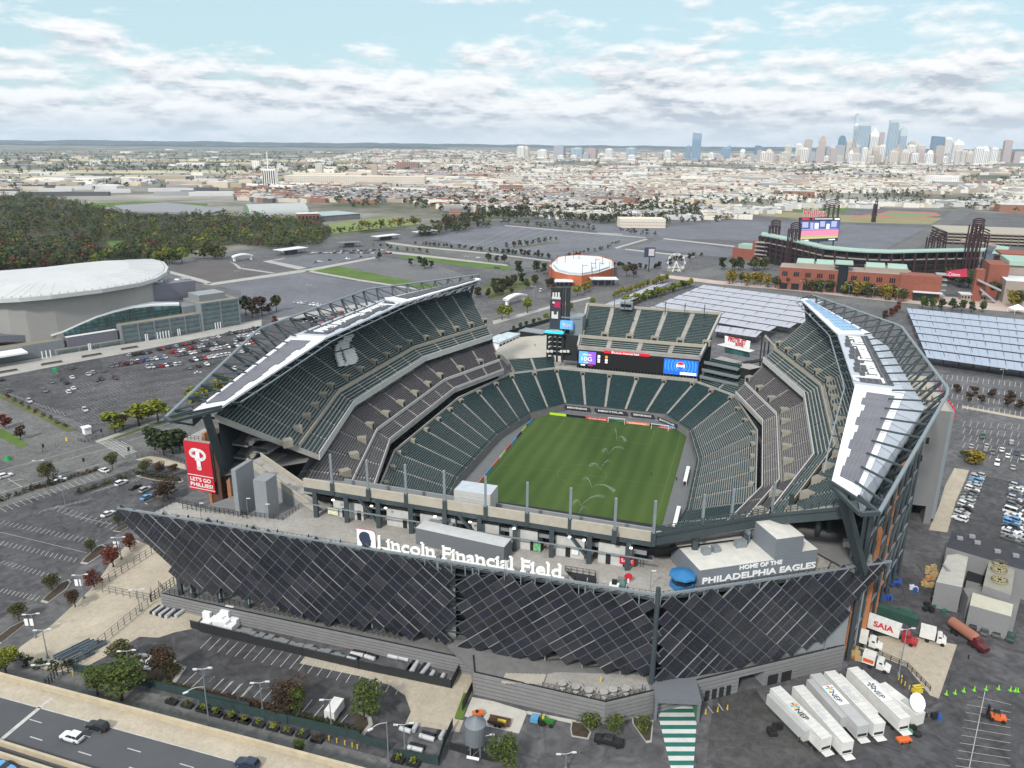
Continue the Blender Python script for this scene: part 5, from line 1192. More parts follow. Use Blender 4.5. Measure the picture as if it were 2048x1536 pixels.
zr_=33;P=[W(*zF(*q),zr_)for q in out];cen=sum(P,Vector())/len(P)
mb.prism([(p.x,p.y)for p in P],zr_-2.2,zr_,m=0)
P2=[cen+(p-cen)*.97 for p in P];P3=[cen+(p-cen)*.62 for p in P]
for i in range(len(P)):
 j=(i+1)%len(P);up=Vector((0,0,.05));u2=Vector((0,0,3.4));u3=Vector((0,0,5.2))
 mb.face([P2[i]+up,P2[j]+up,P3[j]+u2,P3[i]+u2],m=0);mb.face([P3[i]+u2,P3[j]+u2,cen+u3],m=0)
rf=mb.obj('roof',[mat('arena_white_roof',(.47,.48,.485),.7,var=.07,scale=.06)],ar)
sm=MB()
for i in range(0,len(P),1):
 for f in(0,.5):a=P2[i].lerp(P2[(i+1)%len(P)],f)+Vector((0,0,.1));b_=P3[i].lerp(P3[(i+1)%len(P)],f)+Vector((0,0,3.45));sm.beam(a,b_,.12,.06)
sm.obj('roof_seam',mat('seam_grey',(.42,.43,.435),.7,var=0),rf)
mb=MB()
for i in range(0,len(P)):
 a=P2[i]+Vector((0,0,.1));j=(i+1)%len(P);b_=P2[j]+Vector((0,0,.1));L_=(b_-a).length
 for k in range(int(L_/4)):q=a.lerp(b_,k/max(1,int(L_/4)));mb.beam(q,q+Vector((0,0,.8)),.2)
mb.obj('edge_guard',M_grey,rf)
mb=MB();PD=[cen+(p-cen)*.93 for p in P];mb.prism([(p.x,p.y)for p in PD],0,zr_-2.1);mb.obj('drum_wall',M_greyl,ar)
AF=Fr(zF,(215,875),(1897,588))
mb=MB()
def on(fr,mb,pts,dep,th,m=None):
 "vertical slab drawn by sight-line points on a facade plane"
 Q=[fr.at(x,y,dep)for x,y in pts];A=[fr.P(x,dep,z)for x,z in Q];B=[fr.P(x,dep+th,z)for x,z in Q]
 mb.face(A,m);mb.face(B[::-1],m);n=len(A)
 for i in range(n):j=(i+1)%n;mb.face([A[j],A[i],B[i],B[j]],m)
on(AF,mb,[(-900,700),(460,610),(425,398),(-900,520)],22,18);on(AF,mb,[(-900,760),(215,720),(215,670),(-900,700)],12,12)
on(AF,mb,[(1118,410),(1540,390),(1540,240),(1106,288)],26,16);mb.obj('grey_block',M_grey,ar)
mb=MB()
for k in range(26):
 x0=rnd.choice([rnd.uniform(0,420),rnd.uniform(1150,1500)]);y0=425-x0*.08 if x0<500 else 275-(x0-1150)*.10
 x,z=AF.at(x0,y0,30);AF.box(mb,x,x+rnd.uniform(1,3),28+rnd.uniform(0,8),31+rnd.uniform(4,9),20 if x0<500 else 22,z+rnd.uniform(.5,2),m=rnd.choice([0,1]))
mb.obj('roof_plant',[M_lgrey,M_white],ar)
mb=MB();top=[(370,655),(480,590),(600,535),(750,482),(900,443),(1050,415),(1200,405),(1410,408)];bot=[(400,668),(500,635),(620,580),(760,520),(900,478),(1050,445),(1200,430),(1410,425)]
Tq=[AF.P(*[v for v in(AF.at(x,y,24)[0],24)],AF.at(x,y,24)[1])for x,y in top];Bq=[AF.P(AF.at(x,y,8)[0],8,AF.at(x,y,8)[1])for x,y in bot]
for i in range(len(Tq)-1):
 mb.face([Tq[i],Bq[i],Bq[i+1],Tq[i+1]]);mb.face([Tq[i+1]-Vector((0,0,1)),Bq[i+1]-Vector((0,0,1)),Bq[i]-Vector((0,0,1)),Tq[i]-Vector((0,0,1))]);mb.face([Bq[i],Bq[i]-Vector((0,0,1)),Bq[i+1]-Vector((0,0,1)),Bq[i+1]])
mb.obj('curved_canopy',M_white,ar)
mb=MB();dk=MB()
for i in range(1,len(Bq)-1):
 mb.face([Bq[i]-AF.d*0-Vector((0,0,1)),Vector((Bq[i].x,Bq[i].y,2)),Vector((Bq[i+1].x,Bq[i+1].y,2)),Bq[i+1]-Vector((0,0,1))])
mb.obj('glass_wall',M_teal,ar)
mb=MB()
for i in range(1,len(Bq)-1):
 a,b_=Bq[i],Bq[i+1];n_=AF.n*.25
 for z_ in range(3,int(max(a.z,b_.z)),2):
  if z_<min(a.z,b_.z)-1:mb.beam(Vector((a.x,a.y,z_))+n_,Vector((b_.x,b_.y,z_))+n_,.15,.7)
 for f in(0,.33,.66):q=a.lerp(b_,f);mb.beam(Vector((q.x,q.y,2))+n_,Vector((q.x,q.y,q.z-1))+n_,.6,.2)
mb.obj('mullions',mat('mullion_dark',(.05,.055,.06),.5,var=0),ar)
mb=MB()
def glazed(x0,x1,dep0,dep1,z1,floors,roofm=2):
 AF.box(mb,x0,x1,dep0,dep1,0,z1,m=0,mt=roofm)
 fh=z1/floors
 for k in range(floors):
  AF.box(mb,x0+.6,x1-.6,dep0-.25,dep0,k*fh+fh*.30,(k+1)*fh-.35,m=1)
  for q in range(3):AF.box(mb,x0+.3,x1-.3,dep0-.45,dep0-.25,k*fh+fh*(.42+.17*q),k*fh+fh*(.42+.17*q)+.18,m=0)
  AF.box(mb,x1,x1+.25,dep0+1,dep1-1,k*fh+fh*.3,(k+1)*fh-.35,m=1)
 n=int((x1-x0)/9)
 for k in range(n+1):AF.box(mb,x0+(x1-x0-.8)*k/max(1,n),x0+(x1-x0-.8)*k/max(1,n)+.8,dep0-.55,dep0,0,z1,m=0)
xt0,_=AF.at(1600,640);xt1,_=AF.at(1897,588);zt_=AF.at(1897,375)[1]
glazed(xt0,xt1,0,24,zt_,6);AF.box(mb,xt0+2,xt1-6,5,20,zt_,zt_+4,m=0,mt=3)
AF.box(mb,AF.at(1500,520,6)[0]-4,xt0,7,24,0,zt_-2,m=0)
xm0=AF.at(975,745)[0];zm_=AF.at(1560,505)[1];glazed(xm0,xt0-.3,1.5,20,zm_,4)
glazed(AF.at(455,835)[0],xm0-.3,2,18,AF.at(900,700)[1]*.6,1)
AF.box(mb,AF.at(525,700,4)[0],AF.at(925,650,4)[0],4,16,0,AF.at(900,632,4)[1],m=4,mt=5);AF.box(mb,AF.at(0,780)[0],AF.at(480,740)[0]+3,5,22,0,7.5,m=0,mt=2)
AF.box(mb,AF.at(-800,900)[0],AF.at(205,860)[0],-6,5,5.5,6.4,m=5,mt=5)
mb.obj('glazed_front',[mat('front_grey',(.20,.22,.235),.6,var=.05),M_teal,M_rooft,M_lgrey,M_grey,M_white],ar)
for x0_,x1_ in((1235,1350),(1700,1760),(300,400),(1400,1430),(1140,1170),(680,708)):
 a,b_=AF.at(x0_,690)[0],AF.at(x1_,690)[0];n=max(2,int((b_-a)/1.6));mb=MB()
 for k in range(n):AF.box(mb,a+(b_-a)*k/n,a+(b_-a)*k/n+.5,-.9,-.5,0,4.2)
 mb.obj('entrance_frame',M_white,ar)
for i,(xa,xb,y)in enumerate(((955,1085,790),(645,800,850),(325,490,912),(-40,140,980))):
 p,q=W(*zF(xa,y)),W(*zF(xb,y-(xb-xa)*.17));mb=MB();d=(q-p).normalized();nr=Vector((-d.y,d.x,0))
 mb.frame((p+q)/2+Vector((0,0,.35)),(q-p)/2,nr*.8,Vector((0,0,.35)));mb.frame((p+q)/2+Vector((0,0,.85)),(q-p)/2*.96,nr*.6,Vector((0,0,.25)),m=1)
 tag(mb.obj('street_planter',[M_concd,M_soil],None,p),('long dark planter nearest to the glass tower of the arena','long dark planter below the low grey shed of the arena','long dark planter beside the arena flagpoles','long dark planter at the left edge of the arena sidewalk')[i],'planter','planters on the arena sidewalk')
M_can=mat('canopy_panel',(.37,.38,.43),.5,.0,var=.05,scale=.02);M_can2=mat('canopy_panel_blue',(.31,.36,.45),.5,.0,var=.05,scale=.02);M_cu=mat('canopy_steel',(.10,.10,.12),.7,var=.05)  # sky reflection on dark solar panels painted in as a pale base colour
def canopy(name,lab,zf,TL,TR,BL,BR,n,m,z=5.2,steps=None,cols=6):
 g=thing('solar_canopy',lab,'solar canopy',W(*zf(*[(a+b_)/2 for a,b_ in zip(TL,BR)])));A,B,C,D=[W(*zf(*q),z)for q in(TL,TR,BR,BL)]
 mb=MB();lg=MB()
 for k in range(n):
  f0,f1=k/n+.010,(k+1)/n-.022
  a,b_,c,d=A.lerp(D,f0),B.lerp(C,f0),B.lerp(C,f1),A.lerp(D,f1)
  if steps:b_=a.lerp(b_,1+steps[k]);c=d.lerp(c,1+steps[k])
  z0,z1=z+.35,z
  mb.prism([(p.x,p.y)for p in(a,b_,c,d)]if True else 0,[z0-.25,z0-.25,z1-.25,z1-.25],[z0,z0,z1,z1],m=1,mtop=0)
  for q in range(1,cols*2):
   e,h=a.lerp(b_,q/(cols*2)),d.lerp(c,q/(cols*2));mb.beam((e.x,e.y,z0+.01),(h.x,h.y,z1+.01),.10,.03,m=1)
  for q in range(cols+1):
   e=a.lerp(b_,(q+.3)/(cols+.6));h=d.lerp(c,(q+.3)/(cols+.6));c_m=e.lerp(h,.5)
   lg.beam((c_m.x,c_m.y,0),(c_m.x,c_m.y,z+.1),.5);lg.beam((e.x,e.y,z+.5),(h.x,h.y,z-.35),.3)
 mb.obj('panel_deck',[m,M_cu],g);lg.obj('support_frame',M_cu,g);return g
canopy('c','large pale solar canopy of stepped strips behind the end stand',ID,(1408,570),(1650,601),(1285,622),(1535,664),7,M_can,steps=[0,0,.05,.10,.12,.08,.0])
canopy('c','wide blue solar canopy at the right edge beyond the right roof',zC,(375,288),(2300,480),(590,808),(2300,1050),7,M_can2,cols=10)
canopy('c','small pale solar canopy just behind the white bank sign',zJ,(960,325),(1565,405),(945,400),(1480,478),1,M_can,cols=3)
canopy('c','narrow solar canopy in two strips between rows of street trees',zB,(1680,555),(1845,533),(1480,645),(1640,610),1,M_can,cols=3);canopy('c','narrow solar canopy nearest to the end stand, between street trees',zB,(1450,652),(1600,640),(1330,700),(1480,690),1,M_can,cols=3)
eh=thing('entertainment_hall','low round orange brick hall with white roof beyond the stadium plaza','hall',W(*zB(1180,540)))
M_or=mat('orange_panel',(.46,.13,.06),.8,var=.08);M_rw=mat('pale_roof',(.58,.60,.61),.8,var=.08,scale=.15)
ol=[(940,470),(985,520),(1080,545),(1180,552),(1300,530),(1415,490),(1410,430),(1330,400),(1150,388),(1010,400)]
P=[W(*zB(*q))for q in ol];mb=MB();mb.prism([(p.x,p.y)for p in P],0,7.6,m=0,mtop=1);c=sum(P,Vector())/len(P);mb.prism([(c.x+(p.x-c.x)*.86,c.y+(p.y-c.y)*.86)for p in P],7.5,9.2,m=2,mtop=1)
for i in range(len(P)):p,q=P[i],P[(i+1)%len(P)];mb.wall([(p.x,p.y,7.6),(q.x,q.y,7.6)],.9,.4,m=0)
mb.obj('wall',[M_or,M_rw,mat('pale_blue_panel',(.36,.42,.46),.7,var=.1)],eh)
mb=MB();HF=Fr(zB,(1010,560),(1440,560))
for(x0,y0,x1,y1,dep,zz_)in((1250,575,1450,560,0,5.5),(985,548,1120,560,-2,4.0)):
 a,b_=HF.at(x0,y0)[0],HF.at(x1,y1)[0];HF.box(mb,a,b_,dep,dep+13,zz_,zz_+.5,m=0)
 for k in range(5):HF.box(mb,a+(b_-a-.5)*k/4,a+(b_-a-.5)*k/4+.5,dep,dep+.5,0,zz_,m=1)
 HF.box(mb,a+2,b_-2,dep+7,dep+12,0,zz_,m=1)
 mb.obj('porch',[M_rw,M_cu],eh);mb=MB()
mb=MB()
for x,y in((1000,440),(1060,430),(1185,520),(1250,500),(1280,470),(1330,450),(1310,500),(1120,400),(1160,405),(960,480),(1255,540),(1400,480)):
 p=W(*zB(x,y+25));mb.beam((p.x,p.y,0),(p.x,p.y,17),.35);mb.beam((p.x,p.y,16),(p.x+4,p.y,16),.3)
mb.obj('light_rig',M_fence,eh)
def arch(zf,a,b_,lab,h=6):
 p,q=W(*zf(*a)),W(*zf(*b_));g=thing('gate_arch',lab,'gate arch',p,'white gate arches');d=(q-p);mb=MB()
 for c in(p+d*.08,p+d*.92):mb.frame(c+Vector((0,0,h*.4)),d.normalized()*.9,Vector((-d.y,d.x,0)).normalized()*.9,Vector((0,0,h*.4)))
 mb.obj('pier',M_white,g);mb=MB();n=10;nr=Vector((-d.y,d.x,0)).normalized()*2.4;pr=None
 for k in range(n+1):
  f=k/n;c=p+d*f+Vector((0,0,h*.8+h*.32*4*f*(1-f)))
  if pr is not None:mb.face([pr-nr,c-nr,c+nr,pr+nr]);mb.face([pr-nr-Vector((0,0,1.1)),c-nr-Vector((0,0,1.1)),c-nr,pr-nr]);mb.face([pr+nr,c+nr,c+nr-Vector((0,0,1.1)),pr+nr-Vector((0,0,1.1))]);mb.face([pr+nr-Vector((0,0,1.1)),c+nr-Vector((0,0,1.1)),c-nr-Vector((0,0,1.1)),pr-nr-Vector((0,0,1.1))])
  pr=c
 mb.obj('curved_roof',M_white,g)
arch(zA,(495,405),(650,390),'white arched gate at the edge of the trees behind the arena');arch(zB,(625,700),(765,660),'white arched gate beside the garden left of the sign tower')
def shed(name,lab,cat,zf,a,b_,dep,h,mw,mr,over=.6,posts=0,win=None):
 fr=Fr(zf,a,b_);g=thing(name,lab,cat,fr.P(fr.L/2,dep/2));mb=MB()
 if posts:
  for k in range(posts):
   for dd in(1,dep-1):q=fr.P((k+.5)*fr.L/posts,dd);m2=MB();m2 .beam((q.x,q.y,0),(q.x,q.y,h),.4);m2 .obj('post',mw,g)
  fr.box(mb,fr.L*.3,fr.L*.7,dep*.3,dep*.7,0,h*.8)
 else:fr.box(mb,0,fr.L,0,dep,0,h)
 mb.obj('wall',mw,g);mb=MB();fr.box(mb,-over,fr.L+over,-over,dep+over,h,h+.5);mb.obj('roof',mr,g)
 if win:
  for k in range(win):mb=MB();x=(k+.5)*fr.L/win;fr.box(mb,x-fr.L/win*.3,x+fr.L/win*.3,-.12,0,h*.35,h*.75);mb.obj('window',M_glass,g)
 return g
shed('toll_canopy','long pale toll canopy on posts at the end of the brown lot','toll canopy',zA,(890,362),(1085,335),14,5,M_cu,M_rw,posts=6)
shed('toll_canopy','dark toll canopy behind rows of parked cars at the tree edge','toll canopy',zA,(1345,300),(1510,290),12,5,M_cu,M_concd,posts=5)
shed('toll_canopy','toll canopy with a reddish frame by the avenue','toll canopy',zA,(1640,248),(1810,228),12,5,M_brickd,M_rw,posts=5)
shed('toll_canopy','pale toll canopy nearest the playing field trees','toll canopy',zB,(-10,195),(135,180),12,5,M_cu,M_rw,posts=5)
shed('shed','long flat shed with a pale roof at the back of the concourse','shed',zI,(385,735),(665,775),8,4,M_dark,M_lsteel)
shed('food_stand','blue and white roofed food stand on the concourse beside the left stand','food stand',zI,(115,905),(370,790),9,4.5,M_white,mat('pale_blue_roof',(.35,.5,.58),.5,var=.3,scale=.4,var2=(.6,.65,.66)),win=6)
shed('depot_hall','pale blue roofed depot behind the playing fields','depot',zA,(1180,95),(1500,70),60,8,M_concd,mat('depot_roof',(.30,.36,.38),.6,var=.1))
shed('brick_office','brick office with dark windows behind the tree belt','office',zA,(1010,105),(1180,100),20,13,mat('dull_brick',(.22,.10,.07),.9,var=.1),M_rw,win=6)
g=thing('barrel_hall','barrel vaulted sports hall with a pale roof and green end behind the park trees','sports hall',W(560,428));p,q=W(500,431),W(618,427);N_=(q-p);D_=Vector((-N_.y,N_.x,0)).normalized()*62;mb=MB();n=14
A_p=lambda a,b_:(b_+D_*(.5-.5*cos(a))+Vector((0,0,15*sin(a))))
for k in range(n):
 a0,a1=pi*k/n,pi*(k+1)/n
 mb.face([A_p(a0,p),A_p(a0,q),A_p(a1,q),A_p(a1,p)],m=0)
 for e in(p,q):mb.face([A_p(a1,e),A_p(a0,e),e+D_*.5],m=1)
mb.obj('vault',[mat('vault_roof',(.36,.38,.38),.6,var=.08),mat('vault_end',(.16,.24,.16),.7,var=.1)],g)
mb=MB();P=[W(*zG(*q))for q in[(900,135),(1300,110),(1560,135),(1780,165),(1620,205),(1400,190),(1000,180)]];mb.prism([(p.x,p.y)for p in P],0,3)
tag(mb.obj('flat_roof_store',mat('store_grey',(.22,.22,.24),.8,var=.1),None,P[0]),'wide flat grey roofed store at the far side of the park woods','warehouse')
cn=MB();pts=[(60,930),(110,860),(370,735),(420,728),(740,700),(1120,700),(1120,1040),(740,1040),(560,1050),(260,1060),(160,960)]
P=[W(*zI(*q),3)for q in pts];cn.prism([(p.x,p.y)for p in P],0,3);cn.obj('concourse_deck',mat('concourse_tan',(.38,.355,.31),.9,var=.08,scale=.15),stadium)
fe=MB();fe.fence([W(*zI(240,1050),3),W(*zI(520,1060),3)],2.2,1.0,.09,2);fe.wall([W(*zI(130,735),3),W(*zI(390,650),3),W(*zI(760,540),3)],2.6,.3);fe.obj('concourse_fence',M_fence,stadium)
cb=MB();F2=[(-33,89.5,10.5),(-50,76,10.5)];B2_=[(-36,97,14),(-56,84,14)]
s_=MB();add_tier(cb,s_,F2,B2_,8,sec=12);closure(cb,F2,B2_);o=cb.obj('corner_block',M_conc,stadium);s_.obj('seat_rows',M_green,o)
cb=MB();s_=MB();F2=[(53,73,10.5),(35,89.5,10.5)];B2_=[(60,82,14),(38,99,14)];add_tier(cb,s_,F2,B2_,8,sec=12);closure(cb,F2,B2_);o=cb.obj('corner_block',M_conc,stadium);s_.obj('seat_rows',M_green,o)
tw=MB();TF=plane_of(S(-46,94),S(-20,94))
def tz(x,y):p=hit_plane(*zI(x,y),TF[0],TF[2]);return(p-TF[0]).dot(TF[1]),p.z
def TB(xa,ya,xb,yb,d0,d1,m):
 x0,z1=tz(xa,ya);x1,z0=tz(xb,yb);P=[TF[0]+TF[1]*x-TF[2]*d for x,d in((x0,d0),(x1,d0),(x1,d1),(x0,d1))]
 i=len(tw.v);tw.prism([(p.x,p.y)for p in P],z0,z1,m=m)
TB(915,700,1110,1040,0,9,0);TB(1070,470,1170,760,1,9,1);TB(900,470,1150,505,.5,9,1)
for k in range(5):TB(735,700+k*62,940,722+k*62,-2+k*.3,6,3)
for x in(735,800,860,930):TB(x,690,x+14,1040,-1.5,-.9,0)
TB(770,255,900,640,0,1.5,2);TB(780,100,905,255,.6,1.3,0);TB(790,215,900,250,.3,.6,4);
for x in(905,935,970,1000):TB(x,100,x+8,700,.8,1.3,0)
for y in(100,210,300,390,440):TB(900,y,1010,y+8,.8,1.3,0)
for x in(800,835,870):TB(x,160,x+20,235,.2,.5,4)
TB(820,275,900,355,-.15,0,5);TB(790,400,870,495,-.15,0,4);TB(820,395,855,440,-.3,-.15,2)
TB(915,510,1065,620,-2.6,-.4,6);TB(945,530,1030,565,-2.75,-2.6,4);TB(800,275,830,300,-.3,-.15,4)
for k in range(9):
 a=-pi*.1-(pi*.8)*k/8
TB(735,630,960,668,-4.5,-2,7);TB(760,624,935,634,-4.6,-4.4,4)
for x,wd_ in((740,30),(790,30),(910,30),(950,40),(1000,30)):TB(x,880,x+wd_,915,-2.4,-2.2,4)
def ttext(txt,x0,x1,y,h,m,off=.35):
 a,b_=hit_plane(*zI(x0,y),TF[0]+TF[2]*off,TF[2]),hit_plane(*zI(x1,y),TF[0]+TF[2]*off,TF[2]);a.z=b_.z=(a.z+b_.z)/2;text_fit(tw,txt,a,b_,(0,0,1),h,.1,m,bold=.02)
ttext('BUD',955,1025,563,1.3,6,3.0);ttext('LIGHT',935,1045,600,1.2,4,3.0);ttext('COMBAT',775,930,655,.8,4,5.0)
tw.obj('sign_tower',[M_fence,M_lsteel,mat('sign_charcoal',(.04,.045,.055),.6,var=.05),M_dark,mat('sign_pale',(.60,.62,.60),.6,var=0),mat('sign_crimson',(.42,.02,.09),.6,var=0),E_sky,E_cyan],stadium)
rc=MB();RF=plane_of(S(34,90),S(60,78))
for k,(z_,dd)in enumerate(((12.6,0),(15.6,1.5),(18.8,3.0))):
 P=[RF[0]+RF[1]*x-RF[2]*d for x,d in((1,dd),(20-k,dd),(18-k,dd+9),(1,dd+9))];rc.prism([(p.x,p.y)for p in P],z_-.5,z_,m=0)
 rc.wall([P[0]+Vector((0,0,z_)),P[1]+Vector((0,0,z_))],1.0,.15,m=1);
 for q in range(6):c=RF[0]+RF[1]*(2+q*3)-RF[2]*(dd+.8);rc.beam((c.x,c.y,10),(c.x,c.y,z_),.3,m=2)
 for r_ in range(3):c=RF[0]+RF[1]*9.5-RF[2]*(dd+2+r_*1.5)+Vector((0,0,z_+.3+r_*.35));rc.frame(c,RF[1]*7.5,RF[2]*.35,Vector((0,0,.3)),m=3)
P=[RF[0]+RF[1]*x-RF[2]*d for x,d in((1,8),(22,6),(24,14),(2,18))];rc.prism([(p.x,p.y)for p in P],10,19.2,m=2,mtop=4)
rc.obj('corner_terraces',[M_concd,M_lsteel,M_dark,M_green,M_conc],stadium)
bs=MB();BF=plane_of(S(38,104),S(58,99))
def bz(x,y):p=hit_plane(*zJ(x,y),BF[0],BF[2]);return p
for pts,off,m in(([(1085,565),(1400,638),(1412,530),(1085,460)],0,0),([(985,572),(1400,668),(1460,648),(1070,555)],0,0)):
 P=[bz(*q)for q in pts];bs.face(P,m);bs.face([p-BF[2]*.6 for p in P][::-1],m)
 for i in range(4):j=(i+1)%4;bs.face([P[j],P[i],P[i]-BF[2]*.6,P[j]-BF[2]*.6],m)
a,b_=bz(1130,520),bz(1355,575);
text_fit(bs,'FIRSTRUST',a+BF[2]*.2,b_+BF[2]*.2,(0,0,1),2.3,.2,1,bold=.03);a,b_=bz(1222,578),bz(1330,603);text_fit(bs,'BANK',a+BF[2]*.2,b_+BF[2]*.2,(0,0,1),1.3,.2,1,bold=.03)
P=[bz(1075,610),bz(1395,680),bz(1395,745),bz(1075,680)];bs.face([p-BF[2]*1.2 for p in P][::-1],2);bs.face([p-BF[2]*1.2 for p in P],2)
bs.obj('bank_sign',[M_white,M_red,M_teal],stadium)
wk=MB();a,b_=W(*zJ(1200,830),18.5),W(*zJ(1590,765),20);wk.beam(a,b_,3,.5);wk.fence([a-V*1.5,b_-V*1.5],1.2,1.2,.1,3);a,b_=W(*zJ(1600,450),20),W(*zJ(1760,610),14);wk.beam(a,b_,4,.5,m=1);wk.fence([a,b_],1.2,1.5,.1,3)
for x,y in((1570,450),(1660,480),(1540,800),(1600,560)):p=W(*zJ(x,y),16);wk.beam((p.x,p.y,0),(p.x,p.y,17),.6)
wk.obj('footbridge',[M_fence,M_conc],stadium)
bp=thing('baseball_park','red brick ballpark with green roofs and dark steel light towers on the right','ballpark',W(*zE(900,640)))
M_rb=mat('red_brick',(.235,.080,.055),.9,var=.12,scale=.4);M_cg=mat('copper_green',(.29,.41,.35),.7,var=.06,scale=.1);M_mar=mat('maroon_steel',(.045,.022,.025),.8,var=.1);M_tanw=mat('tan_wall',(.30,.25,.22),.9,var=.05)
BFm=Fr(zE,(400,600),(1290,665))
mb=MB();wn=MB();gr=MB()
xl,zl_=BFm.at(405,432);xr_,zr2=BFm.at(1298,528);x2a=BFm.at(795,500)[0];x2b=BFm.at(862,500)[0]
zw=(zl_+zr2)/2
for a,b_ in((xl,x2a),(x2b,xr_)):
 BFm.box(mb,a,b_,0,26,0,zw,m=0,mt=1);BFm.box(mb,a+12,b_-3,8,24,zw,zw+3.2,m=1)
 n=5
 for k in range(n):
  c=a+(b_-a)*(k+.5)/n
  for q in(-1.5,0,1.5):wn=MB();BFm.box(wn,c+q-.55,c+q+.55,-.15,0,zw*.62,zw*.82);wn.obj('window',M_glass,bp)
  wn=MB();BFm.box(wn,c-3,c+3,-.15,0,.5,zw*.30);wn.obj('entrance',M_glass,bp);wn=MB()
 for k in range(2):
  c0_=a+12+(b_-a-15)*(.02+k*.5);c1_=c0_+(b_-a-15)*.44
  pr=None
  for q in range(9):
   an=pi*q/8;y=8+16*(.5-.5*cos(an));z_=zw+3.2+2.8*sin(an);e=(BFm.P(c0_,y,z_),BFm.P(c1_,y,z_))
   if pr:gr.face([pr[0],pr[1],e[1],e[0]])
   pr=e
  gr.prism([(p.x,p.y)for p in(BFm.P(c0_,8),BFm.P(c1_,8),BFm.P(c1_,24),BFm.P(c0_,24))],zw+3.1,zw+3.3);gr.obj('green_roof',M_cg,bp);gr=MB()
BFm.box(wn,x2a+.3,x2b-.3,1,20,0,zw+5);BFm.box(gr,x2a-3,x2b+3,-1,22,zw+5,zw+5.8)
BFm.box(mb,xr_-9,xr_+20,-4,14,0,zw+.5,m=0);BFm.box(mb,BFm.at(1285,660)[0],BFm.at(1480,680)[0],-9,-4.2,6.5,7.2,m=2);BFm.box(wn,BFm.at(1290,660)[0],BFm.at(1440,680)[0],-8,-4.3,0,6.5)
B3=Fr(zE,(80,392),(270,412));B3 .box(mb,B3 .at(212,400)[0],B3 .at(272,400)[0],-1,14,0,B3 .at(270,280)[1],m=0);B3 .box(mb,0,B3 .at(212,400)[0],0,18,0,B3 .at(150,328)[1],m=0);B3 .box(gr,B3 .at(110,400)[0],B3 .at(208,400)[0],2,16,B3 .at(150,328)[1],B3 .at(150,300)[1])
BFm.box(mb,BFm.at(1780,640,30)[0],BFm.at(1915,640,30)[0],30,60,0,BFm.at(1850,435,30)[1],m=0);BFm.box(mb,BFm.at(1700,640,10)[0],BFm.at(1760,640,10)[0],10,20,0,BFm.at(1730,470,10)[1],m=0)
BFm.box(gr,BFm.at(1905,640,40)[0],BFm.at(2200,640,40)[0],40,80,BFm.at(1950,440,40)[1],BFm.at(1950,410,40)[1]);BFm.box(mb,BFm.at(1905,640,40)[0],BFm.at(2200,640,40)[0],42,78,0,BFm.at(1950,445,40)[1],m=1)
BFm.box(mb,BFm.at(1910,640,10)[0],BFm.at(2250,640,10)[0],10,40,0,BFm.at(1960,545,10)[1],m=1,mt=2);BFm.box(mb,BFm.at(1940,400,60)[0],BFm.at(2200,400,60)[0],90,120,0,BFm.at(2000,365,90)[1],m=0)
mb.obj('wall',[M_rb,M_tanw,M_rw],bp);wn.obj('glass_front',M_glass,bp);gr.obj('green_roof',M_cg,bp)
pts=[(275,232),(430,262),(570,292),(700,322),(860,338),(1000,347),(1160,352),(1400,346),(1600,342),(1785,340)]
zR=27;A=[W(*zE(*q),zR)for q in pts];bk=[W(*zE(x+12,y-18),zR+1)for x,y in pts]
rb_=MB();dk=MB()
for i in range(len(A)-1):
 rb_.face([A[i],A[i+1],bk[i+1],bk[i]]);rb_.face([A[i]-Vector((0,0,1)),A[i+1]-Vector((0,0,1)),A[i+1],A[i]])
 for z0_,z1_,of in((0,25,6),):
  dk.face([(A[i].x,A[i].y+of,z0_),(A[i+1].x,A[i+1].y+of,z0_),(A[i+1].x,A[i+1].y+of,z1_),(A[i].x,A[i].y+of,z1_)],m=0)
 for z_ in(10,15,20):dk.beam((A[i].x,A[i].y+1,z_),(A[i+1].x,A[i+1].y+1,z_),.8,1.0,m=2 if z_==20 else 1)
 L_=(A[i+1]-A[i]).length;n=max(1,int(L_/9))
 for k in range(n):p=A[i].lerp(A[i+1],k/n);dk.beam((p.x,p.y,0),(p.x,p.y,zR-1),1.3,m=1);dk.beam((p.x,p.y,14),(p.x,p.y+6,24),.8,m=1)
rb_.obj('bowl_roof',M_cg,bp);rb_=MB()
q4=[W(*zE(*q),zR)for q in((1830,360),(1870,305),(1950,315),(1925,372))];rb_.face(q4);rb_.face([p-Vector((0,0,1))for p in q4][::-1])
for q in([(1780,342),(1860,310),(1930,380),(1790,440)],):P=[W(*zE(x,y),14)for x,y in q];dk.prism([(p.x,p.y)for p in P],0,14,m=3)
q=[W(*zE(*v),22)for v in((1620,268),(1880,312),(1880,305),(1640,262))];dk.prism([(p.x,p.y)for p in q],20.5,22,m=2)
rb_.obj('bowl_roof',M_cg,bp);dk.obj('seating_bowl',[M_dark,M_mar,M_tanw,mat('blue_seats',(.05,.07,.10),.7,var=.2)],bp)
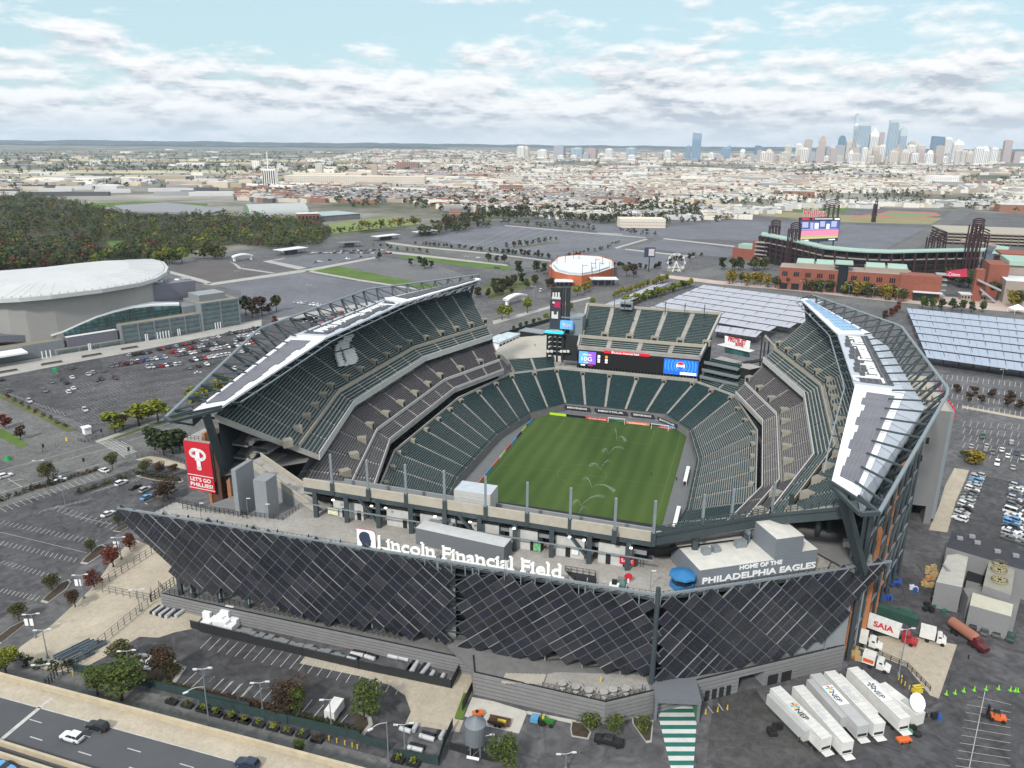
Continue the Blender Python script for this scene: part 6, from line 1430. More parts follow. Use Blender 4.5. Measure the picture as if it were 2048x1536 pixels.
def ltower(x0,x1,yt,yb,zb):
 mb=MB();a,b_=W(*zE(x0,yb),zb),W(*zE(x1,yb),zb);top=hit_plane(*zE(x0,yt),a,Vector((0,1,0))).z;w_=(b_-a)
 for f in(0,.33,.67,1):
  for dd in(0,4):p=a+w_*f;mb.beam((p.x,p.y+dd,0),(p.x,p.y+dd,top-5),.9)
 H_=top-zb
 for k in range(5):
  z_=zb+H_*(.5+.11*k);n=6
  for q in range(n):f0,f1=q/n,(q+1)/n;sh=lambda f:(4*f*(1-f))*H_*.12;mb.beam(a+w_*f0+Vector((0,0,z_-zb+sh(f0))),a+w_*f1+Vector((0,0,z_-zb+sh(f1))),1.0)
 for k in range(4):mb.beam(a+w_*(k/4)+Vector((0,0,H_*k*.12)),a+w_*((k+1)/4)+Vector((0,0,H_*(k+1)*.12)),.5)
 return mb.obj('light_tower',M_mar,bp)
for q in((335,400,140,240,26),(462,535,160,285,26),(700,795,5,120,20),(1395,1510,215,355,20),(1660,1790,200,360,20),(1685,1765,130,250,40),(1027,1045,5,150,0)):ltower(*q)
sc_=MB();a,b_=W(*zE(540,290),18),W(*zE(795,282),18);pl_=plane_of(a,b_)
Q=[hit_plane(*zE(*q),a,pl_[2])for q in((538,288),(792,275),(812,118),(540,118))]
def sp(x,y,off=0.0):return Q[0].lerp(Q[1],x).lerp(Q[3].lerp(Q[2],x),y)+pl_[2]*off
sc_.face([sp(0,0),sp(1,0),sp(1,1),sp(0,1)],0);sc_.face([sp(0,1,-2),sp(1,1,-2),sp(1,0,-2),sp(0,0,-2)],0);sc_.face([sp(0,1),sp(1,1),sp(1,1,-2),sp(0,1,-2)],0);sc_.face([sp(1,0),sp(1,0,-2),sp(1,1,-2),sp(1,1)],0)
for y0,y1,m in((.14,.20,1),(.20,.26,2),(.26,.48,3),(.48,.86,4)):sc_.face([sp(.01,y0,.2),sp(.99,y0,.2),sp(.99,y1,.2),sp(.01,y1,.2)],m)
for x0,x1,y0,y1,m in((.05,.2,.6,.82,5),(.25,.33,.5,.8,5),(.36,.46,.55,.78,6),(.5,.62,.62,.85,5),(.66,.74,.52,.74,6),(.78,.92,.6,.85,5),(.05,.22,.9,.98,7),(.3,.34,.9,.98,7),(.36,.8,.93,.96,6),(.85,.98,.9,.97,6),(.1,.22,.04,.11,6),(.75,.92,.05,.10,6),(.04,.96,.50,.53,5)):sc_.face([sp(x0,y0,.3),sp(x1,y0,.3),sp(x1,y1,.3),sp(x0,y1,.3)],m)
for x_ in(.1,.5,.9):p=sp(x_,0);sc_.beam((p.x,p.y+1,0),(p.x,p.y+1,p.z),1.2)
sc_.obj('scoreboard',[M_navy,emis('led_tan',(.55,.45,.22),.5),emis('led_green',(.35,.40,.16),.5),emis('led_pink',(.72,.22,.34),.5),emis('led_indigo',(.06,.10,.26),.5),emis('led_lilac',(.35,.38,.60),.5),emis('led_white',(.8,.8,.85),.5),emis('led_red',(.6,.03,.05),.5)],bp)
sg_=MB();a,b_=sp(.06,1.02,.5),sp(.60,1.02,.5);text_fit(sg_,'Phillies',a,b_,(0,0,1),9.0,1.0,1,bold=.03);text_fit(sg_,'Phillies',a+pl_[2]*.6,b_+pl_[2]*.6,(0,0,1),9.0,.3,0,bold=-.012)
sg_.obj('script_sign',[mat('sign_red',(.60,.04,.05),.5,var=0),mat('sign_rim',(.55,.55,.55),.5,var=0)],bp)
bb_=MB();Q2=[BFm.at(*q,6)for q in((1525,520),(1665,518),(1665,462),(1525,478))];P=[BFm.P(x,6,z)for x,z in Q2];bb_.face(P);bb_.face([p-BFm.n*.4 for p in P][::-1]);a,b_=BFm.P(Q2[0][0]+1,5.7,(Q2[0][1]+Q2[3][1])/2-1),BFm.P(Q2[0][0]+9,5.7,(Q2[0][1]+Q2[3][1])/2-1);text_fit(bb_,'Citizens',a,b_,(0,0,1),2.6,.1,1)
bb_.obj('banner',[mat('banner_crimson',(.42,.03,.07),.6,var=.1),M_white],bp)
mb=MB();
for k in range(5):BFm.box(mb,BFm.at(1450,560,4)[0],BFm.at(1530,560,4)[0],4,14,3+k*4,3.8+k*4)
for k in range(5):B3 .box(mb,B3 .at(235,400,-2)[0],B3 .at(320,400,-2)[0],-6,4,3+k*4,3.9+k*4)
a=BFm.at(1730,560,8)[0];b_=BFm.at(1900,560,8)[0];mb.beam(BFm.P(a,8,17),BFm.P(b_,8,10),5,1.2);mb.beam(BFm.P(a+3,8,10),BFm.P(b_-2,8,1),5,1.2)
mb.obj('stair_deck',mat('stair_grey',(.30,.30,.31),.8,var=.05),bp)
pg=thing('parking_garage','long open pale parking garage behind the ballpark at the right edge','parking garage',W(*zE(1800,290)));GF=Fr(zE,(1520,295),(2300,325));mb=MB()
for k in range(4):GF.box(mb,0,GF.L,0,90,k*3.6+2.2,k*3.6+3.6)
mb.obj('deck',mat('garage_concrete',(.34,.31,.26),.9,var=.06),pg);mb=MB();GF.box(mb,1,GF.L-1,1.5,88,0,13);mb.obj('parking_level',M_dark,pg);mb=MB()
for k in range(16):GF.box(mb,GF.L*k/16,GF.L*k/16+1,-.4,0,0,14)
mb.obj('pier',mat('garage_brown',(.20,.12,.09),.9),pg)
tg=thing('market_tent','small white peaked tent at the far right by the ballpark trees','tent',W(*zC(1500,340)));mb=MB();c=W(*zC(1500,335));
for k in range(4):a0,a1=pi/4+k*pi/2,pi/4+(k+1)*pi/2;mb.face([c+Vector((6*cos(a0),6*sin(a0),3)),c+Vector((6*cos(a1),6*sin(a1),3)),c+Vector((0,0,6.4))]);p=c+Vector((5.8*cos(a0),5.8*sin(a0),0));mb.beam(p,p+Vector((0,0,3)),.2)
mb.obj('tent_roof',M_white,tg)
shed('ticket_pavilion','long ticket pavilion with a pale double roof on the pink plaza','pavilion',zC,(925,205),(1185,220),9,4.5,M_tanw,M_rw,win=8)
fw=thing('ferris_wheel','small white ferris wheel at the edge of the far lot','ferris wheel',W(*zB(1870,450)));mb=MB();c=W(*zB(1870,450))+Vector((0,0,9.2))
for k in range(20):
 a0,a1=2*pi*k/20,2*pi*(k+1)/20;e0,e1=Vector((cos(a0),0,sin(a0))),Vector((cos(a1),0,sin(a1)))
 for dy in(-1,1):mb.beam(c+e0*8+Vector((0,dy,0)),c+e1*8+Vector((0,dy,0)),.16);
 if k%2==0:mb.beam(c,c+e0*8,.1)
mb.obj('wheel_rim',M_white,fw);mb=MB()
for dy in(-1.6,1.6):mb.beam(c+Vector((0,dy,0)),c+Vector((-4,dy*2,-9.2)),.4);mb.beam(c+Vector((0,dy,0)),c+Vector((4,dy*2,-9.2)),.4)
mb.obj('support',M_white,fw);mb=MB()
for k in range(10):a0=2*pi*k/10;e=c+Vector((8*cos(a0),0,8*sin(a0)-.9));mb.frame(e,(.8,0,0),(0,.8,0),(0,0,.8))
mb.obj('gondola',M_rw,fw)
shed('fair_booth','tan booth at the foot of the ferris wheel','booth',zB,(1825,450),(1935,445),5,3,M_beige,M_beige)
dg_=thing('display_pylon','tall sign pylon with a dark display board by the avenue','sign pylon',W(*zB(1672,450)));p=W(*zB(1672,450));mb=MB();mb.beam(p,p+Vector((0,0,14)),.9);mb.obj('post',M_mar,dg_);mb=MB();mb.frame(p+Vector((0,0,18)),(5,0,0),(0,.6,0),(0,0,4.5));mb.frame(p+Vector((1.5,-.65,18)),(2.6,0,0),(0,.05,0),(0,0,3.2),m=1);mb.obj('display',[M_navy,mat('display_pale',(.5,.45,.5),.5)],dg_)
#city: row houses, towers, far industry
rc_=random.Random(11)
HM=[mat('house_'+n,c,.9,var=.06,scale=.02)for n,c in(('white',(.68,.65,.59)),('cream',(.55,.48,.39)),('grey',(.30,.30,.31)),('tan',(.37,.31,.24)),('brick',(.27,.14,.10)),('roof_dark',(.10,.10,.11)),('roof_pale',(.52,.52,.52)),('window',(.10,.11,.13)))]
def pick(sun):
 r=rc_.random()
 if sun>.5:return 0 if r<.34 else 1 if r<.54 else 3 if r<.68 else 2 if r<.87 else 4  # paler mix: sunlight on the far city put into the house colours
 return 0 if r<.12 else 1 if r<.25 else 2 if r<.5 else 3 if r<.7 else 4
GA=R(-17.3)
gu=Vector((cos(GA),sin(GA),0));gv=Vector((-sin(GA),cos(GA),0))
def pix(p):
 q=cam.matrix_world.inverted()@Vector(p);
 if q.z>=0:return(-9999,-9999)
 return(1024+F*q.x/-q.z,768-F*q.y/-q.z)
def hash01(a,b):return(sin(a*12.9898+b*78.233)*43758.5453)%1.0
from mathutils import noise as mnoise
def wooded(p):return mnoise.noise(Vector((p.x*.0016,p.y*.0016,3.3)))
AV=[[(-300,545),(0,545),(350,520),(660,480),(660,430),(820,415),(1000,440),(1290,470),(1500,445),(1640,420),(1900,440),(2400,460),(2400,440),(2048,430),(1700,412),(1300,428),(1000,430),(800,445),(640,395),(480,372),(0,383),(-300,390)],[(-300,1000),(-300,520),(350,500),(800,400),(860,438),(1300,422),(1500,412),(1690,410),(2400,448),(2400,1000)],[(-300,395),(200,392),(300,385),(500,388),(640,398),(830,440),(640,560),(-300,560)],[(1505,414),(1860,410),(1860,455),(1505,470)],[(1975,345),(2048,322),(2056,328),(1840,450),(1820,440)]]
def clear(p):
 x,y=pix(p)
 if x<-120 or x>2170:return False
 return not any(inpoly(x,y,P)for P in AV)
big=MB();near_rows=[]
def house(mb,c,w_,d_,h,wall,roof,rot=(gu,gv)):
 a,b_=rot;i=len(mb.v)
 for k in((-1,-1),(1,-1),(1,1),(-1,1)):
  for z_ in(0,h):q=c+a*k[0]*w_/2+b_*k[1]*d_/2;mb.v.append((q.x,q.y,z_))
 for f,m in(((0,2,3,1),wall),((2,4,5,3),wall),((4,6,7,5),wall),((6,0,1,7),wall),((1,3,5,7),roof)):mb.f.append(tuple(i+j for j in f));mb.mi.append(m)
rows_near=[]
t_=700.0
while t_<9500:
 stp=46 if t_<2600 else 62 if t_<4500 else 95
 s__=-7000
 lim=t_*.95+500
 s__=-t_*.45-700
 while s__<t_*1.4+700:
  bl=110 if t_<3500 else 150
  p=Vector((O.x,O.y,0))+gu*s__+gv*t_+gu*hash01(int(t_),3)*40
  s__+=bl
  if p.y<500:continue
  if not clear(p)or not clear(p+gu*bl*.8):continue
  wd=wooded(p);x,y=pix(p)
  dens=.95 if x>560 else .84 if x>250 else .55
  if t_>5200:dens*=.55
  if wd>.27 or hash01(s__,t_)>dens:continue
  sun=1 if(x>850 and y<380)or(x>1300 and y<415)or(y<330)else 0  # part of the city coloured as sunlit
  if rc_.random()<.10:
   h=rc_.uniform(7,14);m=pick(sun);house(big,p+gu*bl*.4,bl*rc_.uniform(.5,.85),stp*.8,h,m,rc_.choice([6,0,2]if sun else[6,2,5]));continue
  unit=6.0 if t_<1700 else 9 if t_<3000 else 16 if t_<5000 else 26
  n=int(bl*.84/unit);ww=rc_.uniform(9,12)if t_<4000 else 18
  for rside in((-.26,.26)if t_<4500 else(0,)):
   base=p+gv*stp*rside
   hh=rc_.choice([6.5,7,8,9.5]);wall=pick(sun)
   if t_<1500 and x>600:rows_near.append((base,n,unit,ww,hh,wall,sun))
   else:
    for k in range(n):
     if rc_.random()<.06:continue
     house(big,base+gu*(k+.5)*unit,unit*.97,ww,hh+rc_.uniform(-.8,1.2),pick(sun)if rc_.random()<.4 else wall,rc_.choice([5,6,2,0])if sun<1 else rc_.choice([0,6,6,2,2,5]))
 t_+=stp
rows_near.sort(key=lambda r:r[0].length)
cnt=0;protos={}
names=('white','cream','grey','tan','brick red')
for(base,n,unit,ww,hh,wall,sun)in rows_near:
 for k in range(n):
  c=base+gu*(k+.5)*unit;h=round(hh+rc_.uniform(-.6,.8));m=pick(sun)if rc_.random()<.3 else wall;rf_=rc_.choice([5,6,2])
  if cnt<290:
   key=(m,h,rf_)
   if key not in protos:
    mb=MB();mb.f=[]
    uu=(Vector((1,0,0)),Vector((0,1,0)));house(mb,Vector((0,0,0)),5.8,10.5,h,m,rf_,uu)
    for fl_ in range(2):
     for xx in(-1.5,1.3):
      for sd2 in(-1,1):mb.frame((xx,sd2*5.28,1.8+fl_*2.8),(.45,0,0),(0,.03,0),(0,0,.7),m=7)
    mb.frame((1.8,2,h+.5),(.35,0,0),(0,.35,0),(0,0,.6),m=4);mb.frame((0,-5.3,h-.2),(2.9,0,0),(0,.12,0),(0,0,.3),m=0)
    o=mb.obj('row_house',HM);protos[key]=o
   else:o=protos[key].copy();COL.objects.link(o)
   o.location=c;o.rotation_euler=(0,0,GA);tag(o,'%s two storey row house in the near terraces beyond the lots'%names[m],'row house','row houses on the nearest streets of the city');cnt+=1
  else:house(big,c,unit*.97,ww,h,m,rf_)
o=big.obj('city_houses',HM);tag(o,'dense mass of pale flat roofed houses spreading to the skyline','houses',None,'stuff')
def ray_at(px,py,D):
 x=(px-1024)/F;y=-(py-768)/F;x,y=_c*x-_s*y,_s*x+_c*y;d=Vector((x,_cp+y*_sp,-_sp+y*_cp));return Vector((0,0,CH))+d*(D/d.y)
TM={'white':(.80,.78,.74),'cream':(.62,.55,.46),'tan':(.46,.36,.29),'pink':(.44,.32,.30),'grey':(.34,.36,.40),'blue':(.24,.33,.42),'dblue':(.13,.21,.30),'pblue':(.46,.53,.58),'brick':(.25,.12,.09)}
TMm={k:mat('tower_'+k,c,.35 if 'blue' in k else .8,var=.05,scale=.01)for k,c in TM.items()}
Mwin=mat('tower_windows',(.34,.35,.37),.3,var=.1)
tcount={}
def tower(px,w_,yt,D,col,style='flat',lab=None,dep=None,y0=None):
 p=ray_at(px,320,D);top=ray_at(px,yt,D).z;wd=w_*D/F*1.0;dep=dep or wd*.9
 lab=lab or '%s high rise in the far downtown skyline'%{'pblue':'pale blue glass','dblue':'dark blue glass','blue':'blue glass'}.get(col,col)
 g=thing('office_tower',lab,'tower',(p.x,p.y,0),'high rises of the distant skyline');mb=MB();wm_=MB();a,b_=Vector((cos(GA),sin(GA),0)),Vector((-sin(GA),cos(GA),0));c=Vector((p.x,p.y,0));wd/=1.15
 def bx(cx,wx,dy,z0,z1,m=0):mb.frame(c+a*cx+Vector((0,0,(z0+z1)/2)),a*wx/2,b_*dy/2,Vector((0,0,(z1-z0)/2)),m)
 if style=='flat':bx(0,wd,dep,0,top);bx(0,wd*.5,dep*.5,top,top+4)
 elif style=='step':bx(0,wd,dep,0,top*.8);bx(0,wd*.7,dep*.7,top*.8,top*.93);bx(0,wd*.4,dep*.4,top*.93,top)
 elif style=='round':
  for k in range(6):f=(k+1)/6;bx(0,wd*(1-.5*f*f),dep*(1-.4*f*f),0 if k==0 else top*(.84+.16*k/6),top*(.84+.16*f))
  bx(0,wd*.98,dep,0,top*.84)
 elif style=='pyr':
  bx(0,wd,dep,0,top*.80);h0=top*.80;tip=c+Vector((0,0,top))
  Q=[c+a*sx*wd/2+b_*sy*dep/2+Vector((0,0,h0))for sx,sy in((-1,-1),(1,-1),(1,1),(-1,1))]
  for i in range(4):mb.face([Q[i],Q[(i+1)%4],tip])
 elif style=='wedge':Q=[c+a*sx*wd/2+b_*sy*dep/2 for sx,sy in((-1,-1),(1,-1),(1,1),(-1,1))];mb.prism([(q.x,q.y)for q in Q],0,[top,top*.965,top*.965,top])
 elif style=='slope':Q=[c+a*sx*wd/2+b_*sy*dep/2 for sx,sy in((-1,-1),(1,-1),(1,1),(-1,1))];mb.prism([(q.x,q.y)for q in Q],0,[top*.75,top,top,top*.75])
 elif style=='mast':
  bx(-wd*.36,wd*.18,dep*.5,0,top);bx(.08*wd,wd*.75,dep,0,ray_at(px,yt+22,D).z);bx(-wd*.36,wd*.22,dep*.55,0,ray_at(px,yt+20,D).z,1)
 elif style=='spire':bx(0,wd,dep,0,top*.84);bx(0,wd*.7,dep*.7,top*.84,top*.90);mb.tube(c+Vector((0,0,top*.90)),c+Vector((0,0,top)),wd*.16,wd*.02,n=6)
 mb.obj('shaft',[TMm[col],TMm['white']],g)
 nb=max(3,int(wd/9));zt=top*(.74 if style!='flat' else .94)
 for k in range(nb):x0=-wd/2+wd*(k+.5)/nb;wm_.frame(c+a*x0-b_*(dep/2+.2)+Vector((0,0,zt/2+6)),a*wd/nb*.26,b_*.2,Vector((0,0,zt/2-6)))
 wm_.obj('window_band',Mwin if 'blue' not in col else TMm['dblue'],g);return g
D0=5900
for q in((1715,34,227,'pblue','mast','tallest skyline tower, grey blue slab with a slim white lantern on its left'),(1742,18,256,'white','pyr','white tower with a pyramid top beside the tallest one'),(1757,10,265,'pink','flat','narrow pinkish block right behind the white pyramid topped tower'),(1777,17,240,'pblue','flat','pale glass tower right of the pyramid topped one'),(1784,12,237,'pblue','spire','pale glass tower with a thin spire'),(1799,15,254,'pblue','round','slim pale blue tower with a rounded top'),(1679,15,271,'dblue','round','dark blue tower with a rounded top left of the tallest group'),(1641,14,271,'tan','step','tan stepped tower far left of the tallest group'),(1613,16,279,'tan','flat','broad tan block left of the stepped tan tower'),(1595,12,288,'white','flat','slim white block with windows left of the broad tan one'),(1699,22,282,'cream','flat','cream block at the foot of the tallest tower'),(1869,23,272,'dblue','wedge','broad dark blue glass block with an angled top on the right'),(1890,14,276,'white','flat','tall white block beside the dark blue one'),(1911,20,278,'white','spire','white tower with a stepped crown and spire on the right'),(2010,15,281,'pink','flat','pinkish tower near the right edge of the skyline'),(2036,24,304,'pink','flat','low broad pinkish block at the right edge'),(1819,20,283,'tan','step','tan stepped block right of the rounded blue tower'),(1838,16,290,'cream','flat','cream block between the blue glass ones'),(1391,18,265,'blue','wedge','single tall blue tower standing apart on the left of the skyline'),(1375,11,292,'blue','flat','low blue block at the foot of the single blue tower'),(1450,20,290,'blue','slope','low blue building with a sloping top'),(1484,10,298,'white','round','small white tower with a domed top'),(1514,15,292,'dblue','flat','dark blue block in the gap before downtown'),(1422,12,306,'white','flat','small white block beside the single blue tower'),(1043,16,293,'white','flat','white block at the left end of the pale tower group'),(1052,14,292,'cream','step','cream stepped block in the left tower group'),(1119,22,291,'grey','flat','grey block in the middle of the left tower group'),(1155,24,296,'pblue','flat','pale green grey block in the left tower group'),(1183,22,297,'pink','flat','dull red block in the left tower group'),(1218,15,298,'white','flat','white block right of the dull red one'),(1262,20,296,'pblue','flat','pale blue block standing right of the left group'),(1335,15,301,'white','flat','white block midway to the single blue tower'),(1086,20,300,'white','flat','low white block of the left tower group')):
 tower(q[0],q[1],q[2],D0,q[3],q[4],q[5])
rt=random.Random(9);cols=['cream','white','tan','pink','white','cream','grey']
for k in range(128):
 if k<98:px=rt.gauss(1760,115);yt=rt.uniform(290,314)
 elif k<112:px=rt.uniform(1040,1360);yt=rt.uniform(304,313)
 else:px=rt.uniform(1430,1620);yt=rt.uniform(302,314)
 if px>2045:continue
 col=rt.choice(cols);D=D0+rt.uniform(-900,500)
 tower(px,rt.uniform(8,18),yt,D,col,rt.choice(['flat','flat','step']),'%s mid rise block at the foot of the skyline'%col)
def slab(px,w_,yt,yb,col,lab,name='apartment_block',cat='apartment block',dr=.5,striped=False):
 p=W(px,yb);D=p.y;top=ray_at(px,yt,D).z;wd=w_*D/F;g=thing(name,lab,cat,p);mb=MB();mb.box(p.x,p.y+wd*dr/2,0,wd,wd*dr,top,0);mb.obj('shaft',TMm[col],g)
 mb=MB();n=max(3,int(w_/4))
 for k in range(n):
  x=p.x-wd/2+wd*(k+.5)/n
  if striped:mb.box(x,p.y-.2,3,wd/n*.5,.4,top-7)
  else:
   for z_ in range(3,int(top)-2,4):mb.box(x,p.y-.1,z_,wd/n*.55,.3,1.6)
 mb.obj('window_band',Mwin if not striped else mat('black_glass',(.04,.045,.05),.3,var=0),g);return g
g=slab(539,25,338,375,'white','white striped tower with a crane on top left of centre','office_tower','tower',.8,True)
mb=MB();p=W(537,375);tz_=ray_at(537,338,p.y).z;mb.beam((p.x,p.y+8,tz_),(p.x,p.y+8,ray_at(537,303,p.y).z),1.5);mb.obj('roof_mast',M_white,g)
slab(749,11,329,356,'tan','slim tan tower in the middle distance left of centre','office_tower','tower',.9);slab(638,13,330,351,'cream','cream grain tower with a raised part','silo_tower','silo',.9)
slab(512,14,322,338,'white','round white gas holder in the far industrial strip','gas_holder','tank',.9);slab(815,42,325,343,'brick','wide brick red block in the middle distance');slab(1022,46,371,385,'brick','low brick red school block beyond the lots','school','school',.5)
slab(710,270,352,373,'cream','very long cream depot with many bays left of centre','supply_depot','depot',.12);slab(640,100,347,366,'cream','cream depot wing with dark bays','supply_depot','depot',.3)
slab(1285,90,438,456,'cream','cream school building with a raised block beyond the far lot','school','school',.5);slab(910,24,419,432,'brick','small brick red hall among trees behind the far lot','hall','hall',.5);slab(1600,34,358,372,'tan','tan block among the sunlit houses','warehouse','warehouse',.6);slab(1890,50,352,370,'white','white block among the sunlit houses on the right','warehouse','warehouse',.6)
ib=MB()
for k in range(260):
 px,y=rt.uniform(-100,1000),rt.uniform(300,380)
 if y>340 and px<500:y=rt.uniform(350,378)
 p=W(px,y);sz=rt.uniform(18,70);ib.box(p.x,p.y,0,sz*rt.uniform(.8,2.4),sz*.6,rt.uniform(6,14),GA,m=rt.choice([0,0,1,1,2,3,6]))
for k in range(46):
 px,y=rt.uniform(-80,430),rt.uniform(352,392);p=W(px,y);ib.box(p.x,p.y,0,rt.uniform(60,120),12,8,R(8),m=rt.choice([2,6,5,1]))
for(xa,xb,ya,yb,n_,ms)in((470,880,377,404,150,(4,4,2,5,1)),(1080,1560,416,438,60,(0,1,6,2)),(1560,2100,404,416,50,(0,1,6,2)),(860,1180,404,418,60,(0,1,2,4))):
 for k in range(n_):
  p=W(rt.uniform(xa,xb),rt.uniform(ya,yb));L_=rt.uniform(30,75);m_=rt.choice(ms);h_=rt.uniform(6,9)
  for q in range(int(L_/7)):c=p+gu*q*7;house(ib,c,6.8,11,h_+rt.uniform(-.5,.7),m_ if rt.random()<.7 else rt.choice(ms),rt.choice((5,6,2)))
o=ib.obj('industrial_sheds',HM);tag(o,'scattered pale sheds and terraces in the far left distance','buildings',None,'stuff')
fs=MB()
for(x0,x1,y0,y1)in((-100,900,340,346),(-100,480,350,356),(650,1000,328,332),(100,700,318,322)):
 P=[W(x0,y0),W(x1,y0+2),W(x1,y1+2),W(x0,y1)];fs.face([(p.x,p.y,.3)for p in P][::-1])
struct(fs.obj('open_field',mat('dry_field',(.42,.38,.24),.95,var=.2,scale=.004)))
#trees
def leafmat(n,c,v=.3):return mat('leaves_'+n,c,.9,var=v,scale=.9,spec=.15)
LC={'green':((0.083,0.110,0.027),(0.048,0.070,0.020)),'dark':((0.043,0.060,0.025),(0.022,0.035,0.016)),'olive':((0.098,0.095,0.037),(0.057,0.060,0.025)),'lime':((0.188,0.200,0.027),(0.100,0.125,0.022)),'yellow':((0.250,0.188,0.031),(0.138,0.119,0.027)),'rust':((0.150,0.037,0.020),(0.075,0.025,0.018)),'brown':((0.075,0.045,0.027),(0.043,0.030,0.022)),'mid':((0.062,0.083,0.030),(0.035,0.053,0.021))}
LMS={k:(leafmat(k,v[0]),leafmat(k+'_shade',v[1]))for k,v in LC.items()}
M_bark=mat('bark',(.06,.045,.032),.95,var=.2,scale=2)
def crown_faces(mb,c,rad,hgt,n,leaf,rr,lob=7,base=0.0):
 lobes=[]
 for k in range(lob):
  a=rr.uniform(0,2*pi);r=rad*rr.uniform(.25,.62);z_=rr.uniform(.12,.88);lobes.append((cos(a)*r,sin(a)*r,z_*hgt,rad*rr.uniform(.34,.58),rr.random()))
 lobes.append((0,0,hgt*.55,rad*.62,.5));lobes.append((0,0,hgt*.82,rad*.42,.8))
 for i in range(n):
  lx,ly,lz,lr,lt=rr.choice(lobes);u=rr.uniform(-1,1);a=rr.uniform(0,2*pi);q=sqrt(1-u*u);f=rr.uniform(.62,1.08)
  p=Vector((c[0]+lx+cos(a)*q*lr*f,c[1]+ly+sin(a)*q*lr*f,c[2]+base+max(.1,lz+u*lr*.78*f)))
  s_=leaf*rr.uniform(.6,1.25);d1=Vector((rr.uniform(-1,1),rr.uniform(-1,1),rr.uniform(-.6,.6))).normalized();d2=d1 .cross(Vector((rr.uniform(-1,1),rr.uniform(-1,1),rr.uniform(-1,1)))).normalized()
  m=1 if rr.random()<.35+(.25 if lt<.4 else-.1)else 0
  if rr.random()<.5:mb.face([p-d1*s_,p+d2*s_*.8,p+d1*s_,p-d2*s_*.7],m)
  else:mb.face([p-d1*s_,p+d2*s_,p+d1*s_*.9],m)
def make_tree(kind,lod,seed):
 rr=random.Random(seed);H=10.0;tr_=thing('tree','x','tree',(0,0,0))if lod==0 else None
 mb=MB();mb.tube((0,0,0),(.1,0,H*.34),.28,.18,n=6)
 for k in range(4 if lod==0 else 2):a=rr.uniform(0,6.28);mb.tube((.1,0,H*.30),(cos(a)*1.7,sin(a)*1.7,H*rr.uniform(.5,.7)),.14,.05,n=5)
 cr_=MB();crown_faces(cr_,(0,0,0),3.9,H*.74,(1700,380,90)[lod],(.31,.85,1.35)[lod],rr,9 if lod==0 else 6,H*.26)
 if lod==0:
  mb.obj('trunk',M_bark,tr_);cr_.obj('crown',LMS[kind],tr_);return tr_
 i0=len(cr_.v);cr_.v+=mb.v;cr_.f+=[tuple(i+i0 for i in f)for f in mb.f];cr_.mi+=[2]*len(mb.f)
 return cr_.obj('tree',list(LMS[kind])+[M_bark])
REQ=[]
def want(zf,x,y,h,kind,lab,wid=1.0,grp=None):
 p=W(*zf(x,y));REQ.append((p,h,kind,lab,wid,grp))
rt2=random.Random(21)
G1='trees of the park woods behind the arena'
forest=[(-80,390),(85,395),(150,405),(240,428),(300,438),(440,432),(500,436),(640,440),(662,470),(640,492),(560,500),(470,492),(345,512),(325,528),(300,520),(200,527),(0,550),(-80,556)]
holes=[[zG(*q)for q in P]for P in([(760,440),(870,400),(1010,400),(980,455),(870,520),(750,520)],[(640,115),(900,100),(1300,105),(1790,140),(1780,165),(1620,215),(1400,200),(900,160),(700,130)],[(1200,340),(1330,380),(1260,420)])]
cells={};tries=0;nf=0
while tries<16000 and nf<1500:
 tries+=1;px,py=rt2 .uniform(-80,662),rt2 .uniform(390,556)
 if not inpoly(px,py,forest)or any(inpoly(px,py,h)for h in holes):continue
 p=W(px,py);key=(int(p.x/9.5),int(p.y/9.5))
 if key in cells:continue
 if rt2 .random()>1.15-(p.y-380)/2600:pass
 if mnoise.noise(Vector((p.x*.011,p.y*.011,7.7)))>.38:continue
 cells[key]=1;nf+=1
 r=rt2 .random();kind='dark' if r<.17 else 'mid' if r<.38 else 'green' if r<.58 else 'olive' if r<.82 else 'brown' if r<.93 else 'rust' if r<.96 else 'lime'
 if py>470 and px>380 and rt2 .random()<.45:kind=rt2 .choice(['green','lime','olive','green'])
 REQ.append((p,rt2 .uniform(8,12.5),kind,None,rt2 .uniform(1.35,1.8),G1))
def line_(zf,a,b,n,h,kinds,lab,grp,jit=2.0,wid=1.0):
 P,Q=W(*zf(*a)),W(*zf(*b))
 for k in range(n):
  p=P.lerp(Q,(k+.5)/n)+Vector((rt2 .uniform(-jit,jit),rt2 .uniform(-jit,jit),0));REQ.append((p,h*rt2 .uniform(.8,1.2),rt2 .choice(kinds),lab,wid,grp))
line_(zE,(60,560),(780,632),24,10,['yellow','olive','lime','olive','green'],'turning street tree in front of the left half of the brick ballpark','street trees before the ballpark',3)
line_(zE,(830,638),(1260,690),15,11,['yellow','olive','lime','olive'],'turning street tree in front of the right half of the brick ballpark','street trees before the ballpark',3)
line_(zE,(30,470),(350,480),10,11,['dark','olive','green'],'dark tree beside the left brick block of the ballpark','trees at the left end of the ballpark',7)
line_(zE,(1530,560),(1700,610),7,14,['dark','mid'],'dark tree beneath the ballpark stairs','trees beneath the ballpark stairs',6);line_(zE,(1830,640),(2060,740),9,12,['dark','olive','yellow'],'tree at the right edge by the market tent','trees around the market tent',6)
line_(zC,(470,300),(1200,345),7,8.5,['dark','green'],'round street tree just behind the blue canopy','street trees behind the blue canopy',1)
line_(zC,(130,430),(300,310),6,6,['rust','brown'],'rust coloured small tree left of the blue canopy','small trees left of the blue canopy',2)
line_(zB,(1400,650),(1820,520),14,6.5,['lime','yellow','lime'],'yellow green street tree in the row on the far side of the narrow canopies','yellow green trees in the avenue',.8)
line_(zB,(1480,710),(1990,560),26,7,['lime','green','lime'],'yellow green street tree in the row beside the big pale canopy','yellow green trees in the avenue',1.2)
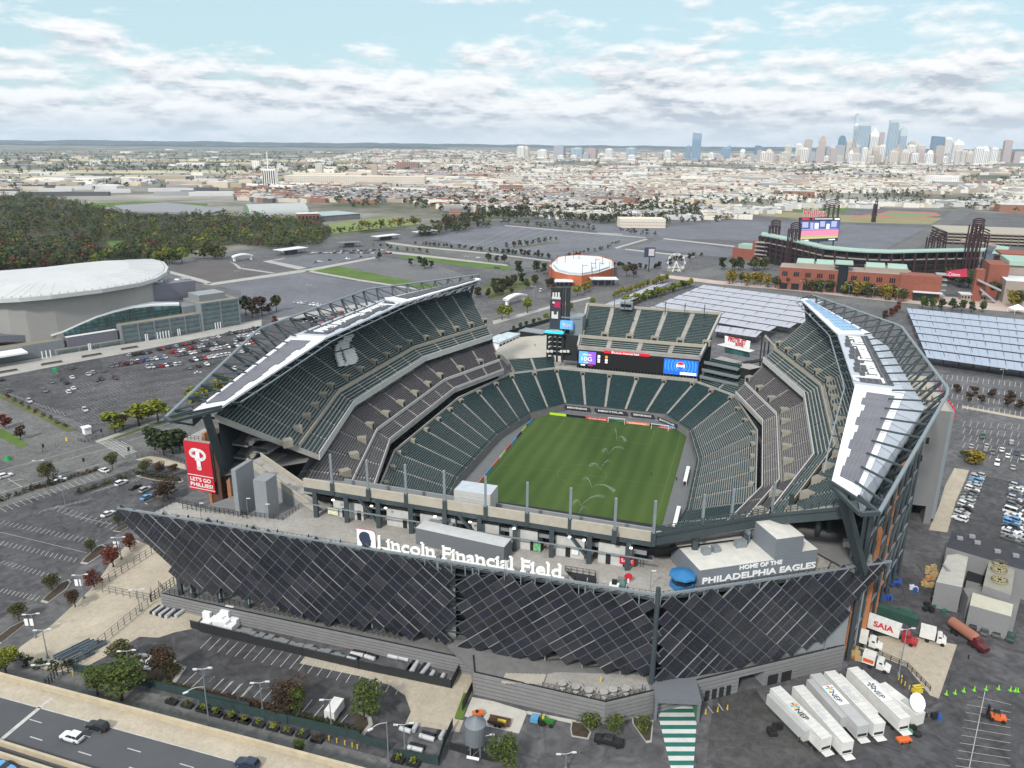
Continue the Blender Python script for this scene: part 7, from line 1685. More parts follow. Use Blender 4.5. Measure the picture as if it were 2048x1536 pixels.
line_(zB,(655,900),(940,805),6,5.0,['lime','green'],'small street tree along the dark concourse fence','small trees along the concourse fence',.5)
for x,y,h,k,lab in((600,805,11,'lime','pale green tree by the street just beyond the far end of the left stand'),(650,790,9,'lime','smaller pale green tree beside the street beyond the left stand'),(785,755,12,'lime','large yellow green tree right of the white arched gate by the street'),(1100,740,6.5,'lime','small round tree left of the end stand'),(1260,700,6.5,'lime','round yellow green tree behind the end stand corner'),(1150,630,9,'lime','yellow green tree before the brick hall'),(1200,610,9,'yellow','yellowish tree at the front of the brick hall'),(1230,590,8,'yellow','yellowish tree under the porch of the brick hall'),(1510,490,11,'olive','dark tree right of the brick hall'),(1560,495,12,'brown','brownish tree right of the brick hall'),(500,380,9,'dark','dark pine beside the lawn strip before the avenue'),(560,385,7,'brown','small brownish pine before the avenue'),(615,390,9,'dark','second dark pine before the avenue'),(720,480,13,'dark','tall dark tree left of the brick hall'),(35,430,9,'dark','dark pine on the strip of the pale lot'),(85,425,7,'dark','small dark pine on the strip of the pale lot')):want(zB,x,y,h,k,lab)
line_(zB,(500,560),(900,560),16,8,['dark','mid','brown'],'dark garden tree between the left stand and the brick hall','garden trees near the brick hall',14);line_(zB,(380,640),(620,620),8,7,['dark','brown'],'dark garden tree behind the far tip of the left stand','garden trees near the brick hall',8);line_(zB,(900,470),(870,430),4,9,['dark'],'dark tree behind the brick hall','garden trees near the brick hall',5)
line_(zB,(610,280),(1020,225),9,7,['dark'],'small dark tree on the long island in the big far lot','small trees on the island of the far lot',1);line_(zB,(660,285),(940,240),6,7,['dark','brown'],'small dark tree on the near side of the island in the big far lot','small trees on the island of the far lot',1)
line_(zB,(-60,255),(480,305),20,5,['dark','brown'],'low dark tree along the near edge of the big far lot','hedge trees of the far lot',3);line_(zB,(500,310),(980,360),18,6,['dark','brown','mid'],'low dark tree along the near edge of the big far lot','hedge trees of the far lot',3)
line_(zB,(1060,355),(1480,250),14,5,['dark','green'],'low tree between the two far lots','hedge trees of the far lot',3);line_(zB,(1170,370),(1330,440),10,8,['dark','mid'],'dark tree behind the brick hall roof','garden trees near the brick hall',7);line_(zB,(1400,420),(1650,440),10,6,['dark','brown'],'low tree along the near edge of the right far lot','hedge trees of the far lot',3)
line_(zB,(1690,440),(2048,340),16,6,['brown','dark'],'low tree along the street by the ferris wheel','hedge trees of the far lot',3)
line_(zB,(600,105),(1300,160),18,10,['dark','mid'],'dark tree in the row behind the big far lot','trees in the row behind the far lot',3);line_(zB,(1450,165),(1720,195),7,9,['dark'],'dark tree in the row right behind the far lot','trees in the row behind the far lot',3)
for(a,b_,n_,h)in(((0,190),(440,130),38,13),((130,130),(430,90),34,15),((440,60),(900,60),50,13),((900,60),(1400,100),50,13),((1300,90),(2000,60),60,12),((1250,30),(2100,20),50,14),((1500,120),(2400,60),40,10),((560,30),(1000,20),40,14)):
 line_(zB,a,b_,n_,h,['dark','mid','olive','brown'],None,'tree belt beyond the far lots',14)
line_(zA,(1450,170),(1960,120),26,13,['olive','green','yellow'],'tree along the near side of the playing field','trees beside the playing field',6);line_(zA,(1270,190),(1420,175),6,8,['dark'],'dark conifer at the corner of the playing field','trees beside the playing field',4)
line_(zA,(200,390),(440,385),8,15,['green','olive','green'],'tall green tree in the row behind the brown lot','tall trees behind the brown lot',4);line_(zF,(1240,110),(1440,110),6,14,['lime','green'],'yellow green tree right behind the arena roof','tall trees behind the brown lot',5)
line_(zA,(1580,290),(2040,350),9,6,['green','dark','yellow'],'small tree along the street by the toll canopies','small trees by the toll canopies',3)
for x,y,h,k,lab in((600,830,14,'dark','tall dark tree right beside the glass tower of the arena'),(650,850,12,'brown','brownish tree beside the arena glass tower'),(725,830,13,'brown','middle brownish tree right of the arena glass tower'),(840,800,12,'olive','dark olive tree at the right end of the arena tree group'),(780,820,7,'brown','small brown tree in the arena tree group'),(1650,400,9,'dark','dark pine at the tip of the pale lot'),(1895,440,7,'dark','small dark pine in the strip of the pale lot'),(1970,440,9,'dark','dark pine in the strip of the pale lot'),(2010,455,9,'dark','rightmost dark pine in the strip of the pale lot'),(830,905,6,'rust','small reddish tree behind the left roof truss'),(1110,920,7,'brown','small brownish tree behind the left roof truss')):want(zA,x,y,h,k,lab)
for zf,x,y,h,k,lab,wd in((zL,885,865,9,'lime','thin yellow green tree at the left end of the row by the big lot',1.3),(zL,1070,815,10,'lime','full yellow green tree in the middle of the row by the big lot',1.5),(zL,1215,780,10,'lime','full yellow green tree nearest to the roof tip',1.4),(zL,950,850,7,'brown','bare brown tree between the yellow green ones',1),(zL,1480,680,10,'lime','yellow green tree seen through the roof truss',1.2),(zL,1600,620,9,'lime','smaller yellow green tree seen through the roof truss',1.1),(zL,1710,560,9,'lime','farthest yellow green tree seen through the roof truss',1.1),(zL,375,1240,7.5,'olive','round olive tree on the strip between road and lot',1.4),(zL,865,1150,6.5,'olive','small olive tree by the lot entrance',1.1),(zL,1190,1000,9,'dark','dark pine at the left of the group behind the red banner',1.2),(zL,1260,1040,10,'dark','dark pine at the front of the group behind the red banner',1.3),(zL,1330,1030,10,'dark','dark pine in the group behind the red banner',1.3),(zL,1385,1000,9,'dark','dark pine nearest to the red banner',1.2),(zL,1120,1180,5,'olive','low olive tree on the island near the pines',1.5),(zL,1220,1190,5,'brown','low brown tree on the island near the pines',1.3),(zL,1330,1200,4.5,'brown','low brown tree at the right tip of the island',1.3),(zL,1290,1380,7,'brown','brown green tree beside the blue car',1.7),(zL,40,830,6,'rust','bare reddish tree at the left edge',1.2),(zL,160,920,5.5,'brown','bare reddish shrub tree on the green verge',1.1),(zMm,525,300,4.2,'olive','small olive tree on the upper kerbed island',1.2),(zMm,300,520,5,'olive','olive tree on the middle kerbed island',1.3),(zMm,110,690,5,'olive','olive tree on the lowest kerbed island',1.3),(zMm,680,150,4,'olive','small olive tree under the tip of the solar wing',1.2),(zMm,745,285,5.5,'rust','topmost dark red tree on the tan plaza',1.2),(zMm,650,385,6,'rust','second dark red tree on the tan plaza, the largest',1.4),(zMm,540,500,5.5,'rust','third dark red tree on the tan plaza',1.2),(zMm,432,615,5,'brown','lowest orange brown tree on the tan plaza',1.2),(zMm,40,1010,7,'lime','yellow green tree at the left edge by the road',1.3),(zMm,700,1150,8,'green','wide green tree bulging over the highway wall',1.7),(zMm,560,1120,6,'green','smaller green tree left of the wide one at the highway wall',1.4),(zMm,700,960,7,'olive','olive tree at the left end of the near planting island',1.3),(zMm,950,1040,8,'brown','reddish green tree at the right of the near planting island',1.2),(zMm,990,1030,6,'green','green tree at the right of the near planting island',1.1),(zN,620,900,7.5,'brown','reddish green tree left of the white van trailer',1.4),(zN,680,890,6,'green','green tree beside the reddish one in the hedge',1.2),(zN,1120,960,8,'green','round green tree at the tip of the near lot',1.3),(zN,695,1190,3.5,'green','small bush tree on the service road edge',1.3),(zO,380,1320,7,'green','green tree at the bottom edge below the silo',1.3),(zD,730,380,5.5,'yellow','yellow tree at the corner of the right car park',1.7),(zD,640,350,4,'olive','low olive tree beside the yellow one',1.5)):
 p=W(*zf(x,y));REQ.append((p,h,k,lab,wd,None))
for k,(x,y)in enumerate(((880,1150),(1065,1180),(1245,1210),(1435,1235),(1010,1245),(1140,1265),(1405,1300),(1535,1330))):p=W(*zC(x,y));REQ.append((p,4.2,'brown','small dark tree on the bed in the right car park',1.5,'small dark trees in the right car park'))
REQ.sort(key=lambda r:r[0].length)
pro={};wl={0:MB(),1:MB()};wood=MB();WK=list(LMS.keys());nt_=0
lname={'dark':'dark green','mid':'deep green','green':'green','olive':'olive green','brown':'brownish','rust':'rust red','lime':'yellow green','yellow':'yellowing'}
rr3=random.Random(4)
for(p,h,kind,lab,wd,grp)in REQ:
 near=p.length<300
 if nt_<296:
  lod=0 if near else 1;key=(kind,lod,rr3 .randint(0,1 if lod else 1))
  lab_=lab or '%s tree in the %s'%(lname[kind],'park woods behind the arena' if grp==G1 else 'belt of trees beyond the far lots')
  if key not in pro:o=make_tree(kind,lod,hash(key[0])%97+key[2]*7 if False else sum(map(ord,kind))+key[2]*7);pro[key]=o
  else:o=copy_tree(pro[key],(0,0,0))
  o.location=(p.x,p.y,0);o.rotation_euler=(0,0,rr3 .uniform(0,6.28));s_=h/10;o.scale=(s_*wd,s_*wd,s_)
  tag(o,lab_,'tree',grp or 'near trees');nt_+=1
  if lab and not grp:del o['group']
 else:
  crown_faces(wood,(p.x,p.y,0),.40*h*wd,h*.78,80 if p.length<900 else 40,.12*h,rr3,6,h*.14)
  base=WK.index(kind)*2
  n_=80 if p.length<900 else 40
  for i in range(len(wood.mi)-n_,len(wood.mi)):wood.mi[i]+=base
rr4=random.Random(33)
for k in range(8000):
 px=rr4 .uniform(-100,2150);py=303+(rr4 .random()**1.4)*150
 p=W(px,py)
 if any(inpoly(px,py,P)for P in AV[:1]+AV[1:2]+AV[3:]):continue
 if p.y<650 or p.length>9000:continue
 wdv=wooded(p)
 if px<1000 and py<345:wdv+=.12
 if wdv<.0 and rr4 .random()>.22:continue
 if px>1000 and wdv<.2 and rr4 .random()>.6:continue
 far_=p.length;h=rr4 .uniform(8,14)*(1 if far_<3000 else 1.25)
 n_=24 if far_<1600 else 12 if far_<3500 else 7;kind=rr4 .choice(['dark','mid','olive','mid','brown','dark']);base=WK.index(kind)*2
 crown_faces(wood,(p.x,p.y,0),.5*h*(1 if far_<3000 else 1.8),h*.85,n_,.2*h*(1 if far_<3000 else 1.5),rr4,3,h*.1)
 for i in range(len(wood.mi)-n_,len(wood.mi)):wood.mi[i]+=base
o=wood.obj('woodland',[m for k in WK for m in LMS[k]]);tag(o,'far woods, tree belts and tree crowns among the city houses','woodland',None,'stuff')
def shrub(zf,x,y,w_,h,kind,lab,grp=None,n=110):
 p=W(*zf(x,y));mb=MB();crown_faces(mb,(p.x,p.y,0),w_/2,h,n,.30,rr4,5,0);o=mb.obj('shrub',LMS[kind],None,(p.x,p.y,0));tag(o,lab,'shrub',grp);return o
hd=[(zL,(240,1305),(385,1275),'brown'),(zL,(545,1215),(770,1150),'brown'),(zL,(400,1270),(530,1225),'dark'),(zMm,(985,1075),(1300,1160),'brown'),(zMm,(1310,1165),(1433,1190),'brown'),(zN,(0,775),(190,830),'brown'),(zN,(200,820),(540,910),'brown'),(zN,(640,930),(1100,1060),'dark'),(zL,(1080,1190),(1400,1240),'dark'),(zMm,(630,985),(760,1030),'dark'),(zMm,(860,1050),(970,1075),'green'),(zO,(1250,940),(1385,1000),'green'),(zO,(1300,1030),(1360,1060),'green')]
for i,(zf,a,b_,k)in enumerate(hd):
 P,Q=W(*zf(*a)),W(*zf(*b_));mb=MB();L_=(Q-P).length
 for q in range(int(L_/1.3)+1):c=P.lerp(Q,q*1.3/L_);crown_faces(mb,(c.x+rr4 .uniform(-.3,.3),c.y+rr4 .uniform(-.3,.3),0),1.2,1.3,60,.28,rr4,4)
 tag(mb.obj('hedge',LMS[k],None,(P.x,P.y,0)),['brown hedge left of the round olive tree','long brown hedge between the road and the upper lot','dark hedge right of the round olive tree','rusty hedge along the near edge of the small lot','short rusty hedge section along the small lot','rusty hedge left of the lamp in the near lot','long rusty hedge left of the white van trailer','dark green hedge behind the white van trailer','dark hedge in front of the pines island','dark hedge at the left of the near planting island','green hedge at the right of the near planting island','green shrubs in the pointed bed beside the striped walkway','shrubs at the tip of the pointed bed'][i],'hedge')
for i,(x,y)in enumerate(((955,1010),(1095,1020))):shrub(zO,x+20,y,5.2,3.4,'green',('left of the two big round shrubs above the black pickup','right of the two big round shrubs above the black pickup')[i],None,420)
for i,(x,y)in enumerate(((105,920),(165,945),(230,965),(315,965),(395,960))):shrub(zMm,x,y,3.0,2.2,'dark','dark round shrub at the bottom edge of the tan plaza','round shrubs at the bottom of the tan plaza',160)
for i in range(9):x=60+i*55;shrub(zL,x,600+i*28,2.6,2.0,rr4 .choice(['olive','brown','rust']),'low shrub on the verge at the left end of the big lot','shrubs on the verge of the big lot',90)
for i in range(8):shrub(zL,610+i*62,1330-i*20,3.4,1.8,rr4 .choice(['olive','dark','olive']),'low shrub between the bays and the parked cars','shrubs in the upper near lot',90)
for i in range(8):shrub(zL,10+i*60,1395-i*22,3.2,1.8,'dark','dark shrub on the kerb of the upper near lot','shrubs on the kerb of the upper near lot',80)
#vehicles
CC={'white':(.70,.71,.72),'silver':(.38,.39,.40),'grey':(.12,.125,.13),'black':(.018,.018,.02),'red':(.33,.02,.025),'blue':(.04,.12,.30),'light blue':(.10,.30,.55),'dark green':(.03,.08,.06),'dark blue':(.02,.035,.07),'dark red':(.09,.01,.015)}
def cpaint(c):return mat('car_paint_'+c.replace(' ','_'),CC[c],.28,.1,var=.03,spec=.5)
M_tyre=mat('tyre',(.015,.015,.015),.9,var=0);M_rim=mat('wheel_rim',(.30,.31,.32),.4,.6,var=0);M_tail=mat('tail_lamp',(.35,.01,.01),.4,var=0);M_head=mat('head_lamp',(.7,.72,.75),.2,var=0)
def loft(mb,secs,m=0):
 "secs: list of (x, half width bottom, z bottom, half width top, z top)"
 pr=None;first=None
 for x,wb,zb,wt,zt in secs:
  s_=[Vector((x,-wb,zb)),Vector((x,wb,zb)),Vector((x,wb*1.02,zb+(zt-zb)*.55)),Vector((x,wt,zt)),Vector((x,-wt,zt)),Vector((x,-wb*1.02,zb+(zt-zb)*.55))]
  if pr:
   for i in range(6):j=(i+1)%6;mb.face([pr[i],pr[j],s_[j],s_[i]][::-1],m)
  else:mb.face(s_,m)
  pr=s_
 mb.face(pr[::-1],m)
def car_bm(kind):
 b_,g,w_,l_=MB(),MB(),MB(),MB()
 if kind=='suv':L,H,hz_=4.75,1.72,1.0
 elif kind=='van':L,H,hz_=5.6,2.3,1.15
 else:L,H,hz_=4.65,1.45,.88
 h=L/2
 loft(b_,[(-h,.72,.38,.66,hz_-.10),(-h+.25,.88,.28,.80,hz_),(-h*.4,.92,.24,.84,hz_+.02),(h*.35,.92,.24,.84,hz_),(h-.5,.90,.26,.80,hz_-.12),(h-.1,.80,.30,.70,hz_-.25),(h,.70,.38,.62,hz_-.38)])
 if kind=='pickup':pass
 x0,x1=(-h+.15,h*.30)if kind!='sedan' else(-h*.72,h*.38)
 if kind=='van':x1=h*.62
 loft(g,[(x0,.80,hz_-.02,.66,hz_+.05),(x0+(.35 if kind!='sedan' else .75),.82,hz_-.02,.68,H-.10),(x1-(.75 if kind!='van' else .5),.82,hz_-.02,.66,H-.08),(x1+.15,.80,hz_-.02,.62,hz_+.02)])
 xa,xb=x0+(.35 if kind!='sedan' else .75),x1-(.75 if kind!='van' else .5)
 loft(b_,[(xa-.05,.68,H-.14,.60,H-.03),(xa+.2,.72,H-.14,.64,H),(xb-.3,.72,H-.14,.64,H),(xb+.05,.68,H-.14,.58,H-.04)])
 for xp in(xa+.02,(xa+xb)/2,xb):
  for sg in(-1,1):b_.beam((xp,sg*.83,hz_),(xp,sg*.69,H-.08),.09)
 for sx in(-h*.62,h*.62):
  for sg in(-1,1):w_.tube((sx,sg*.74,.33),(sx,sg*.95,.33),.33,n=12,m=0);w_.tube((sx,sg*.94,.33),(sx,sg*.965,.33),.2,n=10,m=1)
 for sg in(-1,1):l_.frame((-h+.02,sg*.62,hz_-.25),(.05,0,0),(0,.14,0),(0,0,.1),0);l_.frame((h-.12,sg*.60,hz_-.36),(.08,0,0),(0,.15,0),(0,0,.07),1)
 return b_,g,w_,l_
CM_={}
def car_single(kind,col):
 key=(kind,col)
 if key not in CM_:
  b_,g,w_,l_=car_bm(kind);mb=MB()
  for q,off in((b_,0),(g,1),(w_,2),(l_,4)):
   i=len(mb.v);mb.v+=q.v;mb.f+=[tuple(i+j for j in f)for f in q.f];mb.mi+=[m+off for m in q.mi]
  o=mb.obj('parked_car',[cpaint(col),M_glass,M_tyre,M_rim,M_tail,M_head]);CM_[key]=o;return o
 o=CM_[key].copy();COL.objects.link(o);return o
def car_parts(name,kind,col,lab,cat='car'):
 b_,g,w_,l_=car_bm(kind);t_=thing(name,lab,cat,(0,0,0));b_.obj('body',cpaint(col),t_);g.obj('window',M_glass,t_)
 L=4.75 if kind=='suv' else 5.6 if kind=='van' else 4.65;h=L/2
 for sx in(-h*.62,h*.62):
  for sg in(-1,1):q=MB();q.tube((sx,sg*.74,.33),(sx,sg*.95,.33),.33,n=14);wo=q.obj('wheel',M_tyre,t_);q=MB();q.tube((sx,sg*.94,.33),(sx,sg*.965,.33),.2,n=10);q.obj('rim',M_rim,wo)
 for sg in(-1,1):q=MB();q.frame((h-.12,sg*.60,(1.0 if kind=='suv' else .88)-.36),(.08,0,0),(0,.15,0),(0,0,.07));q.obj('headlight',M_head,t_);q=MB();q.frame((-h+.02,sg*.62,.7),(.05,0,0),(0,.14,0),(0,0,.1));q.obj('tail_light',M_tail,t_)
 return t_
ncar=0
def put_car(p,rz,kind,col,lab,grp,parts=False):
 global ncar
 o=car_parts('parked_car',kind,col,lab)if parts else car_single(kind,col)
 o.location=(p.x,p.y,p.z+.06);o.rotation_euler=(0,0,rz);tag(o,lab,'car',grp);ncar+=1;return o
rv=random.Random(17)
def heading(zf,a,b_):p,q=W(*zf(*a)),W(*zf(*b_));d=q-p;return atan2(d.y,d.x)
hA=heading(zL,(660,690),(720,740))
def crow(zf,a,b_,n,cols,rz,lab,grp,kinds=('sedan','suv'),skip=.06):
 P,Q=W(*zf(*a)),W(*zf(*b_))
 for k in range(n):
  if rv.random()<skip:continue
  c=rv.choice(cols);kd=rv.choice(kinds);put_car(P.lerp(Q,(k+.5)/n),rz+(pi if rv.random()<.5 else 0)+rv.uniform(-.03,.03),kd,c,'%s %s %s'%(c,'car' if kd=='sedan' else 'tall car',lab),grp)
mixc=['white','white','silver','grey','black','black','dark red','grey','silver','white','dark blue','white','black','red','silver'];GL='cars parked in the big lot before the arena'
lb='parked in the rows of the big lot before the arena'
for a,b_,n,cl in(((1000,840),(1195,808),6,['grey','silver','black']),((1230,795),(1640,708),12,['black','grey','dark blue','silver','red']),((1660,700),(1740,685),2,['white','silver']),((1770,672),(2048,618),9,['black','grey','dark green']),((985,895),(1320,850),9,['silver','white','grey','blue']),((1300,820),(1460,795),5,['white','red','silver']),((1480,785),(1960,700),15,mixc),((1870,690),(2048,660),6,['white','silver','white']),((860,925),(1120,885),7,['white','grey','silver','dark red']),((1345,845),(2000,735),20,mixc),((1150,932),(1430,903),8,['white','red','dark blue','grey','black','dark red','silver']),((1490,880),(1980,795),15,mixc)):crow(zF,a,b_,n,cl,hA,lb,GL)
for zf,x,y,c,kd,lab in((zL,550,375,'grey','suv','grey tall car alone nearest to the arena sidewalk'),(zL,555,448,'white','sedan','white car alone left of the middle of the big lot'),(zL,395,485,'grey','sedan','dark grey car at the left in the big lot'),(zL,485,470,'black','sedan','black car of the pair at the left in the big lot'),(zL,510,490,'dark blue','suv','dark blue tall car of the pair at the left in the big lot'),(zL,345,552,'grey','suv','dark grey tall car below the pair in the big lot'),(zL,528,560,'white','suv','left white car of the white pair in the big lot'),(zL,565,532,'white','sedan','right white car of the white pair in the big lot'),(zL,228,632,'silver','suv','silver car near the verge of the big lot'),(zL,655,700,'silver','suv','silver car standing alone low in the big lot'),(zL,680,425,'silver','sedan','left silver car of the silver pair in the big lot'),(zL,712,410,'silver','suv','right silver car of the silver pair in the big lot'),(zL,795,398,'grey','sedan','dark car right of the silver pair'),(zL,738,468,'grey','sedan','grey car beside a black one mid lot'),(zL,780,460,'black','sedan','black car beside a grey one mid lot'),(zL,888,452,'dark red','suv','dark red tall car alone mid lot'),(zL,60,552,'grey','suv','dark tall car at the left edge beside the verge shrubs'),(zL,10,465,'black','sedan','black car cut by the left edge of the lot'),(zL,1455,375,'grey','sedan','grey car apart below the full rows'),(zL,1525,360,'black','sedan','black car apart below the full rows'),(zL,1590,345,'white','sedan','white car apart below the full rows'),(zL,1630,335,'grey','sedan','grey car right of the apart white one'),(zL,1805,378,'white','sedan','white car seen through the roof truss'),(zL,1880,352,'blue','suv','blue car seen through the roof truss')):put_car(W(*zf(x,y)),hA+(0 if rv.random()<.5 else pi),kd,c,lab,GL)
hB=heading(zL,(885,1280),(985,1235))
for x,y,c,kd,lab in((935,1262,'white','suv','white tall car first in the small row beside the banner'),(1038,1293,'black','sedan','black car second in the small row beside the banner'),(1120,1313,'silver','suv','silver car third in the small row beside the banner'),(1130,1372,'light blue','sedan','bright blue car below the row beside the banner'),(832,1500,'white','sedan','pale car alone left of the solar wing tip')):put_car(W(*zL(x,y)),hB,kd,c,lab,None,True)
put_car(W(*zL(45,1208)),heading(zL,(0,1215),(100,1185)),'suv','white','white tall car driving on the street at the left edge',None,True);put_car(W(*zL(800,1165)),hB+1.5,'sedan','white','white car by the small olive tree at the lot entrance',None)
hH=heading(zMm,(170,1258),(790,1435));ZH_=6.0
def WH(x,y):return W(*zMm(x,y),ZH_)
hHn=atan2((WH(750,1424)-WH(205,1267)).y,(WH(750,1424)-WH(205,1267)).x)
for x,y,c,lab,rz in((415,1372,'white','white tall car on the highway with a dark roof opening',0),(562,1310,'black','black tall car on the highway behind the white one',0),(1420,1525,'dark blue','dark car at the bottom edge of the highway',0)):o=put_car(WH(x,y),hHn+pi+rz,'suv',c,lab,None,True);o['category']='car';o.name='moving_car'
put_car(WH(20,1548),hHn,'sedan','light blue','light blue car cut by the lower left corner',None,True)
hw=MB();far=[W(x,y,ZH_)for x,y in((-900,1116),(-200,1301),(0,1355),(500,1487),(800,1567),(1300,1700))];nrm=Vector((far[-1]-far[0])).normalized();nrm=Vector((nrm.y,-nrm.x,0));nrm=nrm if nrm.y<0 else-nrm
near=[p+nrm*60 for p in far];P=far+near[::-1];hw.prism([(p.x,p.y)for p in P],ZH_-1.2,ZH_);struct(hw.obj('highway',mat('highway_asphalt',(.075,.078,.085),.9,var=.12,scale=.08)))
sh=MB();sp_=[p+nrm*4.6 for p in far];q=far+sp_[::-1]
for i in range(len(far)-1):sh.face([(v.x,v.y,ZH_+.02)for v in(far[i],sp_[i],sp_[i+1],far[i+1])])
struct(sh.obj('highway_shoulder',M_tan))
bw_=MB();bw_.wall([p-Vector((0,0,ZH_))for p in far],ZH_+1.0,.5);bw_.wall([p+nrm*.0+Vector((0,0,1.0))for p in far],.15,.65)
tag(bw_.obj('highway_wall',mat('barrier_concrete',(.42,.36,.26),.9,var=.14,scale=.5),None,far[3]),'long tan concrete wall along the highway edge','wall')
hl2=MB()
def hline(a,b_,wd):
 p,q=a,b_;d=(q-p).normalized();nr=Vector((-d.y,d.x,0))*wd/2;hl2 .face([(v.x,v.y,ZH_+.04)for v in(p-nr,p+nr,q+nr,q-nr)][::-1])
hline(far[0]+nrm*4.6,far[-1]+nrm*4.6,.25);hline(WH(0,1380),WH(240,1180),.9);hline(WH(240,1180),WH(300,1135),.5)
dA=(WH(480,1348)-WH(205,1267));dB=(WH(487,1453)-WH(208,1367))
for k in range(-3,7):a=WH(170,1258)+dA*k;hline(a,a+dA*.26,.22);a=WH(172,1357)+dB*k;hline(a,a+dB*.26,.22)
struct(hl2 .obj('highway_markings',M_line))
b2=MB();m0,m1=WH(-400,1278),WH(420,1536);m2=m1+(m1-m0);b2 .wall([m0,m1,m2],1.1,.5);mm=[v+nrm*2.2 for v in(m0,m1,m2)];b2 .wall(mm,1.1,.5)
tag(b2 .obj('median_barrier',mat('barrier_concrete',(.42,.36,.26)),None,m1),'double tan median barrier in the lower left corner','barrier')
GR='cars packed in the right car park';hR=heading(zD,(640,600),(770,640));rmix=['white','silver','white','grey','silver','dark blue','black','white','light blue','grey']
crow(zD,(755,470),(585,870),15,rmix,hR,'in the left column of the right car park',GR,skip=0);crow(zD,(1085,540),(1010,1040),17,rmix,hR,'in the middle column of the right car park',GR,skip=0);crow(zD,(1230,560),(1140,1090),15,rmix,hR,'in the right column at the right edge',GR,skip=0)
o=put_car(W(*zD(1040,800)),hR,'van','white','white van with dark windows in the middle column of cars',None)
hU=heading(zD,(790,180),(800,130))
for x,y,c,kd in((790,150,'dark green','suv'),(692,235,'silver','sedan'),(822,230,'silver','sedan'),(812,270,'grey','suv'),(876,285,'grey','sedan'),(952,263,'white','sedan'),(1002,315,'white','sedan'),(1033,200,'silver','suv'),(1080,292,'dark blue','sedan'),(910,380,'white','suv'),(1045,415,'silver','sedan'),(1130,335,'silver','sedan')):put_car(W(*zD(x,y)),hU+rv.choice([0,pi]),kd,c,'%s car among the loosely parked ones at the right edge'%c,'loosely parked cars on the right')
put_car(W(*zC(1472,1195)),hU,'suv','black','black car alone beside the bed of dark trees',None)
hQ=heading(zQ,(1480,790),(1500,730))
for x,y,c,lab in((1425,735,'black','black car nearest to the tanker at the block wall'),(1492,760,'grey','grey car second at the block wall'),(1562,770,'grey','larger grey car third at the block wall'),(1640,795,'dark green','dark green car last at the block wall')):put_car(W(*zQ(x,y)),hQ,'sedan',c,lab,None,True)
crow(zA,(1120,340),(1740,345),34,mixc,.3,'in the crowded strip by the toll canopies','cars by the toll canopies');crow(zA,(1250,330),(1700,318),24,mixc,.3,'in the crowded strip by the toll canopies','cars by the toll canopies');crow(zA,(980,730),(1200,760),7,['grey','silver','white','black'],.4,'in the lot behind the left roof truss','cars behind the left roof truss');crow(zA,(1100,860),(1500,790),16,mixc,.4,'in the lot behind the left roof truss','cars behind the left roof truss');crow(zA,(1060,890),(1300,860),10,mixc,.4,'in the lot behind the left roof truss','cars behind the left roof truss')
for x,y,c in((1150,418,'grey'),(1180,410,'white'),(1258,398,'black'),(1402,390,'white'),(1500,372,'black'),(1975,380,'white')):put_car(W(*zA(x,y)),.4,'suv',c,'%s car scattered on the lot beyond the long pavement'%c,'cars scattered beyond the long pavement')
for x,y,c in((425,352,'white'),(340,345,'silver'),(640,398,'grey'),(555,425,'black'),(570,428,'dark blue'),(885,595,'white'),(815,568,'silver')):put_car(W(*zB(x,y)),.2 if y<500 else 1.2,'van' if c=='white' and y>500 else 'sedan',c,'%s car near the garden and avenue left of the brick hall'%c,'cars near the garden and avenue')
fc=MB()
for k in range(24):
 x,y=rv.uniform(880,1260),rv.uniform(175,265);c=rv.choice(['white','white','silver','grey','black']);
 if ncar<298:put_car(W(*zE(x,y)),.4,'sedan',c,'%s car in the lot behind the ballpark screen'%c,'cars in the lot behind the ballpark')
for k in range(12):
 if ncar<298:x=200+k*100;c=rv.choice(mixc);put_car(W(*zE(x,590+x*.105)),heading(zE,(0,575),(500,620)),'sedan',c,'%s car on the avenue in front of the ballpark'%c,'cars on the avenue before the ballpark')
M_tw=mat('trailer_white',(.62,.62,.60),.45,var=.10,scale=.5,wear=.06);M_tg=mat('trailer_grey',(.42,.43,.43),.5,var=.08,scale=.4)
def Lf(p,q):d=q-p;d.z=0;L=d.length;d.normalize();return d,Vector((-d.y,d.x,0)),L
def wheels(par,p,d,n,xs,half,r=.5):
 for x in xs:
  for sg in(-1,1):
   c=p+d*x+n*sg*(half-.18);mb=MB();mb.tube(c-n*sg*.16+Vector((0,0,r)),c+n*sg*.16+Vector((0,0,r)),r,n=12);mb.obj('wheel',M_tyre,par)
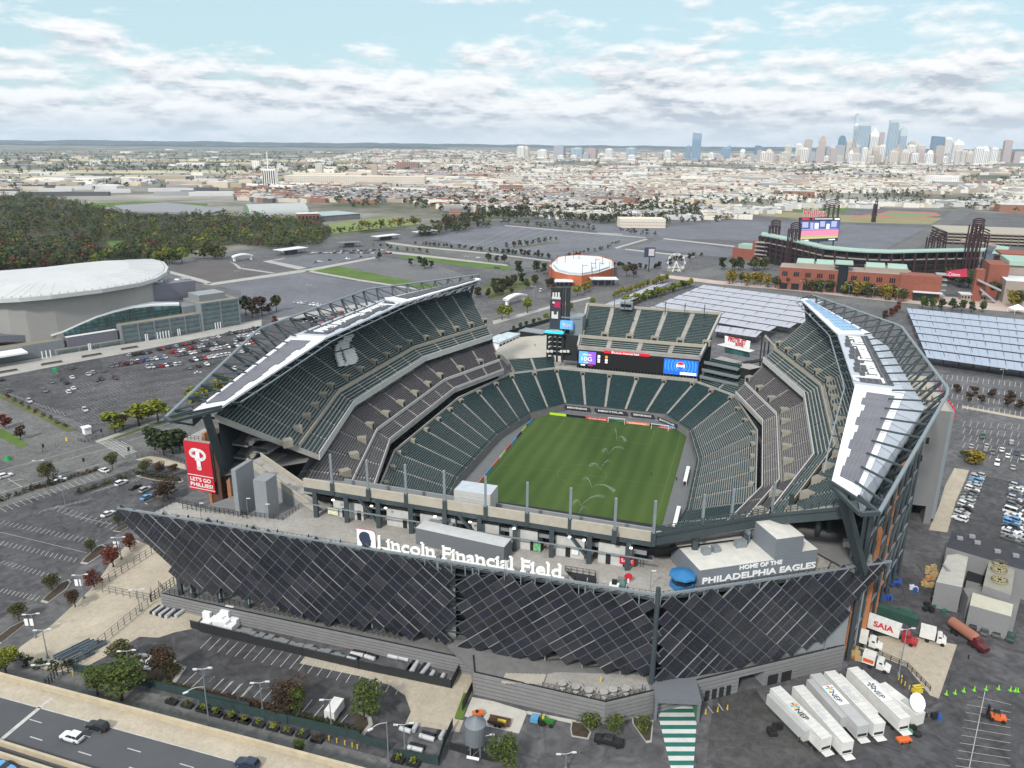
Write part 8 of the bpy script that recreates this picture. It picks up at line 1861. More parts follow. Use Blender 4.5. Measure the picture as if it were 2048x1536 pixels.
def trailer(a,b_,lab,expL=0,expR=0,grey=False,logo=None,grp='white broadcast trailers parked side by side',z=4.1,col=None):
 p,q=W(*zQ(*a),z),W(*zQ(*b_),z);p.z=q.z=0;d,n,L=Lf(p,q);g=thing('broadcast_trailer',lab,'trailer',(p+q)/2,grp);mb=MB();hw_=1.3
 mb.frame((p+q)/2+Vector((0,0,2.6)),d*L/2,n*hw_,Vector((0,0,1.45)));
 for k in range(int(L/1.2)):c=p+d*(k+.5)*1.2+Vector((0,0,4.07));mb.frame(c,d*.03,n*hw_*.98,Vector((0,0,.02)),m=1)
 for sg in(-1,1):
  for z_ in(1.2,4.0):mb.frame((p+q)/2+n*sg*(hw_+.02)+Vector((0,0,z_)),d*L/2,n*.03,Vector((0,0,.08)),m=1)
 mb.obj('box_body',[col or(M_tg if grey else M_tw),mat('trailer_seam',(.45,.45,.45),.5,var=0)],g)
 for sg,e_ in((1,expL),(-1,expR)):
  if e_:mb=MB();mb.frame((p+q)/2-d*L*.08+n*sg*(hw_+e_/2)+Vector((0,0,2.3)),d*L*.37,n*e_/2,Vector((0,0,1.25)));mb.obj('side_extension',M_tg if sg<0 else M_tw,g)
 wheels(g,p,d,n,(L-1.6,L-2.9,2.2),hw_)
 mb=MB();mb.frame(q+d*.7+Vector((0,0,1.0)),d*.7,n*1.1,Vector((0,0,.05)));mb.frame(q+d*.05+Vector((0,0,1.75)),d*.06,n*1.0,Vector((0,0,.25)),m=1);mb.obj('tail_lift',[M_tw,M_dark],g)
 mb=MB();mb.frame(p+d*1.2-Vector((0,0,-.9)),d*.15,n*1.0,Vector((0,0,.4)));mb.obj('undercarriage',M_dark,g)
 if logo:
  mb=MB();f0,txt,cm,lit=logo;c=p+d*L*f0+Vector((0,0,4.13));cols_=[mat('logo_'+k,v,.5,var=0)for k,v in(('blue',(.08,.38,.62)),('orange',(.75,.28,.05)),('red',(.65,.08,.08)),('teal',(.10,.50,.50)),('yellow',(.75,.55,.08)))]if cm=='c' else[mat('logo_dark',(.12,.12,.14),.5,var=0)]*5 if cm=='k' else[mat('logo_faint',(.52,.55,.56),.5,var=0)]*5
  if lit:mb.frame(c+d*1.6,d*3.0,n*1.25,Vector((0,0,.01)),m=5)
  for i in range(5):
   a0=2*pi*i/5;mb.face([c-d*.3+Vector((0,0,.03))]+[c-d*.3+(d*cos(a0+j*.34)+n*sin(a0+j*.34))*(.95 if j else .2)+Vector((0,0,.03))for j in range(4)][::-1][:4][::-1],m=i)
  text_fit(mb,txt,c+d*.6-n*.9+Vector((0,0,.04)),c+d*3.8-n*.9+Vector((0,0,.04)),n,1.25,.02,6,bold=.02)
  mb.obj('roof_logo',cols_+[M_white,mat('logo_ink',(.07,.08,.09),.5,var=0)if cm!='f' else mat('logo_faint',(.52,.55,.56))],g)
 return g
trailer((293,1070),(592,1362),'leftmost white broadcast trailer with a slid out side and coloured roof logo',expR=1.3,logo=(.42,'NEP','c',False));trailer((424,1062),(713,1385),'second white broadcast trailer from the left with a faint roof logo',logo=(.40,'nep','f',False))
trailer((524,993),(800,1290),'third broadcast trailer with a grey roof and the clearest coloured logo',grey=True,expR=1.3,logo=(.34,'NEP','c',True));trailer((605,978),(895,1280),'fourth white broadcast trailer with pale orange roof logo',expL=1.1,logo=(.38,'NEP','f',False));trailer((736,957),(1040,1248),'rightmost white broadcast trailer with a dark roof logo',expL=1.0,logo=(.40,'NEP','k',True))
p,q=W(*zQ(900,1050),3.6),W(*zQ(1130,1225),3.6);p.z=q.z=0;d,n,L=Lf(p,q);g=thing('satellite_truck','white satellite truck with a round dish at its rear','satellite truck',(p+q)/2)
mb=MB();mb.frame((p+q)/2+Vector((0,0,2.2)),d*L/2,n*1.25,Vector((0,0,1.4)));mb.frame(p-d*1.3+Vector((0,0,1.5)),d*1.2,n*1.1,Vector((0,0,.9)));mb.frame(p+d*2+Vector((0,0,3.8)),d*.9,n*.6,Vector((0,0,.25)));mb.frame(p+d*7+Vector((0,0,3.75)),d*1.3,n*.7,Vector((0,0,.2)),m=1)
for k in range(5):mb.frame(q-d*.3+n*1.27+Vector((0,0,2.2))-d*k*.35,d*.08,n*.02,Vector((0,0,.8)),m=1)
mb.obj('body',[M_tw,M_tg],g);wheels(g,p,d,n,(-1.2,L-2,L-3.2),1.2);mb=MB();c=q-d*1.6+Vector((0,0,5.2));ax=Vector((.25,-.75,.6)).normalized();mb.tube(c,c+ax*.5,.3,1.9,n=20,cap=False);mb.tube(c-ax*.04,c,.01,.3,n=20);mb.tube(c,c+ax*.12,0.01,1.2,n=20,cap=False);mb.beam(c,(c.x,c.y,3.6),.25);mb.obj('dish',M_white,g)
def lorry(name,lab,cat,zf,a,b_,boxc,cabc,H=3.9,cabL=2.2,gap=.4,tractor=0,text=None,stripe=None,hood=0):
 p,q=W(*zf(*a)),W(*zf(*b_));d,n,L=Lf(p,q);g=thing(name,lab,cat,(p+q)/2);hw_=1.25;Lb=L-cabL-gap-tractor;mb=MB()
 c=p+d*Lb/2;mb.frame(c+Vector((0,0,(H+1.1)/2)),d*Lb/2,n*hw_,Vector((0,0,(H-1.1)/2)))
 for k in range(int(Lb/1.5)):mb.frame(p+d*(k+.5)*1.5+Vector((0,0,H)),d*.04,n*hw_,Vector((0,0,.03)),m=1)
 mb.obj('box_body',[boxc,mat('trailer_seam',(.45,.45,.45))],g);mb=MB();cs=p+d*(L-cabL-tractor*.4);loftp=[(0,1.1,.6,1.0,2.7),(.5,1.15,.6,1.0,2.9),(cabL*.45,1.15,.6,1.0,2.85),(cabL*.62,1.15,.6,1.0,1.75 if hood else 2.3),(cabL,1.05,.6,.95,1.45 if hood else 1.7)]
 q_=MB();loft(q_,loftp);R_=Matrix(((d.x,n.x,0),(d.y,n.y,0),(0,0,1)))
 for v in q_.v:w2=R_@Vector(v)+cs;mb.v.append((w2 .x,w2 .y,w2 .z))
 mb.f=list(q_.f);mb.mi=list(q_.mi);mb.obj('cab',cabc,g)
 mb=MB();mb.frame(cs+d*cabL*.56+Vector((0,0,2.25)),d*.12,n*.9,Vector((0,0,.3)));
 for sg in(-1,1):mb.frame(cs+d*cabL*.3+n*sg*1.08+Vector((0,0,2.15)),d*.35,n*.06,Vector((0,0,.3)))
 mb.obj('windscreen',M_glass,g);mb=MB();mb.frame(p+d*L*.5+Vector((0,0,.8)),d*L*.47,n*.45,Vector((0,0,.2)));mb.obj('chassis',M_dark,g)
 wheels(g,p,d,n,(1.6,2.9,L-cabL*.35)if L>9 else(1.8,L-cabL*.35),1.2,.48)
 side=n if n.dot(Vector((0,-1,0)))>0 else-n;dr=d if d.cross(Vector((0,0,1))).dot(side)>0 else-d
 if stripe:mb=MB();mb.frame(c+side*(hw_+.03)+Vector((0,0,2.0)),d*Lb*.42,side*.02,Vector((0,0,.45)));mb.obj('stripe',stripe,g)
 if text:mb=MB();e0=c-dr*Lb*.22+side*(hw_+.06)+Vector((0,0,2.2));text_fit(mb,text[0],e0,e0+dr*text[1],(0,0,1),text[2],.04,0,bold=.03);mb.obj('side_lettering',text[3],g)
 return g
lorry('semi_truck','long white and grey freight lorry with red cab and side lettering','lorry',zQ,(800,730),(1105,840),M_tw,cpaint('red'),H=4.0,cabL=3.4,gap=.6,hood=1,text=('SAIA',4.6,1.5,M_red))
lorry('box_truck','white box lorry with a bonnet cab just below the freight lorry','lorry',zQ,(745,815),(905,862),M_tw,M_tw,H=3.6,cabL=3.0,hood=1);lorry('box_truck','white box lorry with flat cab right of the red cab','lorry',zQ,(1115,790),(1268,832),M_tw,M_tw,H=3.6,cabL=2.0)
lorry('rental_truck','white rental lorry with an orange red side stripe behind the trailers','lorry',zQ,(790,935),(950,990),M_tw,M_tw,H=3.4,cabL=2.9,hood=1,stripe=mat('stripe_orange',(.60,.10,.03),.5,var=.1))
p,q=W(*zQ(1295,740)),W(*zQ(1500,885));d,n,L=Lf(p,q);g=thing('tanker_lorry','copper coloured tanker with a dark red tractor','tanker',(p+q)/2);mb=MB();e0=p+Vector((0,0,2.3));e1=p+d*(L*.68)+Vector((0,0,2.3));mb.tube(e0,e1,1.25,n=18);mb.tube(e0-d*.35,e0,.7,1.25,n=18);mb.tube(e1,e1+d*.35,1.25,.7,n=18);mb.obj('tank',mat('copper_tank',(.34,.15,.10),.5,.1,var=.08),g,smooth=False)
mb=MB();mb.frame(p+d*L*.40+Vector((0,0,.9)),d*L*.42,n*.45,Vector((0,0,.15)));mb.obj('chassis',M_dark,g);q_=MB();loft(q_,[(0,1.1,.6,1.0,2.7),(1.4,1.1,.6,1.0,2.7),(1.9,1.1,.6,1.0,1.8),(3.6,1.0,.6,.9,1.6)]);mb=MB();R_=Matrix(((d.x,n.x,0),(d.y,n.y,0),(0,0,1)));cs=p+d*(L-3.6)
for v in q_.v:w2=R_@Vector(v)+cs;mb.v.append((w2 .x,w2 .y,w2 .z))
mb.f=list(q_.f);mb.mi=list(q_.mi);mb.obj('cab',cpaint('dark red'),g);wheels(g,p,d,n,(1.4,2.7,L*.62,L*.72,L-1),1.15)
p,q=W(*zN(890,965)),W(*zN(950,880));d,n,L=Lf(p,q);g=thing('cargo_trailer','small white cargo trailer alone in the near lot','trailer',(p+q)/2);mb=MB();mb.frame((p+q)/2+Vector((0,0,1.6)),d*L/2*1.15,n*1.15,Vector((0,0,1.1)));mb.obj('box_body',M_tw,g);wheels(g,p,d,n,(L*.45,L*.62),1.2,.36);mb=MB();mb.beam(q+Vector((0,0,.6)),q+d*1.5+Vector((0,0,.5)),.12);mb.obj('drawbar',M_dark,g)
p,q=W(*zO(985,1095)),W(*zO(1165,1135));d,n,L=Lf(p,q);g=thing('pickup_truck','black pickup with crew cab below the two round shrubs','pickup',(p+q)/2);L=5.9;q_=MB()
loft(q_,[(0,.85,.5,.8,1.1),(.3,.98,.45,.92,1.2),(1.5,.98,.42,.92,1.22),(5.7,.98,.42,.92,1.2),(5.9,.95,.5,.9,1.15)]);g2=MB();loft(g2,[(1.4,.86,1.15,.7,1.2),(2.0,.88,1.15,.72,1.85),(3.7,.88,1.15,.72,1.85),(3.9,.88,1.15,.8,1.2)])
def place(src,name,m,par,R_,cs):
 mb=MB()
 for v in src.v:w2=R_@Vector(v)+cs;mb.v.append((w2 .x,w2 .y,w2 .z))
 mb.f=list(src.f);mb.mi=list(src.mi);return mb.obj(name,m,par)
R_=Matrix(((d.x,n.x,0),(d.y,n.y,0),(0,0,1)));place(q_,'body',cpaint('black'),g,R_,p);place(g2,'window',M_glass,g,R_,p);wheels(g,p,d,n,(1.1,4.8),1.0,.4)
b5=MB();b5 .frame((4.8,0,1.23),(.95,0,0),(0,.8,0),(0,0,.03));place(b5,'cargo_bed',M_dark,g,R_,p)
b5=MB();b5 .frame((2.85,0,1.86),(.75,0,0),(0,.68,0),(0,0,.04));place(b5,'cab_roof',cpaint('black'),g,R_,p)
#small things near the viewer
def lamp(zf,b_,t_,lab,head='double',grp='lamp posts of the near lots',h=None):
 p=W(*zf(*b_));q=hit_plane(*zf(*t_),p,Vector((0,1,0)));H_=h or max(4,q.z);g=thing('lamp_post',lab,'lamp post',p,grp)
 mb=MB();mb.tube(p,p+Vector((0,0,H_)),.14,.09,n=8);mb.tube(p,p+Vector((0,0,.7)),.35,.3,n=10);mb.obj('pole',M_lsteel,g);mb=MB()
 if head=='double':
  for sg in(-1,1):mb.beam(p+Vector((0,0,H_-.1)),p+Vector((sg*1.1,.2*sg,H_+.1)),.08);mb.frame(p+Vector((sg*1.5,.25*sg,H_+.08)),(.45,0,0),(0,.18,0),(0,0,.09))
 elif head=='arm':
  pr=p+Vector((0,0,H_-.2))
  for k in range(6):f=(k+1)/6;c=p+Vector((-2.6*f,-2.6*f,H_-.2+.9*sin(f*pi*.7)));mb.tube(pr,c,.07,n=6);pr=c
  mb.frame(pr,(.4,.3,0),(-.12,.16,0),(0,0,.1))
 else:
  for a in(0,2.1,4.2):mb.beam(p+Vector((0,0,H_)),p+Vector((cos(a)*1.2,sin(a)*1.2,H_)),.1);mb.frame(p+Vector((cos(a)*1.5,sin(a)*1.5,H_)),(.4,0,0),(0,.4,0),(0,0,.14))
 mb.obj('lamp_head',mat('lamp_head',(.55,.57,.58),.4,var=0),g);return g
for zf,b_,t_,lab,hd_ in((zL,(510,1468),(465,1215),'tall lamp post in the middle of the upper near lot','m'),(zMm,(205,790),(165,655),'lamp post with white banners at the lowest corner of the tan plaza','double'),(zMm,(483,565),(465,430),'lamp post with white banners beside the third red tree','double'),(zMm,(697,340),(690,215),'lamp post with white banners beside the topmost red tree','double'),(zMm,(275,908),(252,745),'lamp post standing on the lower tan plaza','double'),(zMm,(803,640),(785,515),'thin lamp post at the corner of the fenced yard','double'),(zMm,(752,1030),(735,865),'lamp post rising from the planting island','double'),(zMm,(1183,1120),(1165,970),'lamp post at the near hedge left of the reddish tree','double'),(zN,(428,890),(402,700),'lamp post at the hedge beside the reddish tree','double'),(zN,(900,1040),(885,815),'lamp post right in front of the white cargo trailer','double'),(zN,(42,800),(22,605),'lamp post at the left end of the long rusty hedge','double'),(zN,(1400,1220),(1400,985),'lamp post above the fenced equipment yard','double'),(zMm,(1205,1325),(1180,1150),'curved highway lamp in the middle of the tan wall','arm'),(zMm,(260,1075),(235,945),'highway lamp beside the left gate','double'),(zN,(1290,1290),(1275,1140),'curved highway lamp near the bottom edge','arm'),(zO,(235,1200),(315,1065),'lamp post beside the silo','double'),(zO,(790,1300),(818,1185),'lamp post at the bottom edge left of the striped walkway','double'),(zQ,(1000,1005),(1042,740),'tall slim pole between the lorries and the trailers','double'),(zC,(1322,1150),(1372,915),'tall pale lamp post in the right car park','double'),(zL,(325,1255),(300,1080),'lamp post at the left of the round olive tree','double'),(zL,(1530,510),(1524,400),'lamp post in the rows of the big lot','m')):lamp(zf,b_,t_,lab,hd_,h=11 if hd_=='arm' else None)
for x,y in((185,720),(467,487),(683,262)):
 p=W(*zMm(x,y+75));mb=MB()
 for sg in(-1,1):mb.frame(p+Vector((sg*.62,0,4.6)),(.42,0,0),(0,.03,0),(0,0,.95))
 tag(mb.obj('pole_banner',M_white,None,p),'pair of white banners on the lamp post %s'%('nearest to the road' if y==720 else 'by the third red tree' if y==487 else 'by the topmost red tree'),'banner')
for zf,pts in((zA,((535,580,480),(568,500,440),(940,545,450),(1103,700,590),(1503,640,560),(1065,400,360))),(zE,((545,640,545),(693,650,560),(862,665,570),(1025,680,590),(1190,690,600))),(zB,((1515,720,640),(1660,700,620),(830,640,560),(1245,700,640)))):
 for x,b_,t_ in pts:lamp(zf,(x,b_),(x,t_),'slim lamp post in the far lots and streets','double','far lamp posts')
def fen(zf,pts,h,lab,mt=None,sp=2.4,z=0,solid=False,r=.06):
 P=[W(*zf(*q),z)for q in pts];mb=MB();mb.fence(P,h,sp,r,3)
 if solid:mb.wall([p-Vector((0,0,0))+Vector((0,0,.15))for p in P],h-.3,.05)
 tag(mb.obj('fence',mt or M_fence,None,P[0]),lab,'fence')
M_screen=mat('green_screen_fabric',(.03,.055,.055),.9,var=.2,scale=.6);M_chain=mat('chain_link',(.16,.16,.155),.6,var=.1)
fen(zMm,[(590,490),(700,420),(870,310)],2.4,'chain fence rising from the plaza corner towards the solar wing',M_chain,2.0,r=.09);fen(zMm,[(590,530),(865,585),(870,550)],2.4,'chain fence along the near side of the fenced yard',M_chain,2.0,r=.09);fen(zMm,[(870,585),(1000,490)],2.6,'dark fence from the yard corner to the wing columns',None,1.2,r=.09);fen(zMm,[(440,960),(570,840),(850,610)],2.4,'long chain fence across the tan plaza towards the yard',M_chain,2.0,r=.08)
fen(zMm,[(1095,735),(1433,820)],2.4,'dark screened fence at the left of the storage strip',M_fence,2.4,solid=True);fen(zN,[(0,355),(700,520),(1085,610),(1715,742),(1775,625)],2.4,'long dark screened fence around the storage strip',M_fence,2.4,solid=True)
fen(zMm,[(430,985),(840,1075),(1433,1215)],2.4,'green screened fence between the service road and the near lot',M_screen,2.6,solid=True);fen(zN,[(0,850),(600,985),(1090,1100)],2.4,'green screened fence running on behind the planters',M_screen,2.6,solid=True);fen(zMm,[(270,1080),(330,1010),(425,985)],2.4,'black gate fence closing the service road',None,1.0,r=.09)
fen(zN,[(1090,1110),(1290,1170)],2.2,'blue grey screened gate at the end of the near lot',M_screen,2.0,solid=True);fen(zN,[(1320,1215),(1630,1270),(1670,1130),(1725,1010)],2.4,'screened fence around the equipment yard',M_screen,2.2,solid=True);fen(zO,[(0,1160),(180,1215),(310,1250)],2.0,'black mesh fence below the silo',M_fence,1.6,solid=True);fen(zO,[(85,895),(150,760),(160,760)],2.4,'dark fence at the left of the pale slab',M_fence,2,solid=True)
fen(zL,[(600,930),(650,945),(740,915),(790,900)],1.6,'fence at the kiosk corner of the big lot',None,1.5);fen(zL,[(225,1035),(330,1020),(450,960)],2.0,'pale fence and gate left of the crossing',M_chain,1.5);fen(zL,[(1050,1060),(1230,1040),(1420,1100)],1.6,'fence in front of the dark pines',None,1.8)
fen(zQ,[(735,830),(860,880),(1050,960),(1180,1095)],1.3,'railing of the sunken loading ramp beside the apron',None,1.6,r=.08);fen(zC,[(0,640),(330,640)],1.0,'low fence behind the right roof',None,3)
rn=random.Random(8)
def boxes(zf,items,name,lab,cat,grp,m,rz=None):
 for(x,y,lx,ly,h,z)in items:
  p=W(*zf(x,y),z);mb=MB();r_=TH if rz is None else rz;mb.box(p.x,p.y,z,lx,ly,h,r_);
  if h>.8:mb.box(p.x,p.y,z+h,lx*.96,ly*.96,.06,r_)
  tag(mb.obj(name,m,None,p),lab,cat,grp)
boxes(zN,[(62,262,2.2,2.0,2.2,0),(55,310,2.6,2.2,1.4,0),(110,300,2.6,2.4,1.6,0),(150,300,2.4,2.4,2.6,0),(195,280,2.4,2.6,3.6,0),(170,325,2.6,2.2,2.2,0),(245,305,2.2,2.2,2.0,0),(210,345,2.2,1.8,1.6,0)],'wrapped_pallet','white wrapped pallet stack in the storage strip','pallet stack','white wrapped pallets',mat('white_wrap',(.72,.73,.74),.5,var=.05,scale=1))
boxes(zN,[(265+k*32+rn.uniform(-6,6),362+k*8.6+rn.uniform(-8,12),1.6,1.5,rn.uniform(.9,1.5),0)for k in range(23)],'barrier_stack','grey stack of steel barriers in the storage strip','barrier stack','grey barrier stacks in a row',mat('barrier_steel',(.25,.26,.27),.5,.3,var=.2,scale=2))
def capsule(zf,a,b_,r,name,lab,cat,m,z=.5):
 p,q=W(*zf(*a),z),W(*zf(*b_),z);d=(q-p).normalized();mb=MB();mb.tube(p,p+d*r*1.4,r*.35,r,n=10);mb.tube(p+d*r*1.4,q-d*r*1.4,r,n=10);mb.tube(q-d*r*1.4,q,r,r*.35,n=10);tag(mb.obj(name,m,None,p),lab,cat)
capsule(zN,(962,432),(1055,455),.55,'covered_boat','long red covered bundle lying by the striped wall','bundle',M_red)
def roll(zf,a,b_,lab,grp,m=None):
 p,q=W(*zf(*a),.55),W(*zf(*b_),.55);g=thing('cover_roll',lab,'roll',(p.x,p.y,0),grp);mb=MB();mb.tube(p,q,.5,n=12);mb.obj('rolled_cover',m or mat('grey_cover',(.42,.43,.45),.5,var=.15,scale=1),g);mb=MB();c=(p+q)/2;d=(q-p)/2;nr=Vector((-d.y,d.x,0)).normalized();mb.frame(c+nr*.95-Vector((0,0,.15)),d,nr*.4,Vector((0,0,.35)));mb.obj('black_frame',M_dark,g)
for k,(a,b_)in enumerate((((1030,498),(1115,515)),((1125,518),(1195,540)),((1005,530),(1065,548)),((1285,515),(1355,530)),((1360,528),(1425,545)),((1450,620),(1490,550)),((1505,650),(1570,570)),((1570,665),(1595,625)),((1640,690),(1665,645)),((1430,640),(1470,580)),((1365,1010),(1440,1035)),((1455,1030),(1480,985)),((1500,1060),(1600,1090)),((1420,1140),(1520,1165)),((1640,1080),(1665,1035)))):roll(zN,a,b_,'grey and black rolled equipment in the %s'%('fenced strip by the striped wall' if k<10 else 'equipment yard at the bottom'),'rolled equipment')
for k,(a,b_)in enumerate((((880,650),(935,610)),((915,660),(965,625)),((950,670),(1000,630)),((1005,665),(1055,630)))):roll(zMm,a,b_,'pale roll with black frame at the corner below the wing','pale rolls below the wing')
for k,(a,b_)in enumerate((((820,890),(880,900)),((840,930),(875,900)),((760,960),(820,920)),((830,960),(870,965)))):roll(zMm,a,b_,'pale roll among the shrubs of the planting island','pale rolls on the planting island',M_rw)
def racks(zf,pts,lab,grp):
 for x,y in pts:
  p=W(*zf(x,y));mb=MB();mb.box(p.x,p.y,0,.9,4.2,.9,TH-.35);mb.box(p.x,p.y,.9,.1,4.2,.35,TH-.35);tag(mb.obj('bench_stack',mat('blue_grey_bench',(.10,.13,.16),.6,var=.1),None,p),lab,'bench stack',grp)
racks(zMm,[(365,890),(385,895),(405,895),(440,915),(465,915),(490,905)],'blue grey stacked bench at the lower left of the fence','blue grey bench stacks, left group');racks(zMm,[(465,840),(490,845),(515,850),(540,850),(560,850)],'blue grey stacked bench right of the others','blue grey bench stacks, right group')
for i,(x,y)in enumerate(((25,895),(108,918),(212,948),(305,970),(402,995),(500,1020),(597,1045),(700,1070),(800,1100),(1350,1240),(1455,1262))):
 p=W(*zN(x,y));d=heading(zN,(25,895),(800,1100));g=thing('planter','dark planter with yellow green plants in the row along the service road','planter',p,'planters along the service road');mb=MB();mb.box(p.x,p.y,0,2.6,1.2,.8,d);mb.obj('trough',M_dark,g);mb=MB();crown_faces(mb,(p.x,p.y,.4),.9,1.3,90,.22,rr4,4);mb.obj('plants',LMS['lime' if i!=8 else 'brown'],g)
for i,(x,y)in enumerate(((985,1165),(1075,1185),(1160,1210),(1240,1235),(1320,1255),(1400,1275))):
 p=W(*zMm(x,y));g=thing('planter','dark planter with dry plants further left on the service road','planter',p,'planters further left on the service road');mb=MB();mb.box(p.x,p.y,0,2.6,1.2,.8,heading(zN,(25,895),(800,1100)));mb.obj('trough',M_dark,g);mb=MB();crown_faces(mb,(p.x,p.y,.4),.9,1.2,80,.22,rr4,4);mb.obj('plants',LMS['olive'],g)
def bollard(zf,x,y,lab,grp,m=None,h=1.1,r=.12,name='bollard'):
 p=W(*zf(x,y));mb=MB();mb.tube(p,p+Vector((0,0,h)),r,n=8);tag(mb.obj(name,m or M_yel,None,p),lab,'bollard' if name=='bollard' else 'cone',grp)
for x,y in((882,1095),(935,1112),(990,1128),(1040,1142),(1075,1155)):bollard(zN,x,y,'yellow bollard at the right end of the planters','yellow bollards by the gate on the right')
for x,y in((420,1010),(558,1048),(590,1048),(627,1055),(662,1068)):bollard(zMm,x,y,'yellow bollard at the left gate of the service road','yellow bollards by the gate on the left')
for x,y in((1000,1030),(1015,1050),(1035,1065),(1060,1085),(1085,1100)):bollard(zQ,x,y,'yellow bollard behind the satellite truck','yellow bollards behind the satellite truck')
M_lime=mat('lime_plastic',(.20,.62,.04),.5,var=0)
for x,y in((1273,1115),(1323,1110),(1373,1098),(1433,1092),(1500,1088),(1572,1085),(1640,1093),(1668,1097),(1682,1098)):
 p=W(*zQ(x,y));mb=MB();mb.tube(p+Vector((0,0,.05)),p+Vector((0,0,1.15)),.24,.06,n=8);mb.frame(p+Vector((0,0,.04)),(.32,0,0),(0,.32,0),(0,0,.04));tag(mb.obj('traffic_cone',M_lime,None,p),'bright lime cone in the line across the asphalt','cone','lime cones in a line')
for zf,x,y in((zO,1745,915),(zO,1827,900),(zO,1893,885),(zO,1030,690)):
 p=W(*zf(x,y),6 if y==690 else 0);mb=MB();mb.tube(p,p+Vector((0,0,1.3)),.22,.08,n=4);tag(mb.obj('yellow_sign_cone',M_yel,None,p),'yellow cone %s'%('on the terrace by the dark wall' if y==690 else 'on the asphalt by the white bay lines'),'cone','yellow cones on the asphalt' if y!=690 else None)
p=W(*zO(175,1180));g=thing('silo','grey round silo with conical top on legs, lower middle','silo',p);mb=MB();mb.tube(p+Vector((0,0,3)),p+Vector((0,0,7.2)),2.1,n=20);mb.tube(p+Vector((0,0,7.2)),p+Vector((0,0,8.6)),2.15,.3,n=20);mb.tube(p+Vector((0,0,1.0)),p+Vector((0,0,3)),.4,2.1,n=20)
mb.obj('tank',mat('silo_grey',(.16,.18,.20),.5,.1,var=.06),g);mb=MB()
for k in range(6):a=k*pi/3;mb.beam(p+Vector((1.9*cos(a),1.9*sin(a),0)),p+Vector((1.9*cos(a),1.9*sin(a),3.5)),.18);mb.beam(p+Vector((1.9*cos(a),1.9*sin(a),.2)),p+Vector((1.9*cos(a+pi/3),1.9*sin(a+pi/3),2.6)),.08)
mb.obj('legs',M_lsteel,g);mb=MB();mb.tube(p+Vector((-1.6,-1.6,.5)),p+Vector((.8,-2.2,.5)),.3,n=8);mb.obj('pipe',M_white,g)
def vehicle(name,lab,cat,zf,x,y,rz,parts,wl_):
 p=W(*zf(x,y));g=thing(name,lab,cat,p);Rm=Matrix.Rotation(rz,3,'Z')
 for nm,m,bx in parts:
  mb=MB()
  for(cx,cy,cz,lx,ly,lz)in bx:mb.frame(p+Rm@Vector((cx,cy,cz)),Rm@Vector((lx/2,0,0)),Rm@Vector((0,ly/2,0)),Vector((0,0,lz/2)))
  mb.obj(nm,m,g)
 for(cx,cy,r)in wl_:
  a,b_=p+Rm@Vector((cx,cy-.16,r)),p+Rm@Vector((cx,cy+.16,r));mb=MB();mb.tube(a,b_,r,n=12);mb.obj('wheel',M_tyre,g)
MG=mat('tractor_green',(.03,.16,.03),.4,var=.1);MO=mat('machine_orange',(.60,.13,.03),.5,var=.05)
vehicle('tractor','green tractor with yellow wheels and blue loader by the striped wall','tractor',zO,655,985,heading(zO,(560,960),(700,990)),[('body',MG,[(.7,0,1.0,1.9,.8,.8),(-.6,0,1.1,1.2,1.0,.7)]),('seat',M_yel,[(-.6,0,1.65,.5,.5,.5)]),('roll_bar',M_dark,[(-1.0,.45,1.8,.1,.1,1.4),(-1.0,-.45,1.8,.1,.1,1.4),(-1.0,0,2.5,.1,1.0,.1)]),('rear_tool',mat('tool_blue',(.10,.28,.45),.5),[(-2.4,0,.9,1.6,1.8,.9)])],[(1.2,.7,.4),(1.2,-.7,.4),(-.7,.8,.7),(-.7,-.8,.7)])
vehicle('utility_cart','small orange machine in the pale yard','cart',zO,190,930,.3,[('body',MO,[(0,0,.8,2.2,1.2,.7)]),('seat',M_dark,[(-.2,0,1.3,.5,.6,.4)])],[(.7,.6,.3),(.7,-.6,.3),(-.7,.6,.3),(-.7,-.6,.3)])
vehicle('flat_trailer','rusty flat trailer loaded with yellow pieces in the pale yard','trailer',zO,335,985,heading(zO,(260,960),(400,990)),[('deck',M_brickd,[(0,0,.7,4.6,1.9,.2),(0,.9,1.0,4.6,.1,.5),(0,-.9,1.0,4.6,.1,.5)]),('load',M_yel,[(.6,0,1.0,1.8,.5,.4)])],[(-.5,.95,.35),(-.5,-.95,.35),(.4,.95,.35),(.4,-.95,.35)])
vehicle('forklift','orange telescopic forklift standing on the bay lines at the lower right','forklift',zQ,1560,1262,heading(zQ,(1500,1250),(1610,1275)),[('body',MO,[(.2,0,.9,2.8,1.5,.8)]),('mast',M_dark,[(-1.7,0,1.7,.3,1.1,2.9),(-2.3,0,.5,1.2,.9,.12)]),('cab',M_dark,[(-.2,0,2.2,1.2,1.2,.1),(-.7,.5,1.7,.08,.08,1.0),(.4,.5,1.7,.08,.08,1.0),(-.7,-.5,1.7,.08,.08,1.0),(.4,-.5,1.7,.08,.08,1.0)])],[(-1.0,.75,.5),(-1.0,-.75,.5),(1.1,.75,.45),(1.1,-.75,.45)])
vehicle('utility_cart','orange red flat cart behind the trailers','cart',zQ,1028,1385,.2,[('body',MO,[(0,0,.6,2.8,1.4,.5)])],[(.9,.6,.3),(.9,-.6,.3),(-.9,.6,.3),(-.9,-.6,.3)]);vehicle('utility_cart','green flat cart beside the orange red one','cart',zQ,1050,1332,-.3,[('body',mat('cart_green',(.05,.25,.12),.5),[(0,0,.6,1.8,1.2,.4)])],[(.6,.5,.25),(.6,-.5,.25),(-.6,.5,.25),(-.6,-.5,.25)])
